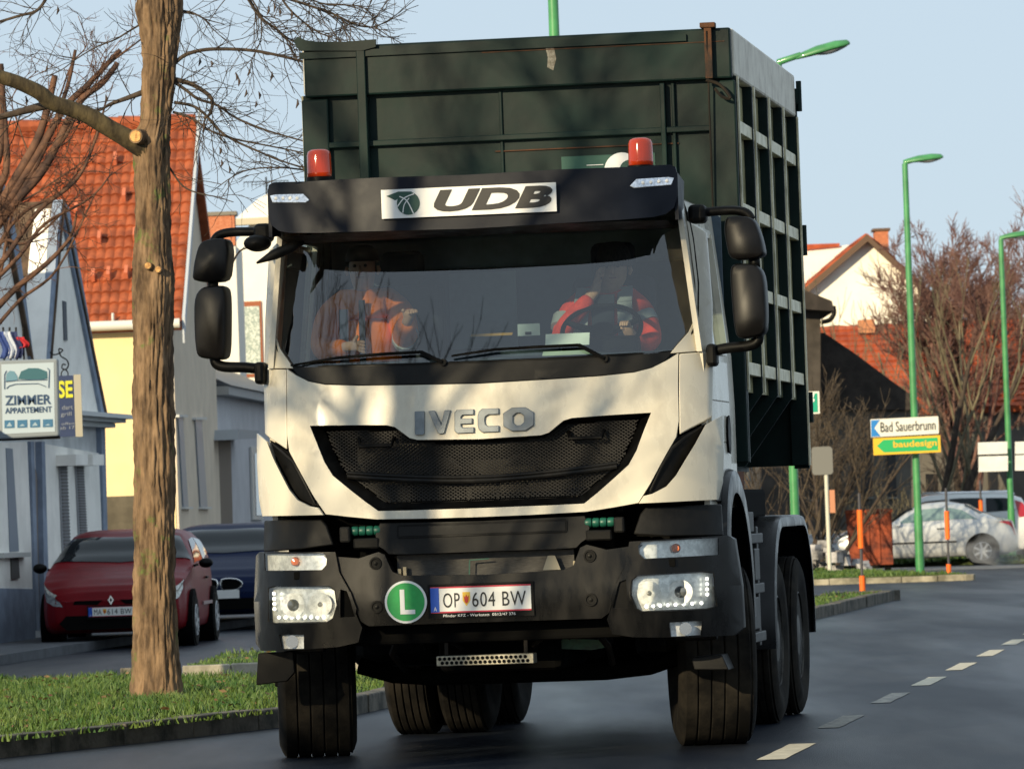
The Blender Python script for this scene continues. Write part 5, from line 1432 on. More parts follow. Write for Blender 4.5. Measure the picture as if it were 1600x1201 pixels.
# right side trees
def rt(px, Y, **k):
    p = at(px, 780, Y); return p.x, p.y
x, y = rt(1548, 137); bare_tree('bare_tree', x, y, 8.8, .16, 41, 'large many stemmed bare tree with reddish brown twigs behind the parked white cars', M_bark2, M_twigr, stems=4, depth=4, kd_=(5, 7), minr=.010, ratio=.55, width=.42, grav=.09, first=.2)
x, y = rt(1625, 146); bare_tree('bare_tree', x, y, 9.4, .17, 42, 'bare tree with reddish brown crown at the right edge behind the far lamp post', M_bark2, M_twigr, stems=3, depth=4, kd_=(6, 8), minr=.012, ratio=.55, width=.6, grav=.09, first=.2)
x, y = rt(1440, 130); bare_tree('bare_tree', x, y, 8.4, .12, 43, 'slender bare tree with straight upright olive twigs in front of the white gable', M_bark2, M_twigo, stems=3, lean=.2, depth=3, kd_=(2, 4), minr=.008, spread=.35, width=.45, grav=.12, ratio=.6, first=.15)
x, y = rt(1345, 118); bare_tree('bare_bush', x, y, 2.3, .03, 44, 'brown arching bare bush beside the container, behind the sign backs', M_bark2, M_twigo, stems=5, lean=.5, depth=3, kd_=(2, 4), minr=.007, spread=.5, width=.6, ratio=.6, first=.05)
x, y = rt(1285, 108); bare_tree('bare_bush', x, y, 4.9, .05, 45, 'tall dense brown bush at the rear corner of the container', M_bark2, mat('twig_brown', (.045, .032, .022), .85, col2=(.10, .075, .05), scale=2), stems=4, lean=.4, depth=3, kd_=(4, 5), minr=.008, spread=.6, width=.6, ratio=.6, first=.05)
x, y = rt(1258, 112); bare_tree('bare_bush', x, y, 4.4, .05, 46, 'dense brown bush just visible behind the container beside the green road sign', M_bark2, mat('twig_brown', (.045, .032, .022), .85), stems=5, lean=.3, depth=3, kd_=(4, 5), minr=.008, spread=.6, width=.6, ratio=.6, first=.05)
x, y = rt(1495, 134); bare_tree('bare_bush', x, y, 3.6, .06, 47, 'dark tangled bush behind the silver car under the bare trees', M_bark2, M_twig, stems=4, lean=.4, depth=3, kd_=(3, 5), minr=.009, spread=.6, width=.8, ratio=.6, first=.1)
# ============================================================ LAMP POSTS
M_lgrn = mat('lamp_green', (.055, .24, .085), .42, var=.18, scale=2, coat=.3)
def lamp(px, D, ytop, label, hx=1.0, hz=.12, arm=0.0, hlen=.66, r=.068, zt=None):
    b = at(px[0], px[1], D); top = at(px[0] - (px[1] - ytop) * .036, ytop, D) if zt is None else V((0, 0, zt))
    zt = top.z
    o = empty('street_lamp', (b.x, b.y, 0), 0, label, 'street lamp', 'green street lamps along the road')
    mb = MB(); mb.tube([(0, 0, -.05), (0, 0, 1.1), (0, 0, 1.11), (0, 0, zt)], [r * 1.18, r * 1.15, r, r * .78], 16); mb.build('post', M_lgrn, o, smooth=True)
    s = hlen / .66; az = arm
    mb = MB(); mb.tube([(0, 0, zt - .03), (0, 0, zt + .02), (.16 * s + az, -.0, zt + .06 + az * .35)], [.04, .045, .04], 10); mb.build('arm', M_lgrn, o, smooth=True)
    x0 = (0 if az == 0 else .12 + az); z0 = zt + .02 + az * .3
    tb = [(x0 - .03, .0, .05), (x0 + .06, .05, .07), (x0 + .25 * s, .12, .10), (x0 + .5 * s, .12, .10), (x0 + .66 * s, .09, .07), (x0 + .70 * s, .05, .03)]
    sl_ = .10 if az == 0 else .24
    mb = MB(); rings = []
    for i, (x, w_, h) in enumerate(tb):
        k = len(mb.v); rings.append(k); zc = z0 + (x - x0) * sl_
        for j in range(16):
            a = 2 * math.pi * j / 16; c, s_ = math.cos(a), math.sin(a)
            mb.v.append((x, w_ * c if w_ else .03 * c, zc + (h * s_ if s_ > 0 else .25 * h * s_)))
    for a, b2 in zip(rings, rings[1:]):
        for j in range(16): mb.face((a + j, a + (j + 1) % 16, b2 + (j + 1) % 16, b2 + j))
    mb.face([rings[0] + j for j in range(16)]); mb.face([rings[-1] + j for j in range(16)])
    h = mb.build('lamp_head', M_lgrn, o, smooth='all')
    mb = MB(); mb.grid(lambda u, v: (x0 + .24 * s + u * .42 * s, -.09 + .18 * v, z0 + (.24 + .42 * u) * s * sl_ - .022 - .04 * math.sin(math.pi * u) * math.sin(math.pi * v) ** .5), 8, 6); mb.build('lamp_glass', mat('lamp_bowl', (.45, .47, .48), .15, coat=.5), h, smooth='all')
    return o
lamp((1438, 897), 103, 256, 'green street lamp with direction signs on its post, right of the truck')
lamp((1583, 880), 121.5, 374, 'green street lamp farthest away at the right edge')
lamp((1245, 880), 76, 100, 'green street lamp whose head shows over the top of the container', arm=.15, r=.062)
lamp((896, 880), 62, 0, 'green street lamp rising behind the middle of the container', zt=8.2, r=.07)

# ============================================================ SIGNS
def board(name, px4, D, m, label=None, cat=None, group=None, th=.03, parent=None, off=0.0):
    P4 = [at(a, b, D - off) for a, b in px4]
    c = sum(P4, V()) / 4
    mb = MB(); O_ = V((c.x, D - off, min(p.z for p in P4))) if parent is None else parent.location
    mb.prism([p - O_ for p in P4], (0, th, 0))
    o = mb.build(name, m, parent)
    if parent is None: o.location = O_; tag(o, label, cat, group)
    return o, P4, O_
def strip_text(name, s, px0, px1, D, hpx, m, parent, O_, off=.012, **k):
    a = at(*px0, D - off) - O_; b = at(*px1, D - off) - O_
    return text(name, s, a, b - a, V((0, 0, 1)), (b - a).length, hpx / FPX * D, m, parent, ext=.002, **k)
M_sgw = mat('sign_white', (.72, .71, .64), .45)
M_blue = mat('sign_blue', (.02, .20, .55), .45)
SD = 102.7
o, P4, O_ = board('direction_sign', ((1361, 683), (1467, 677), (1466, 650), (1360, 655)), SD, M_sgw, 'white direction sign with blue arrow reading Bad Sauerbrunn on the green post', 'sign')
mb = MB(); q = [at(a, b, SD - .006) - O_ for a, b in ((1361.5, 682), (1376, 681), (1366, 668.5), (1375, 655.5), (1361, 656.5))]; mb.poly(q); mb.build('arrow', M_blue, o, recalc=False)
strip_text('lettering', 'Bad Sauerbrunn', (1376, 675), (1462, 671), SD, 15.5, M_black_s, o, O_)
M_yel = mat('sign_yellow', (.75, .45, .03), .45); M_sgr = mat('sign_green', (.02, .38, .12), .45)
o, P4, O_ = board('direction_sign', ((1365, 711), (1470, 706), (1469, 679.5), (1364, 684.5)), SD, M_yel, 'yellow and green arrow sign reading baudesign below the white sign', 'sign')
mb = MB(); q = [at(a, b, SD - .006) - O_ for a, b in ((1370, 696.5), (1381, 706.5), (1466, 703), (1465, 683), (1380, 687))]; mb.poly(q); mb.build('arrow_field', M_sgr, o, recalc=False)
strip_text('lettering', 'baudesign', (1396, 702), (1464, 699), SD, 13, M_yel, o, O_, bold=.02)
o, P4, O_ = board('road_sign', ((1181, 650), (1281, 646), (1280, 611), (1180, 615)), 75.8, M_sgw, 'green road sign with white rim sticking out behind the container', 'sign')
mb = MB(); q = [at(a, b, 75.8 - .006) - O_ for a, b in ((1184, 647), (1278, 643.5), (1277, 614), (1183, 617.5))]; mb.poly(q); mb.build('sign_face', mat('sign_teal', (.01, .33, .20), .45), o, recalc=False)
strip_text('lettering', 'g', (1266.5, 628), (1273, 627.7), 75.8, 13, M_white_s, o, O_, bold=.02)
M_back = mat('sign_back', (.70, .71, .70), .5, var=.12, scale=1.2)
for i, (a, b, c, d) in enumerate(((1528, 1574, 690, 709), (1529, 1575, 712, 736), (1586, 1640, 689, 708), (1586, 1640, 710, 734))):
    board('road_sign', ((a, d + 1), (b, d - .5), (b, c - .5), (a, c + 1)), 121, M_back, ('white blank sign back at the right edge, left of the far lamp post, upper', 'white blank sign back at the right edge, left of the far lamp post, lower', 'white blank sign back right of the far lamp post, upper', 'white blank sign back right of the far lamp post, lower')[i], 'sign', 'white sign backs at the far lamp post')
# grey round-cornered sign seen from behind on a pale pole
g0 = gnd(1297, 905); D1 = g0.y; tp = at(1290, 699, D1)
o = empty('sign_post', (g0.x, g0.y, 0), 0, 'pale pole with a grey sign back on top beside the rear of the truck', 'sign post')
mb = MB(); mb.tube([(0, 0, 0), (0, 0, tp.z)], .038, 10); mb.build('pole', mat('pale_pole', (.55, .54, .46), .5), o, smooth=True)
a = at(1269, 742, D1); b = at(1300, 697, D1); mb = MB(); mb.prism([(x + a.x - g0.x, -.05, z + a.z) for x, z in roundrect(0, 0, b.x - a.x, b.z - a.z, .06)], (0, .02, 0)); mb.build('sign_back', mat('grey_back', (.16, .16, .15), .6), o)
a = at(1295, 801, D1); b = at(1302, 765, D1); mb = MB(); mb.box((a.x - g0.x + .02, -.06, a.z), (b.x - g0.x + .02, -.045, b.z)); mb.build('reflector', mat('dull_orange', (.5, .22, .12), .6), o)
# orange snow stakes
M_or = mat('stake_orange', (.85, .14, .01), .6, var=.12, scale=5); M_dkp = mat('stake_grey', (.05, .05, .06), .6)
for i, (x, yb, segs_, top) in enumerate(((1348, 927, ((796, 856), (899, 927)), 770), (1483, 899, ((798, 842), (881, 899)), 762), (1536, 880, ((781, 822), (850, 880)), 750))):
    g = gnd(x, yb); D = g.y
    o = empty('snow_stake', (g.x, g.y, 0), 0, ('orange and grey snow stake at the kerb nose, nearest the truck', 'orange and grey snow stake in front of the silver car, right of the lamp post', 'orange and grey snow stake farthest away behind the silver car')[i], 'snow stake', 'orange snow stakes along the kerb')
    zt = at(x, top, D).z; mb = MB(); mb.tube([(0, 0, 0), (0, 0, zt)], .022, 8); mb.build('pole', M_dkp, o, smooth=True)
    for a, b in segs_:
        mb = MB(); z0, z1 = max(.0, at(x, b, D).z), at(x, a, D).z; mb.tube([(0, 0, z0), (0, 0, z1)], .045, 10); mb.build('orange_sleeve', M_or, o, smooth=True)
# lodging sign, light box on an arm
ZD = 61.5
o = empty('hanging_sign', tuple(at(48, 684, ZD)), 0, 'white hanging sign with a bed and the words Zimmer Appartement', 'sign'); O_ = o.location
mb = MB(); q = [at(a, b, ZD) - O_ for a, b in ((-1, 686), (92, 681), (90, 560), (-1, 563))]; mb.prism(q, (0, .16, 0)); bx = mb.build('sign_box', mat('sign_frame', (.20, .23, .26), .5), o, bevel=.02)
mb = MB(); q = [at(a, b, ZD - .005) - O_ for a, b in ((4, 678), (86, 674), (84, 566), (2, 569))]; mb.poly(q); mb.build('sign_face', mat('sign_face_pale', (.38, .46, .53), .6), o, recalc=False)
M_ink = mat('ink_navy', (.015, .05, .12), .5); M_tealg = mat('bed_green', (.02, .10, .13), .5)
text('lettering', 'ZIMMER', at(8, 633, ZD - .012) - O_, at(80, 631, ZD) - at(8, 633, ZD), V((0, 0, 1)), (at(80, 631, ZD) - at(8, 633, ZD)).length, 15 / FPX * ZD, M_ink, o, ext=.002, bold=.02)
text('lettering', 'APPARTEMENT', at(8, 646, ZD - .012) - O_, at(81, 643.5, ZD) - at(8, 646, ZD), V((0, 0, 1)), (at(81, 643.5, ZD) - at(8, 646, ZD)).length, 9 / FPX * ZD, M_ink, o, ext=.002, bold=.015)
mb = MB()
mb.prism([at(a, b, ZD - .012) - O_ for a, b in [(28, 592), (33, 580), (45, 575), (60, 575), (73, 580), (74, 591), (60, 593.5)]], (0, .004, 0)); mb.build('bed_blanket', M_tealg, o)
mb = MB(); mb.prism([at(a, b, ZD - .013) - O_ for a, b in [(9, 595), (10, 584), (15, 579), (22, 580), (27, 588), (27, 594)]], (0, .004, 0)); mb.build('bed_pillow', mat('bed_blue', (.10, .22, .30), .5), o)
mb = MB()
for pth in (((7, 608), (7, 585), (10, 579)), ((76, 606), (77, 578), (74, 575)), ((9, 596), (27, 594), (74, 593)), ((10, 607), (14, 603), (24, 600), (60, 599), (72, 604))):
    pp = [at(a, b, ZD - .014) - O_ for a, b in pth]
    for p, q in zip(pp, pp[1:]): mb.bar(p, q, .008, .003, up=V((0, 1, 0)))
mb.build('bed_outline', M_ink, o)
for k in range(4):
    x = 7 + k * 20; mb = MB(); mb.prism([at(a, b, ZD - .012) - O_ for a, b in ((x, 668.6 - k * .5), (x + 15.5, 668 - k * .5), (x + 15.2, 656 - k * .5), (x, 656.5 - k * .5))], (0, .004, 0)); ic = mb.build('pictogram', mat('icon_blue', (.03, .13, .25), .5), o)
    mb = MB(); mb.prism([at(a, b, ZD - .016) - O_ for a, b in ((x + 3, 666 - k * .5), (x + 12, 665.6 - k * .5), (x + 8, 659 + (k % 2) * 3))], (0, .003, 0)); mb.build('pictogram_mark', mat('icon_pale', (.28, .38, .46), .5), ic)
mb = MB(); a = at(-40, 688, ZD + .08) - O_; b = at(94, 683, ZD + .08) - O_; mb.bar(a, b, .03); mb.build('bracket', M_blk, o)
# blue pub sign with scroll bracket
PD = 63.5
o = empty('pub_sign', tuple(at(108, 682, PD)), 0, 'dark blue sign with yellow letters SE hanging from a scrolled iron bracket', 'sign'); O_ = o.location
mb = MB(); mb.prism([at(a, b, PD) - O_ for a, b in ((60, 684), (126, 681), (121, 586), (60, 588))], (0, .06, 0)); mb.build('sign_board', mat('pub_blue', (.012, .03, .10), .5), o)
mb = MB(); mb.bar(at(124, 682, PD) - O_, at(120.5, 585, PD) - O_, .03, .08); mb.build('edge', mat('pub_edge', (.35, .33, .27), .6), o)
text('lettering', 'SE', at(91, 622, PD - .01) - O_, at(114, 621, PD) - at(91, 622, PD), V((0, 0, 1)), 23 / FPX * PD, 27 / FPX * PD, mat('pub_yellow', (.55, .55, .03), .5), o, ext=.002, bold=.03)
for s_, x0, x1, yb, h in (('dart', 97, 114, 640, 7), ('grill', 95, 112, 652, 8), ('offen', 96, 116, 664, 4), ('ab 17', 94, 117, 671, 5)):
    text('small_lettering', s_, at(x0, yb, PD - .01) - O_, V((1, 0, .03)), V((0, 0, 1)), (x1 - x0) / FPX * PD, h / FPX * PD, mat('pub_pale', (.22, .25, .32), .6), o, ext=.002)
mb = MB()
sc = [(78, 550), (84, 554), (92, 552), (98, 547), (92, 545), (95, 556), (104, 562), (107, 570), (103, 577), (97, 575), (98, 569), (103, 570)]
mb.tube(spline([at(a, b, PD + .03) - O_ for a, b in sc], 5), .008, 6)
mb.tube(spline([at(a, b, PD + .03) - O_ for a, b in ((96, 590), (96, 582), (101, 577), (106, 582), (106, 590))], 5), .007, 6)
mb.build('scroll_bracket', M_blk, o, smooth=True)

# ============================================================ HOUSES
def root(o):
    while o.parent is not None: o = o.parent
    return o
def wallpoly(name, pts, out, m, parent, th=.25, off=0.0, O_=None):
    """pts: world points of a face polygon; out: unit vector out of the wall"""
    O_ = O_ or root(parent).location
    mb = MB(); mb.prism([p - O_ + out * off for p in pts], -out * th)
    return mb.build(name, m, parent)
def tile_roof(name, P, U, W_, m, parent, cw=.24, rh=.36, seed=0, amp=.035, O_=None):
    """P lower left corner, U along the eave, W_ up the slope (vectors)"""
    O_ = O_ or parent.location
    nn = U.cross(W_).normalized()
    if nn.z < 0: nn = -nn
    nc = max(2, int(U.length / cw)); nr_ = max(2, int(W_.length / rh)); mb = MB(); rs = random.Random(seed)
    k = len(mb.v); cols = nc * 5
    for r_ in range(nr_):
        for e in (0, .999):
            for c in range(cols + 1):
                ph = (c % 5) / 5.0
                h = amp * (math.sin(math.pi * ph) ** 1.0) + (.045 * (1 - e)) + .004
                t = (r_ + e) / nr_
                if e == 0: t -= .02 * math.sin(math.pi * ph) / nr_
                mb.v.append(tuple(P - O_ + U * (c / cols) + W_ * t + nn * h))
    n = cols + 1
    for r_ in range(nr_ * 2 - 1):
        for c in range(cols): mb.face((k + r_ * n + c, k + r_ * n + c + 1, k + (r_ + 1) * n + c + 1, k + (r_ + 1) * n + c))
    b = len(mb.v); q = [P - O_ - nn * .12, P + U - O_ - nn * .12, P + U + W_ - O_ - nn * .12, P + W_ - O_ - nn * .12]; mb.v += [tuple(v) for v in q]; mb.face((b, b + 1, b + 2, b + 3))
    # edges
    mb.poly([P - O_ - nn * .12, P + U - O_ - nn * .12, P + U - O_ + nn * .045, P - O_ + nn * .045])
    mb.poly([P + U - O_ - nn * .12, P + U + W_ - O_ - nn * .12, P + U + W_ - O_ + nn * .02, P + U - O_ + nn * .04])
    mb.poly([P - O_ - nn * .12, P + W_ - O_ - nn * .12, P + W_ - O_ + nn * .02, P - O_ + nn * .04])
    return mb.build(name, m, parent, recalc=False)
def roof_mat(name, c1, c2, sc=1.6): return mat(name, c1, .8, col2=c2, scale=sc, detail=9, bump=.2, bscale=20)
M_ro = roof_mat('tiles_orange', (.23, .052, .018), (.39, .098, .035), 3)
M_rd = roof_mat('tiles_dark', (.045, .032, .022), (.12, .075, .045), 2.5)
M_rr = roof_mat('tiles_red', (.30, .055, .018), (.44, .10, .035), 1.5)
M_winp = mat('window_pane', (.03, .04, .05), .08, spec=.8)
M_frm = mat('window_frame_white', (.50, .50, .48), .5)

# --- blue and white lodging house at the left edge
A = gnd(0, 1002); A = V((at(0, 900, 66).x, 66, 0)); Bc = at(163, 900, 73); Bc.z = 0
u = (Bc - A).normalized(); out = V((u.y, -u.x, 0)); inn = -out
hz1 = empty('lodging_house', ((A + Bc) / 2), 0, 'pale blue and white house with steep gables and shuttered windows behind the red car', 'house')
M_bl = mat('plaster_blue', (.58, .59, .60), .9, var=.12, scale=2); M_bw = mat('plaster_pale', (.92, .89, .83), .9, var=.06, scale=2, bump=.2, bscale=60)
M_bd = mat('plaster_deepblue', (.24, .29, .38), .9, var=.15, scale=3)
fp = lambda x, y: onplane(x, y, A, out)
C2 = Bc + inn * 9; A0 = A - u * 9; C3 = A0 + inn * 9
zc = fp(150, 655).z
mb = MB(); mb.prism([v - hz1.location for v in (A0, Bc, C2, C3)], (0, 0, zc)); mb.build('wall', M_bl, hz1)
def fq(name, pts, m, th, off=0.0, par=None): return wallpoly(name, [fp(*p) for p in pts], out, m, par or hz1, th, off)
fq('wall_panel', ((60, 925), (157, 920), (148, 708), (56, 692)), M_bw, .05, .05)
fq('wall_panel', ((-40, 930), (46, 925), (36, 690), (-40, 692)), M_bw, .05, .05)
fq('doorway', ((48, 960), (60, 955), (58, 752), (54, 735), (49, 725), (45, 730)), mat('shade_beige', (.22, .20, .19), .9), .03, .02)
fq('pilaster', ((46.5, 985), (52, 985), (43, 690), (38, 690)), M_bd, .1, .08)
fq('pilaster', ((60, 980), (68, 980), (60, 690), (55, 690)), M_bd, .1, .08)
fq('pilaster', ((157, 985), (163.5, 985), (156, 668), (150, 668)), M_bd, .1, .07)
fq('plinth', ((-60, 1030), (46, 1003), (46, 920), (-60, 918)), M_bd, .1, .075)
fq('plinth', ((69, 1000), (163, 980), (160, 925), (69, 930)), M_bd, .1, .075)
# cornice
for (dy, d, t) in ((0, .16, 8), (8, .28, 7), (14, .38, 6)):
    mb = MB(); z = fp(150, 668).z + dy * .0075; mb.prism([v - hz1.location for v in (A0 + out * d, Bc + out * d + u * (.15 + d), Bc + inn * .6 + u * (.15 + d), A0 + inn * .3)], (0, 0, .055)); 
    for i, v in enumerate(mb.v): mb.v[i] = (v[0], v[1], v[2] + z)
    mb.build('cornice', mat('cornice_pale', (.6, .62, .62), .85), hz1)
# gables
g_r = ((157, 650), (150, 615), (128, 500), (108, 405), (96, 345), (88, 318), (78, 400), (66, 560), (60, 650))
fq('gable', g_r, M_bw, .3, .04)
fq('gable_band', ((150, 651), (157, 651), (98, 322), (88, 312), (88, 330)), M_bd, .12, .08)
fq('gable_band', ((62, 651), (66, 651), (88, 330), (88, 312), (80, 360)), M_bd, .12, .08)
fq('gable', ((40, 570), (33, 500), (18, 410), (2, 320), (-20, 240), (-60, 300), (-80, 560)), M_bw, .3, .04)
fq('gable_band', ((40, 571), (44, 571), (22, 400), (4, 310), (-6, 280), (-6, 300)), M_bd, .12, .08)
fq('attic_slit', ((94, 532), (99, 532), (97, 472), (92, 470)), mat('slit_dark', (.10, .11, .13), .8), .03, .055)
# roof slope behind the gables and gable saddles
zr1 = zc; P0 = A0 + V((0, 0, zc)) ; 
tile_roof('roof', P0 - hz1.location * 0, (Bc - A0), inn * 4.4 + V((0, 0, 3.2)), M_rd, hz1, cw=.26, rh=.4)
for pts in (g_r,):
    ap = fp(88, 314); f1 = fp(157, 650); f2 = fp(62, 640)
    for f in (f1, f2): wallpoly('gable_roof', [ap + out * .1, f + out * .1, f + inn * 3.2 , ap + inn * 5.0], (V((0, 0, 1))), M_rd, hz1, .1)
ap = fp(-20, 235); f1 = fp(42, 570); wallpoly('gable_roof', [ap + out * .1, f1 + out * .1, f1 + inn * 3, ap + inn * 5], V((0, 0, 1)), M_rd, hz1, .1)
# shuttered windows
M_sh = mat('shutter_slats', (.16, .155, .16), .7)
for (xa, xb, ya, yb) in ((84.5, 95, 726, 864), (110, 121, 726, 836)):
    w_ = fq('window', ((xa + 5, yb), (xb + 6, yb - 1), (xb, ya), (xa, ya)), mat('shutter_frame', (.30, .31, .33), .7), .06, .075)
    mb = MB(); n = 26
    for k in range(n):
        t0_, t1_ = k / n, (k + .6) / n
        q = [fp(xa + .8 + 5 * t1_, ya + (yb - ya) * t1_), fp(xb - .8 + 6 * t1_, ya + (yb - ya) * t1_), fp(xb - .8 + 6 * t0_, ya + (yb - ya) * t0_), fp(xa + .8 + 5 * t0_, ya + (yb - ya) * t0_)]
        mb.prism([v - hz1.location + out * .09 for v in q], -out * .02)
    mb.build('slats', M_sh, w_)
    fq('window_sill', ((xa + 3, yb + 6), (xb + 8, yb + 5), (xb + 8, yb), (xa + 3, yb)), M_frm, .12, .16, w_)
for xa, xb in ((81, 100), (108, 126)): fq('lintel', ((xa, 728), (xb, 728), (xb, 711), (xa, 711)), M_bw, .3, .3)
w_ = fq('window', ((8, 862), (22, 861), (12, 701), (2, 700)), mat('shade_pane', (.22, .25, .30), .6), .06, .06)
fq('window_surround', ((-12, 872), (30, 870), (30, 863), (-12, 864)), M_frm, .1, .14, w_)
w_ = fq('window', ((10, 905), (22, 903), (20, 850 + 20), (9, 872)), mat('vent_brown', (.09, .085, .08), .7), .06, .07)
# flags
for i, (x, c) in enumerate(((6, (.03, .06, .22)), (16, (.45, .5, .6)), (26, (.02, .03, .10)), (37, (.40, .02, .03)))):
    a = at(x, 560, 63); mb = MB(); mb.grid(lambda u_, v_: ((u_ - .5) * .09 + .03 * math.sin(v_ * 5), .03 * math.sin(u_ * 9 + v_ * 3), v_ * (.30 if i < 3 else .12) + (0 if i < 3 else .12)), 6, 6)
    f = mb.build('flag', mat('flag_%d' % i, c, .8), smooth='all'); f.location = (a.x, a.y, a.z)
    sd_ = f.modifiers.new('thick', 'SOLIDIFY'); sd_.thickness = .006
    tag(f, ('dark blue furled flag at the left edge above the lodging sign', 'pale furled flag between two dark ones above the lodging sign', 'navy furled flag above the lodging sign, third from the left', 'small red flag tip above the top right of the lodging sign')[i], 'flag', 'furled flags above the lodging sign')
    mb = MB(); mb.tube([(0, .04, -.9), (0, .04, .35)], .012, 6); mb.build('flag_pole', M_blk, f)
M_pav = mat('pavement_left', (.07, .075, .085), .85, var=.2, scale=3)
mb = MB(); pa_ = A0 + out * 1.3; pb = Bc + out * 1.3 + u * 60; mb.prism([pa_, pb, pb + inn * 3.3, pa_ + inn * 1.4], (0, 0, .10)); tag(mb.build('pavement', M_pav), kind='structure')

# --- yellow house with the orange roof
C0 = at(268, 600, 96); C0.z = 0; C1 = at(334, 600, 104.5); C1.z = 0
u2 = (C1 - C0).normalized(); o2 = V((u2.y, -u2.x, 0)); i2_ = -o2
f2 = lambda x, y: onplane(x, y, C0, o2)
fs = lambda x, y: onplane(x, y, C0, -u2)      # the side wall that faces the camera
yh_ = empty('yellow_house', (C0 + C1) / 2, 0, 'yellow house with a steep orange tiled roof and a shaded beige gable behind the tree', 'house')
ze = fs(266, 492).z; za = f2(290, 196).z; LW = 16
Mid = (C0 + C1) / 2
mb = MB()
mb.prism([v - yh_.location for v in (C0, C0 + V((0, 0, ze)), Mid + V((0, 0, za - .15)), C1 + V((0, 0, ze)), C1)], i2_ * LW)
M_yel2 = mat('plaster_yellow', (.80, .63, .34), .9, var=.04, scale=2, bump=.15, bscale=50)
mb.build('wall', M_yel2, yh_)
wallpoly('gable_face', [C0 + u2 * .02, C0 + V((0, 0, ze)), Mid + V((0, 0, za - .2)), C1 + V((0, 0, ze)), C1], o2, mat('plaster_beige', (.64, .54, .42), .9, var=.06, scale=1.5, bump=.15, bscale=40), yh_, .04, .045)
sl = (Mid - C0); up = sl + V((0, 0, za - ze)); 
tile_roof('roof', C0 + V((0, 0, ze)) - up * .05 + i2_ * LW + o2 * .0, o2 * (LW + .22), up * 1.07, M_ro, yh_, cw=.155, rh=.31, amp=.03)
up2 = (Mid - C1) + V((0, 0, za - ze))
tile_roof('roof', C1 + V((0, 0, ze)) - up2 * .05 + o2 * .2, i2_ * (LW + .2), up2 * 1.07, M_ro, yh_, cw=.5, rh=.5)
mb = MB(); a = C0 + V((0, 0, ze)) - up * .06 + o2 * .24 - yh_.location; b = a + up * 1.09; mb.prism([a, b, b + V((0, 0, .16)), a + V((0, 0, .16))], o2 * .05); mb.prism([a - V((0, 0, .28)), b - V((0, 0, .28)), b - V((0, 0, .01)), a - V((0, 0, .01))], o2 * .03)
mb.build('verge_board', mat('verge_grey', (.45, .48, .52), .6), yh_)
mb = MB(); a = C0 + V((0, 0, ze + .12)) - up * .05 + i2_ * LW - yh_.location + V((0, -.1, -.1)); mb.tube([a, a + o2 * (LW + .2)], .085, 10); g_ = mb.build('gutter', mat('gutter_white', (.66, .64, .58), .5), yh_, smooth=True)
mb = MB(); a = C0 + V((0, 0, ze - .28)) - yh_.location; mb.prism([a, a + V((0, 0, .22)), a + V((0, 0, .22)) + i2_ * LW, a + i2_ * LW], -u2 * .12); mb.build('fascia', mat('fascia_white', (.70, .66, .55), .7), yh_)
mb = MB()
for px in (178,):
    p = fs(px, 490) - yh_.location; mb.tube(spline([p - u2 * .2, p - u2 * .22 + V((0, 0, -.12)), p - u2 * .14 + V((0, 0, -.2))], 4), .025, 6)
mb.build('gutter_bracket', M_frm, yh_)
mb = MB()   # ridge tiles
a = Mid + V((0, 0, za + .06)) + o2 * .2 - yh_.location
for k in range(34): mb.tube([a + i2_ * k * .45, a + i2_ * (k * .45 + .47)], [.12, .14], 8)
mb.build('ridge_tiles', M_ro, yh_, smooth=True)
rr_ = random.Random(3)
mb = MB()
for (x, y) in ((142, 385), (198, 382), (138, 442), (162, 441), (190, 440), (100, 340), (175, 320), (155, 262)):
    t = (492 - y) / (492 - 196); v = fs(x, 492); b = V((v.x, v.y, ze)) + up * t - yh_.location
    nn = o2.cross(up).normalized(); nn = nn if nn.z > 0 else -nn
    mb.prism([b + nn * .06, b + nn * .06 + o2 * .06, b + nn * .06 + o2 * .06 + up.normalized() * .22, b + nn * .06 + up.normalized() * .22], nn * .14)
mb.build('snow_guards', mat('snow_guard', (.55, .16, .08), .6), yh_)
for (xa, xb, ya, yb) in ((272, 279, 652, 792), (299, 309, 656, 792)):
    w_ = wallpoly('window', [f2(xa + 8, yb), f2(xb + 9, yb), f2(xb, ya), f2(xa, ya)], o2, mat('shade_window', (.20, .23, .27), .4), yh_, .03, .075)
    wallpoly('window_frame', [f2(xa + 7, yb + 3), f2(xb + 12, yb + 3), f2(xb + 12, yb), f2(xa + 7, yb)], o2, M_frm, w_, .1, .12)
    wallpoly('window_frame', [f2(xa - 3, ya), f2(xb + 4, ya), f2(xb + 4, ya - 4), f2(xa - 3, ya - 4)], o2, M_frm, w_, .1, .12)
# dark garden wall in front of the yellow wall, between the two houses
g0 = at(150, 900, 88); g1 = at(272, 900, 88); zt = at(210, 774, 88).z
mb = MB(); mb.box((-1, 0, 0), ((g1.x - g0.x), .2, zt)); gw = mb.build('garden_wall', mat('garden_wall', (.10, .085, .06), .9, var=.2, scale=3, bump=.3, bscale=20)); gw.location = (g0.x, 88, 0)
tag(gw, 'dark brown garden wall below the sunny yellow wall beside the red car', 'wall')

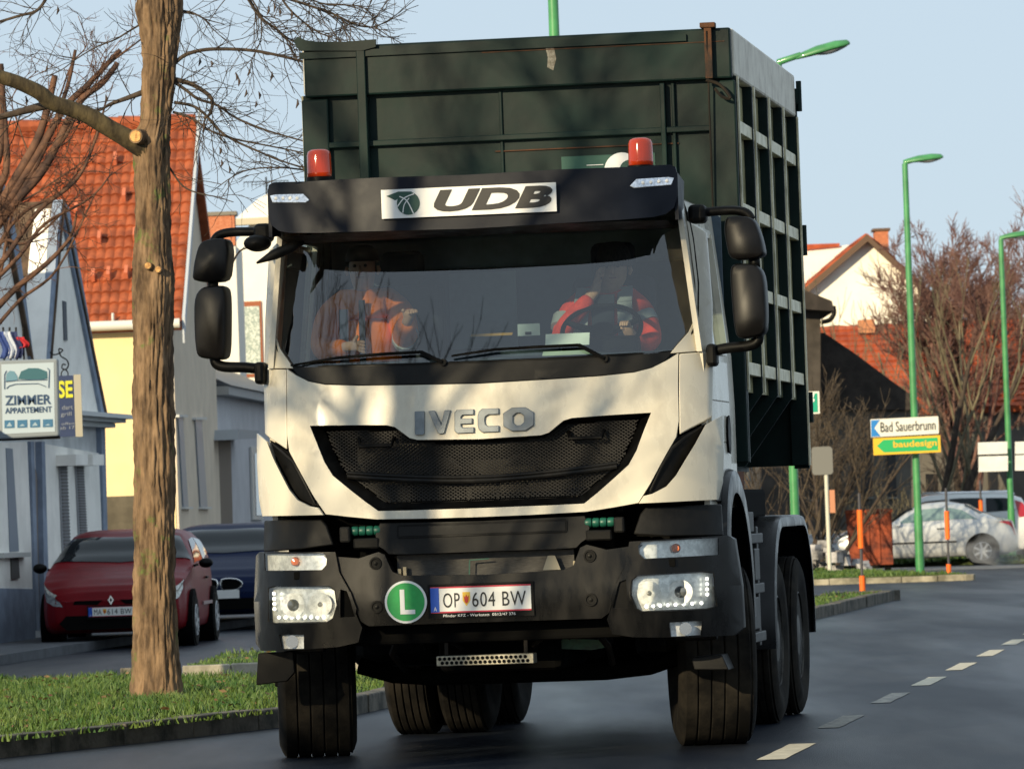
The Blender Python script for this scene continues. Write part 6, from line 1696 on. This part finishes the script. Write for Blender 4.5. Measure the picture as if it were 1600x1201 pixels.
# --- low grey-blue house further along
D0 = C1 + u2 * .3; D1_ = at(440, 600, 118); D1_.z = 0
u3 = (D1_ - D0).normalized(); o3 = V((u3.y, -u3.x, 0)); i3_ = -o3
f3 = lambda x, y: onplane(x, y, D0, o3)
lh = empty('low_house', (D0 + D1_) / 2, 0, 'low grey blue house with dark hipped roof between the gable and the truck mirror', 'house')
ze = f3(360, 618).z
mb = MB(); mb.prism([v - lh.location for v in (D0, D1_, D1_ + i3_ * 7, D0 + i3_ * 7)], (0, 0, ze)); mb.build('wall', mat('plaster_greyblue', (.48, .48, .50), .9, var=.06, scale=1.5), lh)
mb = MB(); mb.prism([v - lh.location + V((0, 0, ze - .04)) for v in (D0 + o3 * .25, D1_ + o3 * .25, D1_ + i3_ * .2, D0 + i3_ * .2)], (0, 0, .16)); mb.build('cornice', mat('cornice_grey', (.36, .36, .36), .8), lh)
R0 = D0 + o3 * .3 + V((0, 0, ze + .13)); R1 = D1_ + o3 * .3 + V((0, 0, ze + .13)); hh = 1.9
e_ = D0 + i3_ * 3.5 + u3 * 1.5 + V((0, 0, ze + hh)); e2 = D1_ + i3_ * 3.5 + V((0, 0, ze + hh)); Rb = D0 + i3_ * 7 + V((0, 0, ze + .13)); Rc = D1_ + i3_ * 7 + V((0, 0, ze + .13))
mb = MB()
for q in ((R0, R1, e2, e_), (R0, e_, Rb), (e_, e2, Rc, Rb), (R0, R1, Rc, Rb)): mb.poly([v - lh.location for v in q])
mb.build('roof', mat('slate_dark', (.022, .025, .03), .4, var=.4, scale=3, bump=.4, bscale=6), lh)
w_ = wallpoly('door', [f3(337, 840), f3(362, 838), f3(358, 686), f3(331, 686)], o3, mat('door_brown', (.16, .13, .10), .7), lh, .03, .03)
wallpoly('canopy', [f3(328, 688), f3(366, 686), f3(364, 674), f3(330, 672)], o3, mat('canopy_grey', (.28, .30, .32), .6), lh, .5, .5)
w_ = wallpoly('window', [f3(392, 812), f3(408, 812), f3(406, 698), f3(389, 698)], o3, M_frm, lh, .04, .05)
wallpoly('window_pane', [f3(396, 805), f3(406, 805), f3(404, 708), f3(393, 708)], o3, M_winp, w_, .02, .062)
# --- white house behind, with the red-brown framed window
WD = 126.0
def block(name, px, D, dep, m, parent, th=None):
    P4 = [at(a, b, D) for a, b in px]; P4 = [V((p.x, D, max(0, p.z) if b < 1500 else 0)) for p, (a, b) in zip(P4, px)]
    mb = MB(); mb.prism([p - root(parent).location for p in P4], (0, dep, 0)); return mb.build(name, m, parent)
c = at(395, 800, WD); wh = empty('white_house', (c.x, WD, 0), 0, 'white house with red brown window frame seen behind the left truck mirror', 'house')
M_wp = mat('plaster_white', (.80, .77, .70), .9, var=.03, scale=2)
block('wall', ((350, 810), (475, 810), (462, 345), (395, 345), (352, 400)), WD, 8, M_wp, wh)
block('eave_board', ((366, 352), (470, 346), (470, 336), (366, 342)), WD - .4, .35, mat('eave_beige', (.50, .44, .33), .7), wh)
block('roof', ((368, 342), (470, 336), (470, 300), (418, 303), (404, 310)), WD - .3, .5, mat('roof_pale', (.72, .71, .70), .7), wh)
w_ = block('window', ((362, 590), (412, 588), (408, 470), (358, 472)), WD - .04, .05, mat('frame_redbrown', (.30, .09, .035), .6), wh)
for xa, xb in ((362, 376), (381, 405)): block('curtain', ((xa + 3, 584), (xb + 3, 583), (xb, 478), (xa, 479)), WD - .055, .01, mat('lace_curtain', (.62, .66, .60), .8, col2=(.30, .36, .33), scale=26, ramp=(.45, .55)), w_)
# chimney on its own roof
CDp = 119; c = at(345, 420, CDp)
ch = empty('brick_chimney_house', (c.x, CDp, 0), 0, 'brick chimney on a dark roof rising between the beige gable and the white house', 'house')
mb = MB(); a = at(326, 420, CDp) - V(ch.location); b = at(366, 336, CDp) - V(ch.location)
mb.box((a.x, 0, at(345, 384, CDp).z), (b.x, .55, b.z)); mb.build('chimney', mat('brick', (.42, .13, .06), .9, col2=(.55, .22, .12), scale=14, stretch=(1, 1, 3), bump=.3, bscale=30), ch)
mb = MB(); mb.box((a.x - .03, -.04, b.z + .001), (b.x + .05, .6, b.z + .08)); mb.build('chimney_cap', mat('cap_grey', (.2, .18, .15), .8), ch)
mb = MB(); mb.prism([(a.x - 1.5, .05, 0), (b.x + .0, .05, 0), (b.x + .0, .05, at(345, 384, CDp).z - .002), (a.x - 1.5, .05, at(345, 384, CDp).z - .002)], (0, 3, 0)); mb.build('wall', mat('plaster_white2', (.78, .75, .68), .9), ch)
# TV aerial behind the tree twigs
c = at(410, 330, 124); an = empty('tv_aerial', (c.x, 126.5, c.z - .6), 0, 'thin comb shaped television aerial above the white house roof', 'aerial')
mb = MB(); mb.tube([(0, 0, 0), (0, 0, 1.5)], .02, 6); mb.build('mast', M_steel, an)
mb = MB(); mb.tube([(-.5, 0, 1.4), (.5, 0, 1.4)], .012, 5)
for k in range(12): mb.tube([(-.5 + k * .09, 0, 1.28), (-.5 + k * .09, 0, 1.40)], .008, 4)
mb.build('comb', M_steel, an)
# houses closing the street far beyond, mostly hidden
# --- right side
RD = 152.0; c = at(1370, 700, RD)
rh_ = empty('gabled_house', (c.x, RD, 0), 0, 'sunlit cream white gabled house with brown barge boards and a brick chimney', 'house')
M_cr = mat('plaster_cream', (.90, .86, .74), .9, var=.04, scale=1.5)
block('gable_wall', ((1200, 830), (1520, 815), (1516, 520), (1356, 374), (1200, 500)), RD, 9, M_cr, rh_)
M_bb = mat('barge_brown', (.11, .065, .04), .7)
block('barge_board', ((1195, 515), (1195, 504), (1355, 366), (1356, 377)), RD - .35, .5, M_bb, rh_)
block('barge_board', ((1356, 377), (1355, 366), (1530, 526), (1530, 537)), RD - .352, .5, M_bb, rh_)
a = at(1195, 503, RD); b = at(1355, 365, RD); c_ = at(1530, 525, RD)
tile_roof('roof', V((b.x, RD + .2, b.z)) + (V((c_.x, RD, c_.z)) - V((b.x, RD, b.z))), V((0, 9, 0)), V((b.x - c_.x, 0, b.z - c_.z)), M_rr, rh_, cw=.6, rh=.5)
tile_roof('roof', V((a.x, RD + .2, a.z)), V((0, 9, 0)), V((b.x - a.x, 0, b.z - a.z)), M_rr, rh_, cw=.6, rh=.5)
ck = block('chimney', ((1368, 400), (1389, 400), (1388, 361), (1367, 362)), RD + 1.5, .8, mat('chimney_red', (.45, .16, .08), .9, var=.15, scale=6), rh_)
block('chimney_cap', ((1364, 361), (1391, 360), (1391, 356), (1364, 357)), RD + 1.45, .9, M_bb, rh_)
# longer pale roof to its left
LD = 160; c = at(1290, 700, LD); lr = empty('pale_roofed_house', (c.x, LD, 0), 0, 'house with a long pale roof and thin red ridge left of the cream gable', 'house')
block('roof', ((1150, 470), (1350, 455), (1346, 380), (1300, 386), (1150, 400)), LD, 3, mat('roof_whitish', (.74, .72, .68), .8, var=.05, scale=1), lr)
block('ridge', ((1150, 401), (1312, 385), (1312, 380), (1250, 382), (1150, 392)), LD - .1, 1, M_rr, lr)
block('wall', ((1150, 830), (1345, 825), (1345, 456), (1150, 471)), LD + .3, 3, M_cr, lr)
# orange roofed low house in front, ridge across the view
OD = 140; c = at(1450, 700, OD)
oh = empty('orange_roofed_house', (c.x, OD, 0), 0, 'low grey walled house with a wide orange red tiled roof behind the bare trees', 'house')
M_gw = mat('plaster_grey_shaded', (.12, .11, .095), .9, var=.12, scale=1)  # shade of the trees on the wall is put into this dark grey
block('wall', ((1180, 838), (1760, 815), (1760, 640), (1180, 655)), OD, 8, M_gw, oh)
ea = at(1150, 652, OD); eb = at(1780, 640, OD); rz = at(1420, 506, OD + 4).z
tile_roof('roof', V((ea.x, OD - .3, ea.z)), V((eb.x - ea.x, 0, 0)), V((0, 4.3, rz - ea.z)), M_rr, oh, cw=.2, rh=.3, amp=.015)
tile_roof('roof', V((eb.x, OD + 8.3, ea.z)), V((ea.x - eb.x, 0, 0)), V((0, -4.3, rz - ea.z)), M_rr, oh, cw=.6, rh=.5)
block('stub_chimney', ((1342, 520), (1368, 520), (1366, 498), (1342, 500)), OD + 3.3, .6, mat('stub_orange', (.45, .2, .1), .9), oh)
M_wd = mat('dark_window', (.012, .012, .014), .3)
for xa, xb, ya, yb in ((1350, 1364, 698, 778), (1390, 1403, 706, 778), (1424, 1436, 706, 775), (1448, 1466, 740, 780), (1545, 1560, 736, 772)):
    w_ = block('window', ((xa, yb), (xb, yb), (xb - 2, ya), (xa - 2, ya)), OD - .03, .05, M_wd, oh)
    block('window_sill', ((xa - 2, yb + 3), (xb + 2, yb + 3), (xb + 2, yb), (xa - 2, yb)), OD - .12, .12, mat('sill_grey', (.2, .19, .17), .8), w_)
# dark roofed outbuilding with a projecting eave and curved gutter, at the container's rear edge
DD = 118; c = at(1290, 700, DD)
dh = empty('dark_roofed_house', (c.x, DD, 0), 0, 'dark roofed house with curved gutter seen beside the rear edge of the container', 'house')
block('roof', ((1190, 478), (1304, 486), (1300, 470), (1262, 455), (1190, 430)), DD - .6, 5, mat('old_roof', (.035, .028, .024), .9, var=.3, scale=3), dh)
block('wall', ((1190, 830), (1282, 826), (1282, 482), (1190, 480)), DD, 5, mat('wall_umber', (.05, .042, .035), .9, var=.3, scale=2), dh)
mb = MB(); mb.tube(spline([at(a, b, DD - .5) - V(dh.location) for a, b in ((1302, 478), (1303, 490), (1296, 500), (1284, 503))], 5), .05, 8); mb.build('gutter_pipe', M_blk, dh, smooth=True)
block('lean_to_roof', ((1282, 640), (1440, 640), (1432, 622), (1400, 600), (1340, 555), (1288, 520), (1282, 520)), DD + 3, 4, mat('old_roof', (.035, .028, .024), .9), dh)
block('lean_to_wall', ((1282, 830), (1436, 824), (1436, 641), (1282, 641)), DD + 3.2, 3.5, M_gw, dh)
for xa, xb, ya, yb in ((1268, 1277, 700, 780), (1352, 1363, 700, 776), (1388, 1401, 704, 776)):
    w_ = block('window', ((xa, yb), (xb, yb), (xb - 2, ya), (xa - 2, ya)), DD - .03 if xa < 1280 else DD + 3.15, .05, M_wd, dh)
    block('window_sill', ((xa - 2, yb + 3), (xb + 2, yb + 3), (xb + 2, yb), (xa - 2, yb)), (DD - .12) if xa < 1280 else DD + 3.08, .1, mat('sill_grey', (.2, .19, .17), .8), w_)

# ============================================================ CARS
def interp(tab, x):
    xs = [t[0] for t in tab]
    if x <= xs[0]: return tab[0][1]
    if x >= xs[-1]: return tab[-1][1]
    for i in range(len(tab) - 1):
        if x <= xs[i + 1]:
            t = (x - xs[i]) / (xs[i + 1] - xs[i]); t2 = t * t * (3 - 2 * t); t = .5 * t + .5 * t2
            return tab[i][1] + (tab[i + 1][1] - tab[i][1]) * t
class Car:
    def __init__(s, name, loc, yaw, label, L_, W_, top, belt, paint, group=None, tum=.42, width=None, wr=.31, axles=(.82, 3.25)):
        s.o = empty(name, loc, yaw, label, 'car', group); s.L = L_; s.W = W_; s.top = top; s.belt = belt; s.tum = tum; s.wr = wr
        s.wt = width or [(0, .62), (.04, .78), (.14, .9), (.4, .97), (.9, 1.0), (L_ * .6, 1.0), (L_ - .6, .97), (L_ - .15, .90), (L_, .74)]
        s.paint = paint
        mb = MB(); NU, NV = 96, 14
        us = [((i / NU) ** 1.0) for i in range(NU + 1)]
        us = [.5 - .5 * math.cos(math.pi * t) for t in us]
        k = 0
        for t in us:
            row = [s.P(t * L_, v / NV * 6) for v in range(NV + 1)]
            row = [V((-p.x, p.y, p.z)) for p in row[:-1]] + [p for p in row[::-1]]
            mb.v += [tuple(p) for p in row]
        n = 2 * NV + 1
        for i in range(NU):
            for j in range(n - 1): mb.face((i * n + j, i * n + j + 1, (i + 1) * n + j + 1, (i + 1) * n + j))
            mb.face((i * n + n - 1, i * n, (i + 1) * n, (i + 1) * n + n - 1))
        mb.face(range(n)); mb.face([NU * n + j for j in range(n)][::-1])
        s.body = mb.build('body', paint, s.o, smooth='all')
        for y in axles:
            for sd_ in (-1, 1):
                x = sd_ * (W_ / 2 - .09)
                mb = MB(); mb.lathe([(wr + .055, -.10), (wr + .055, .115), (0, .115)], (x - (0 if sd_ > 0 else .015), y, wr + .02), 'x', 28) if sd_ > 0 else mb.lathe([(wr + .055, .10), (wr + .055, -.115), (0, -.115)], (x, y, wr + .02), 'x', 28)
                mb.build('wheel_arch', M_dark, s.o)
                mb = MB(); mb.lathe([(wr * .62, -.10), (wr * .95, -.10), (wr, -.07), (wr, .07), (wr * .95, .10), (wr * .62, .10)], (x + sd_ * .03, y, wr), 'x', 32); w_ = mb.build('wheel', M_rub, s.o, smooth=True)
                mb = MB(); mb.lathe([(wr * .66, sd_ * .095), (wr * .6, sd_ * .105), (wr * .56, sd_ * .08), (0, sd_ * .07)], (x + sd_ * .03, y, wr), 'x', 28)
                for j in range(7):
                    a = 2 * math.pi * j / 7; mb.bar((x + sd_ * .125, y, wr), (x + sd_ * .13, y + math.cos(a) * wr * .6, wr + math.sin(a) * wr * .6), .045, .015, up=V((1, 0, 0)))
                mb.build('hubcap', mat('alloy', (.45, .46, .48), .35, metal=.6), w_)
    def P(s, y, v):
        zt = interp(s.top, y); zb = min(interp(s.belt, y), zt - .03); w_ = s.W / 2 * interp(s.wt, y)
        g = max(0, zt - zb - .06); wt_ = w_ - s.tum * g
        zs = .2 + .10 * max(0, 1 - y / .35) ** 2 + .10 * max(0, 1 - (s.L - y) / .4) ** 2
        f = min(1, g / .3)
        pts = [(w_ * .86, zs), (w_ * .97, zs + .06), (w_ * 1.0, zs + (zb - zs) * .5), (w_ * .975, zb), (wt_ * (1 - .03 * (1 - f)) - .02 * f, zt - .035 - .055 * f), (wt_ * .66, zt - .008), (0, zt)]
        i = min(5, int(v)); t = v - i
        q = [pts[max(0, i - 1)], pts[i], pts[i + 1], pts[min(6, i + 2)]]
        if i + 2 > 6: q[3] = (-pts[5][0], pts[5][1])
        r_ = [.5 * (2 * b + (c - a) * t + (2 * a - 5 * b + 4 * c - d) * t * t + (3 * b - a - 3 * c + d) * t ** 3) for a, b, c, d in zip(*q)]
        return V((max(0, r_[0]) if v < 6 else 0, y, r_[1]))
    def N(s, y, v, sd_):
        e = .01; a = s.P(min(s.L, y + e), v) - s.P(max(0, y - e), v); b = s.P(y, min(5.999, v + e)) - s.P(y, max(0, v - e))
        n = a.cross(b)
        if n.length < 1e-9: n = V((1, 0, 0))
        n.normalize()
        p = s.P(y, v); ref = V((p.x, p.y - max(.5, min(s.L - .5, y)), p.z - .55))
        if n.dot(ref) < 0: n = -n
        return V((n.x * sd_, n.y, n.z))
    def patch(s, name, corners, m, off=.006, sides=(1, -1), nu=8, nv=6, parent=None, merge=False):
        """corners: (y,v) x4, bilinear; sides mirrored"""
        outp = []
        mbm = MB()
        for sd_ in sides:
            mb = mbm if merge else MB()
            def fn(a, b):
                c = [corners[0][k] * (1 - a) * (1 - b) + corners[1][k] * a * (1 - b) + corners[2][k] * a * b + corners[3][k] * (1 - a) * b for k in (0, 1)]
                p = s.P(c[0], c[1]); n = s.N(c[0], c[1], 1); p = p + n * off; return (p.x * sd_, p.y, p.z)
            mb.grid(fn, nu, nv)
            if not merge: outp.append(mb.build(name, m, parent or s.o, smooth='all'))
        if merge: outp.append(mbm.build(name, m, parent or s.o, smooth='all'))
        return outp
M_cg = mat('car_glass', (.008, .012, .015), .05, spec=.35)
# red hatchback
cr_ = mat('car_red', (.16, .004, .008), .4, spec=.12, coat=.05, var=.1, scale=2)
RX = at(176, 1005, 64.6); 
red = Car('parked_car', (RX.x, 64.6, 0), R(-2.5), 'dark red small hatchback parked facing the viewer left of the tree', 3.99, 1.70,
    [(0, .62), (.05, .71), (.15, .78), (.4, .87), (.7, .94), (1.0, 1.0), (1.25, 1.14), (1.6, 1.34), (1.9, 1.42), (2.4, 1.45), (3.1, 1.43), (3.6, 1.35), (3.85, 1.05), (3.93, .8), (3.99, .6)],
    [(0, .58), (.15, .66), (.4, .80), (1.0, .93), (2.5, .97), (3.7, 1.02)], cr_, tum=.38)
red.patch('windscreen', [(1.08, 6), (1.62, 6), (1.74, 4.35), (1.20, 3.75)], M_cg, off=.008, merge=True, nv=10)
red.patch('side_window', [(1.45, 3.2), (1.95, 3.85), (2.45, 3.85), (2.45, 3.15)], M_cg)
red.patch('side_window', [(2.52, 3.15), (2.52, 3.85), (3.2, 3.8), (3.35, 3.3)], M_cg)
M_hlc = mat('car_headlight', (.42, .42, .40), .12, metal=.5, var=.3, scale=30)
red.patch('headlight', [(.05, 4.1), (.36, 3.7), (.30, 2.8), (.012, 2.6)], M_hlc, off=.008)
mb = MB(); mb.prism([(-.52, -.012, .42), (.52, -.012, .42), (.60, -.012, .33), (.52, -.012, .25), (-.52, -.012, .25), (-.60, -.012, .33)], (0, .08, 0)); mb.build('air_intake', M_dark, red.o)
for s in (-1, 1):
    mb = MB(); mb.prism([(s * .10, -.008, .60), (s * .42, .0, .60), (s * .44, .0, .555), (s * .16, -.008, .545)], (0, .04, 0)); mb.build('grille_slot', M_dark, red.o)
mb = MB(); mb.prism([(0, -.03, .66), (.035, -.03, .60), (0, -.03, .54), (-.035, -.03, .60)], (0, .02, 0)); mb.build('diamond_badge', M_chrome, red.o)
mb = MB(); mb.prism([(0, -.035, .625), (.014, -.035, .60), (0, -.035, .575), (-.014, -.035, .60)], (0, .005, 0)); mb.build('badge_centre', M_dark, red.o)
number_plate(red.o, (-.26, -.035, .405), (1, 0, 0), (0, 0, 1), .52, .115, 'MA', '614 BW')
for s in (-1, 1):
    mb = MB(); mb.tube([(s * .80, 1.30, .95), (s * .88, 1.30, .98)], [.02, .02], 6); mb.lathe([(0, -.06), (.07, -.04), (.085, 0), (.08, .05)], (s * .97, 1.30, 1.0), 'y', 12)
    mr = mb.build('wing_mirror', M_blk, red.o, smooth='all')
    for v_ in mr.data.vertices: v_.co.z = 1.0 + (v_.co.z - 1.0) * .75
mb = MB(); mb.box((-.10, 1.58, 1.22), (.10, 1.61, 1.27)); mb.build('rear_view_mirror', M_blk, red.o, bevel=.01)
for s in (-1, 1):
    mb = MB(); mb.box((s * .855, 1.9, .48), (s * .872, 3.1, .52)); mb.build('rub_strip', mat('rub_pale', (.3, .2, .2), .4), red.o)
    mb = MB(); mb.box((s * .86, 2.25, .80), (s * .885, 2.42, .83)); mb.build('door_handle', M_blk, red.o, bevel=.006)
red.o.scale = (1, 1, .94)
# dark blue saloon behind it
cb_ = mat('car_navy', (.005, .012, .045), .45, spec=.08)
BX = at(345, 990, 73.5)
blu = Car('parked_car', (BX.x, 73.5, 0), R(-1), 'dark navy saloon parked behind the red hatchback, half hidden by tree and truck', 4.5, 1.78,
    [(0, .52), (.04, .62), (.14, .70), (.4, .80), (.9, .90), (1.25, .95), (1.5, 1.06), (1.95, 1.30), (2.25, 1.37), (2.9, 1.39), (3.4, 1.30), (3.9, 1.05), (4.35, 1.0), (4.5, .7)],
    [(0, .55), (.5, .76), (1.2, .88), (3, .94), (4.5, .9)], cb_, tum=.45)
blu.patch('windscreen', [(1.36, 6), (1.98, 6), (2.05, 4.3), (1.48, 3.75)], M_cg, off=.008, merge=True, nv=10)
blu.patch('side_window', [(1.8, 3.2), (2.25, 3.85), (3.1, 3.8), (3.6, 3.2)], M_cg)
blu.patch('headlight', [(.04, 3.6), (.30, 3.2), (.28, 2.7), (.012, 2.75)], M_hlc, off=.008)
for s in (-1, 1):
    mb = MB(); lp = smoothloop([(s * .03, -.02, .66), (s * .22, -.01, .665), (s * .30, .0, .60), (s * .22, -.01, .535), (s * .05, -.02, .53)], 3); mb.tube(lp + [lp[0]], .012, 6); gk = mb.build('grille_ring', M_chrome, blu.o, smooth=True)
    mb = MB(); mb.poly([V(p) + V((0, .004, 0)) for p in lp]); mb.build('grille_face', M_dark, gk, recalc=False)
    mb = MB(); mb.tube([(s * .82, 1.55, .93), (s * .9, 1.55, .95)], .02, 6); mb.lathe([(0, -.06), (.07, -.04), (.085, 0), (.08, .05)], (s * .98, 1.55, .97), 'y', 12); mb.build('wing_mirror', cb_, blu.o, smooth='all')
mb = MB(); mb.prism([(-.6, -.012, .42), (.6, -.012, .42), (.5, -.012, .28), (-.5, -.012, .28)], (0, .08, 0)); mb.build('air_intake', M_dark, blu.o)
number_plate(blu.o, (-.26, -.035, .40), (1, 0, 0), (0, 0, 1), .52, .11, 'MA', '20 AB') if False else None
mb = MB(); mb.box((-.26, -.03, .42), (.26, -.015, .53)); mb.build('number_plate', mat('plate_white', (.75, .75, .72), .45), blu.o)
# silver coupe-like car, side on, rear towards the right
cs_ = mat('car_silver', (.50, .52, .54), .28, metal=.35, coat=.6)
SX = at(1590, 878, 118)
g_w = 'white and silver cars parked side on'
M_sg = mat('car_glass_clear', (.16, .24, .24), .05, spec=.9, coat=.6)
sil = Car('parked_car', (SX.x - 3.83, 118, -.02), R(-96), 'silver coupe parked side on in front of the white estate', 3.83, 1.67,
    [(0, .50), (.04, .60), (.3, .74), (.9, .86), (1.1, .92), (1.6, 1.22), (1.95, 1.33), (2.4, 1.35), (2.8, 1.28), (3.2, 1.08), (3.45, .98), (3.72, .92), (3.83, .6)],
    [(0, .56), (.6, .76), (1.2, .86), (2.6, .92), (3.6, .90)], cs_, g_w, tum=.45, axles=(.78, 3.12), wr=.30)
sil.patch('side_window', [(1.35, 3.2), (1.72, 3.85), (2.35, 3.85), (2.35, 3.15)], M_sg)
sil.patch('side_window', [(2.41, 3.15), (2.41, 3.85), (2.72, 3.8), (3.05, 3.2)], M_sg)
sil.patch('windscreen', [(1.15, 6), (1.62, 6), (1.72, 4.3), (1.25, 3.75)], M_cg, off=.008, merge=True)
sil.patch('rear_window', [(2.75, 6), (3.2, 6), (3.1, 4.1), (2.78, 4.3)], M_cg, off=.008, merge=True)
sil.patch('tail_lamp', [(3.48, 2.95), (3.60, 3.0), (3.81, 2.9), (3.79, 2.55)], mat('tail_lamp_red', (.35, .01, .02), .15, coat=.8), off=.01)
for s in (-1, 1): 
    mb = MB(); mb.box((s * .835, 1.1, .50), (s * .85, 2.6, .53)); mb.build('rub_strip', M_blk, sil.o)
    mb = MB(); mb.tube([(s * .8, 1.4, .9), (s * .92, 1.4, .93)], [.04, .06], 8); mb.build('wing_mirror', cs_, sil.o, smooth=True)
    mb = MB(); mb.box((s * .84, 2.2, .78), (s * .86, 2.35, .80)); mb.build('door_handle', M_blk, sil.o)
# white estate
cw_ = mat('car_white', (.72, .73, .72), .25, coat=.7)
WX = at(1622, 878, 126)
wag = Car('parked_car', (WX.x - 4.5, 126, 0), R(-94), 'white estate car with roof rails at the right edge behind the silver car', 4.45, 1.75,
    [(0, .55), (.05, .65), (.4, .82), (.95, .95), (1.15, 1.03), (1.7, 1.36), (2.1, 1.48), (2.8, 1.52), (3.8, 1.49), (4.15, 1.36), (4.35, .95), (4.45, .6)],
    [(0, .58), (.6, .82), (1.2, .95), (4.2, 1.0)], cw_, g_w, tum=.36, axles=(.85, 3.45))
wag.patch('side_window', [(1.5, 3.2), (1.95, 3.85), (2.5, 3.85), (2.5, 3.15)], M_cg)
wag.patch('side_window', [(2.57, 3.15), (2.57, 3.85), (3.3, 3.85), (3.3, 3.15)], M_cg)
wag.patch('side_window', [(3.37, 3.15), (3.37, 3.85), (3.85, 3.85), (4.02, 3.2)], M_cg)
wag.patch('windscreen', [(1.2, 6), (1.72, 6), (1.8, 4.3), (1.3, 3.75)], M_cg, off=.008, merge=True)
wag.patch('tail_lamp', [(4.08, 2.8), (4.0, 3.9), (4.2, 3.9), (4.42, 2.8)], mat('tail_lamp_red', (.35, .01, .02), .15), off=.012)
for s in (-1, 1):
    mb = MB(); mb.tube([(s * .60, 1.9, 1.44), (s * .60, 2.0, 1.52), (s * .60, 3.9, 1.50), (s * .60, 4.0, 1.44)], .022, 6); mb.build('roof_rail', M_chrome, wag.o, smooth=True)
    mb = MB(); mb.box((s * .875, 1.1, .50), (s * .89, 3.2, .54)); mb.build('rub_strip', M_blk, wag.o)
# rusty red skip between the stakes
kx = at(1360, 885, 112)
sk = empty('rusty_bin', (kx.x, 112, 0), R(-4), 'rusty red metal bin standing left of the silver car behind the orange stake', 'bin')
M_rb = mat('rusty_red', (.07, .014, .008), .8, col2=(.30, .06, .02), scale=3.2, bump=.3, bscale=14, ramp=(.4, .6))
s_ = 112 / FPX; hw = 36 * s_; zt = at(1360, 797, 112).z
mb = MB(); mb.prism([(-hw * .86, 0, .12), (hw, 0, .12), (hw, 0, zt), (-hw, 0, zt)], (0, .9, 0)); mb.build('body', M_rb, sk, bevel=.02)
mb = MB()
for x in (-.55, -.1, .35): mb.box((hw * x, -.03, .16), (hw * x + .05, -.002, zt - .06))
mb.box((-hw - .02, -.04, zt - .05), (hw + .02, -.001, zt + .02)); mb.build('ribs', M_rb, sk)
for x in (-.7, .75): mb = MB(); mb.box((hw * x - .06, .1, 0), (hw * x + .06, .8, .119)); mb.build('foot', M_dark, sk)
# heap of pale rubble near the pole
hp = at(1287, 890, 104); rs = random.Random(8); mb = MB()
for k in range(46):
    a = rs.uniform(-.85, .75); h = .52 * (1 - abs(a) ** 1.4); c = V((a, rs.uniform(-.4, .5), rs.uniform(0, max(.05, h)))); r_ = rs.uniform(.07, .16)
    q = [c + V((math.cos(t) * r_ * rs.uniform(.6, 1.2), math.sin(t) * r_ * rs.uniform(.6, 1.2), 0)) for t in (0, 1.2, 2.4, 3.6, 4.9)]
    mb.prism(q, V((rs.uniform(-.04, .04), rs.uniform(-.04, .04), r_ * rs.uniform(.6, 1.3))))
o = mb.build('rubble_heap', mat('rubble_pale', (.08, .08, .085), .9, col2=(.42, .41, .42), scale=3)); o.location = (hp.x, 104, 0); tag(o, 'heap of pale rubble behind the pale sign pole at the rear of the truck', 'rubble', kind='stuff')

# steam drifting from a vent at the kerb, far right
o = empty('steam_cloud', tuple(gnd(1560, 900, 0)), 0)
bpy.data.objects.remove(o)
c = at(1568, 872, 108); mb = MB()
mb.lathe([(0, -.35), (.45, -.25), (.7, 0), (.5, .3), (0, .42)], (0, 0, 0), 'z', 16)
vm = bpy.data.materials.new('steam'); vm.use_nodes = True; n = vm.node_tree.nodes; l = vm.node_tree.links; n.clear()
ou = n.new('ShaderNodeOutputMaterial'); pv = n.new('ShaderNodeVolumePrincipled'); nz = n.new('ShaderNodeTexNoise'); nz.inputs['Scale'].default_value = 2.2; nz.inputs['Detail'].default_value = 4
mr = n.new('ShaderNodeMapRange'); mr.inputs['From Min'].default_value = .45; mr.inputs['From Max'].default_value = .75; mr.inputs['To Max'].default_value = 1.6
tc = n.new('ShaderNodeTexCoord'); l.new(tc.outputs['Object'], nz.inputs['Vector']); l.new(nz.outputs['Fac'], mr.inputs[0]); l.new(mr.outputs[0], pv.inputs['Density']); l.new(pv.outputs[0], ou.inputs['Volume'])
pv.inputs['Color'].default_value = (.9, .92, .95, 1)
o = mb.build('steam', vm, smooth='all'); o.location = (c.x, 108, max(.4, c.z)); o.scale = (1.3, 1, 1)
tag(o, 'thin white steam drifting over the kerb beside the far snow stake', 'steam', kind='stuff')
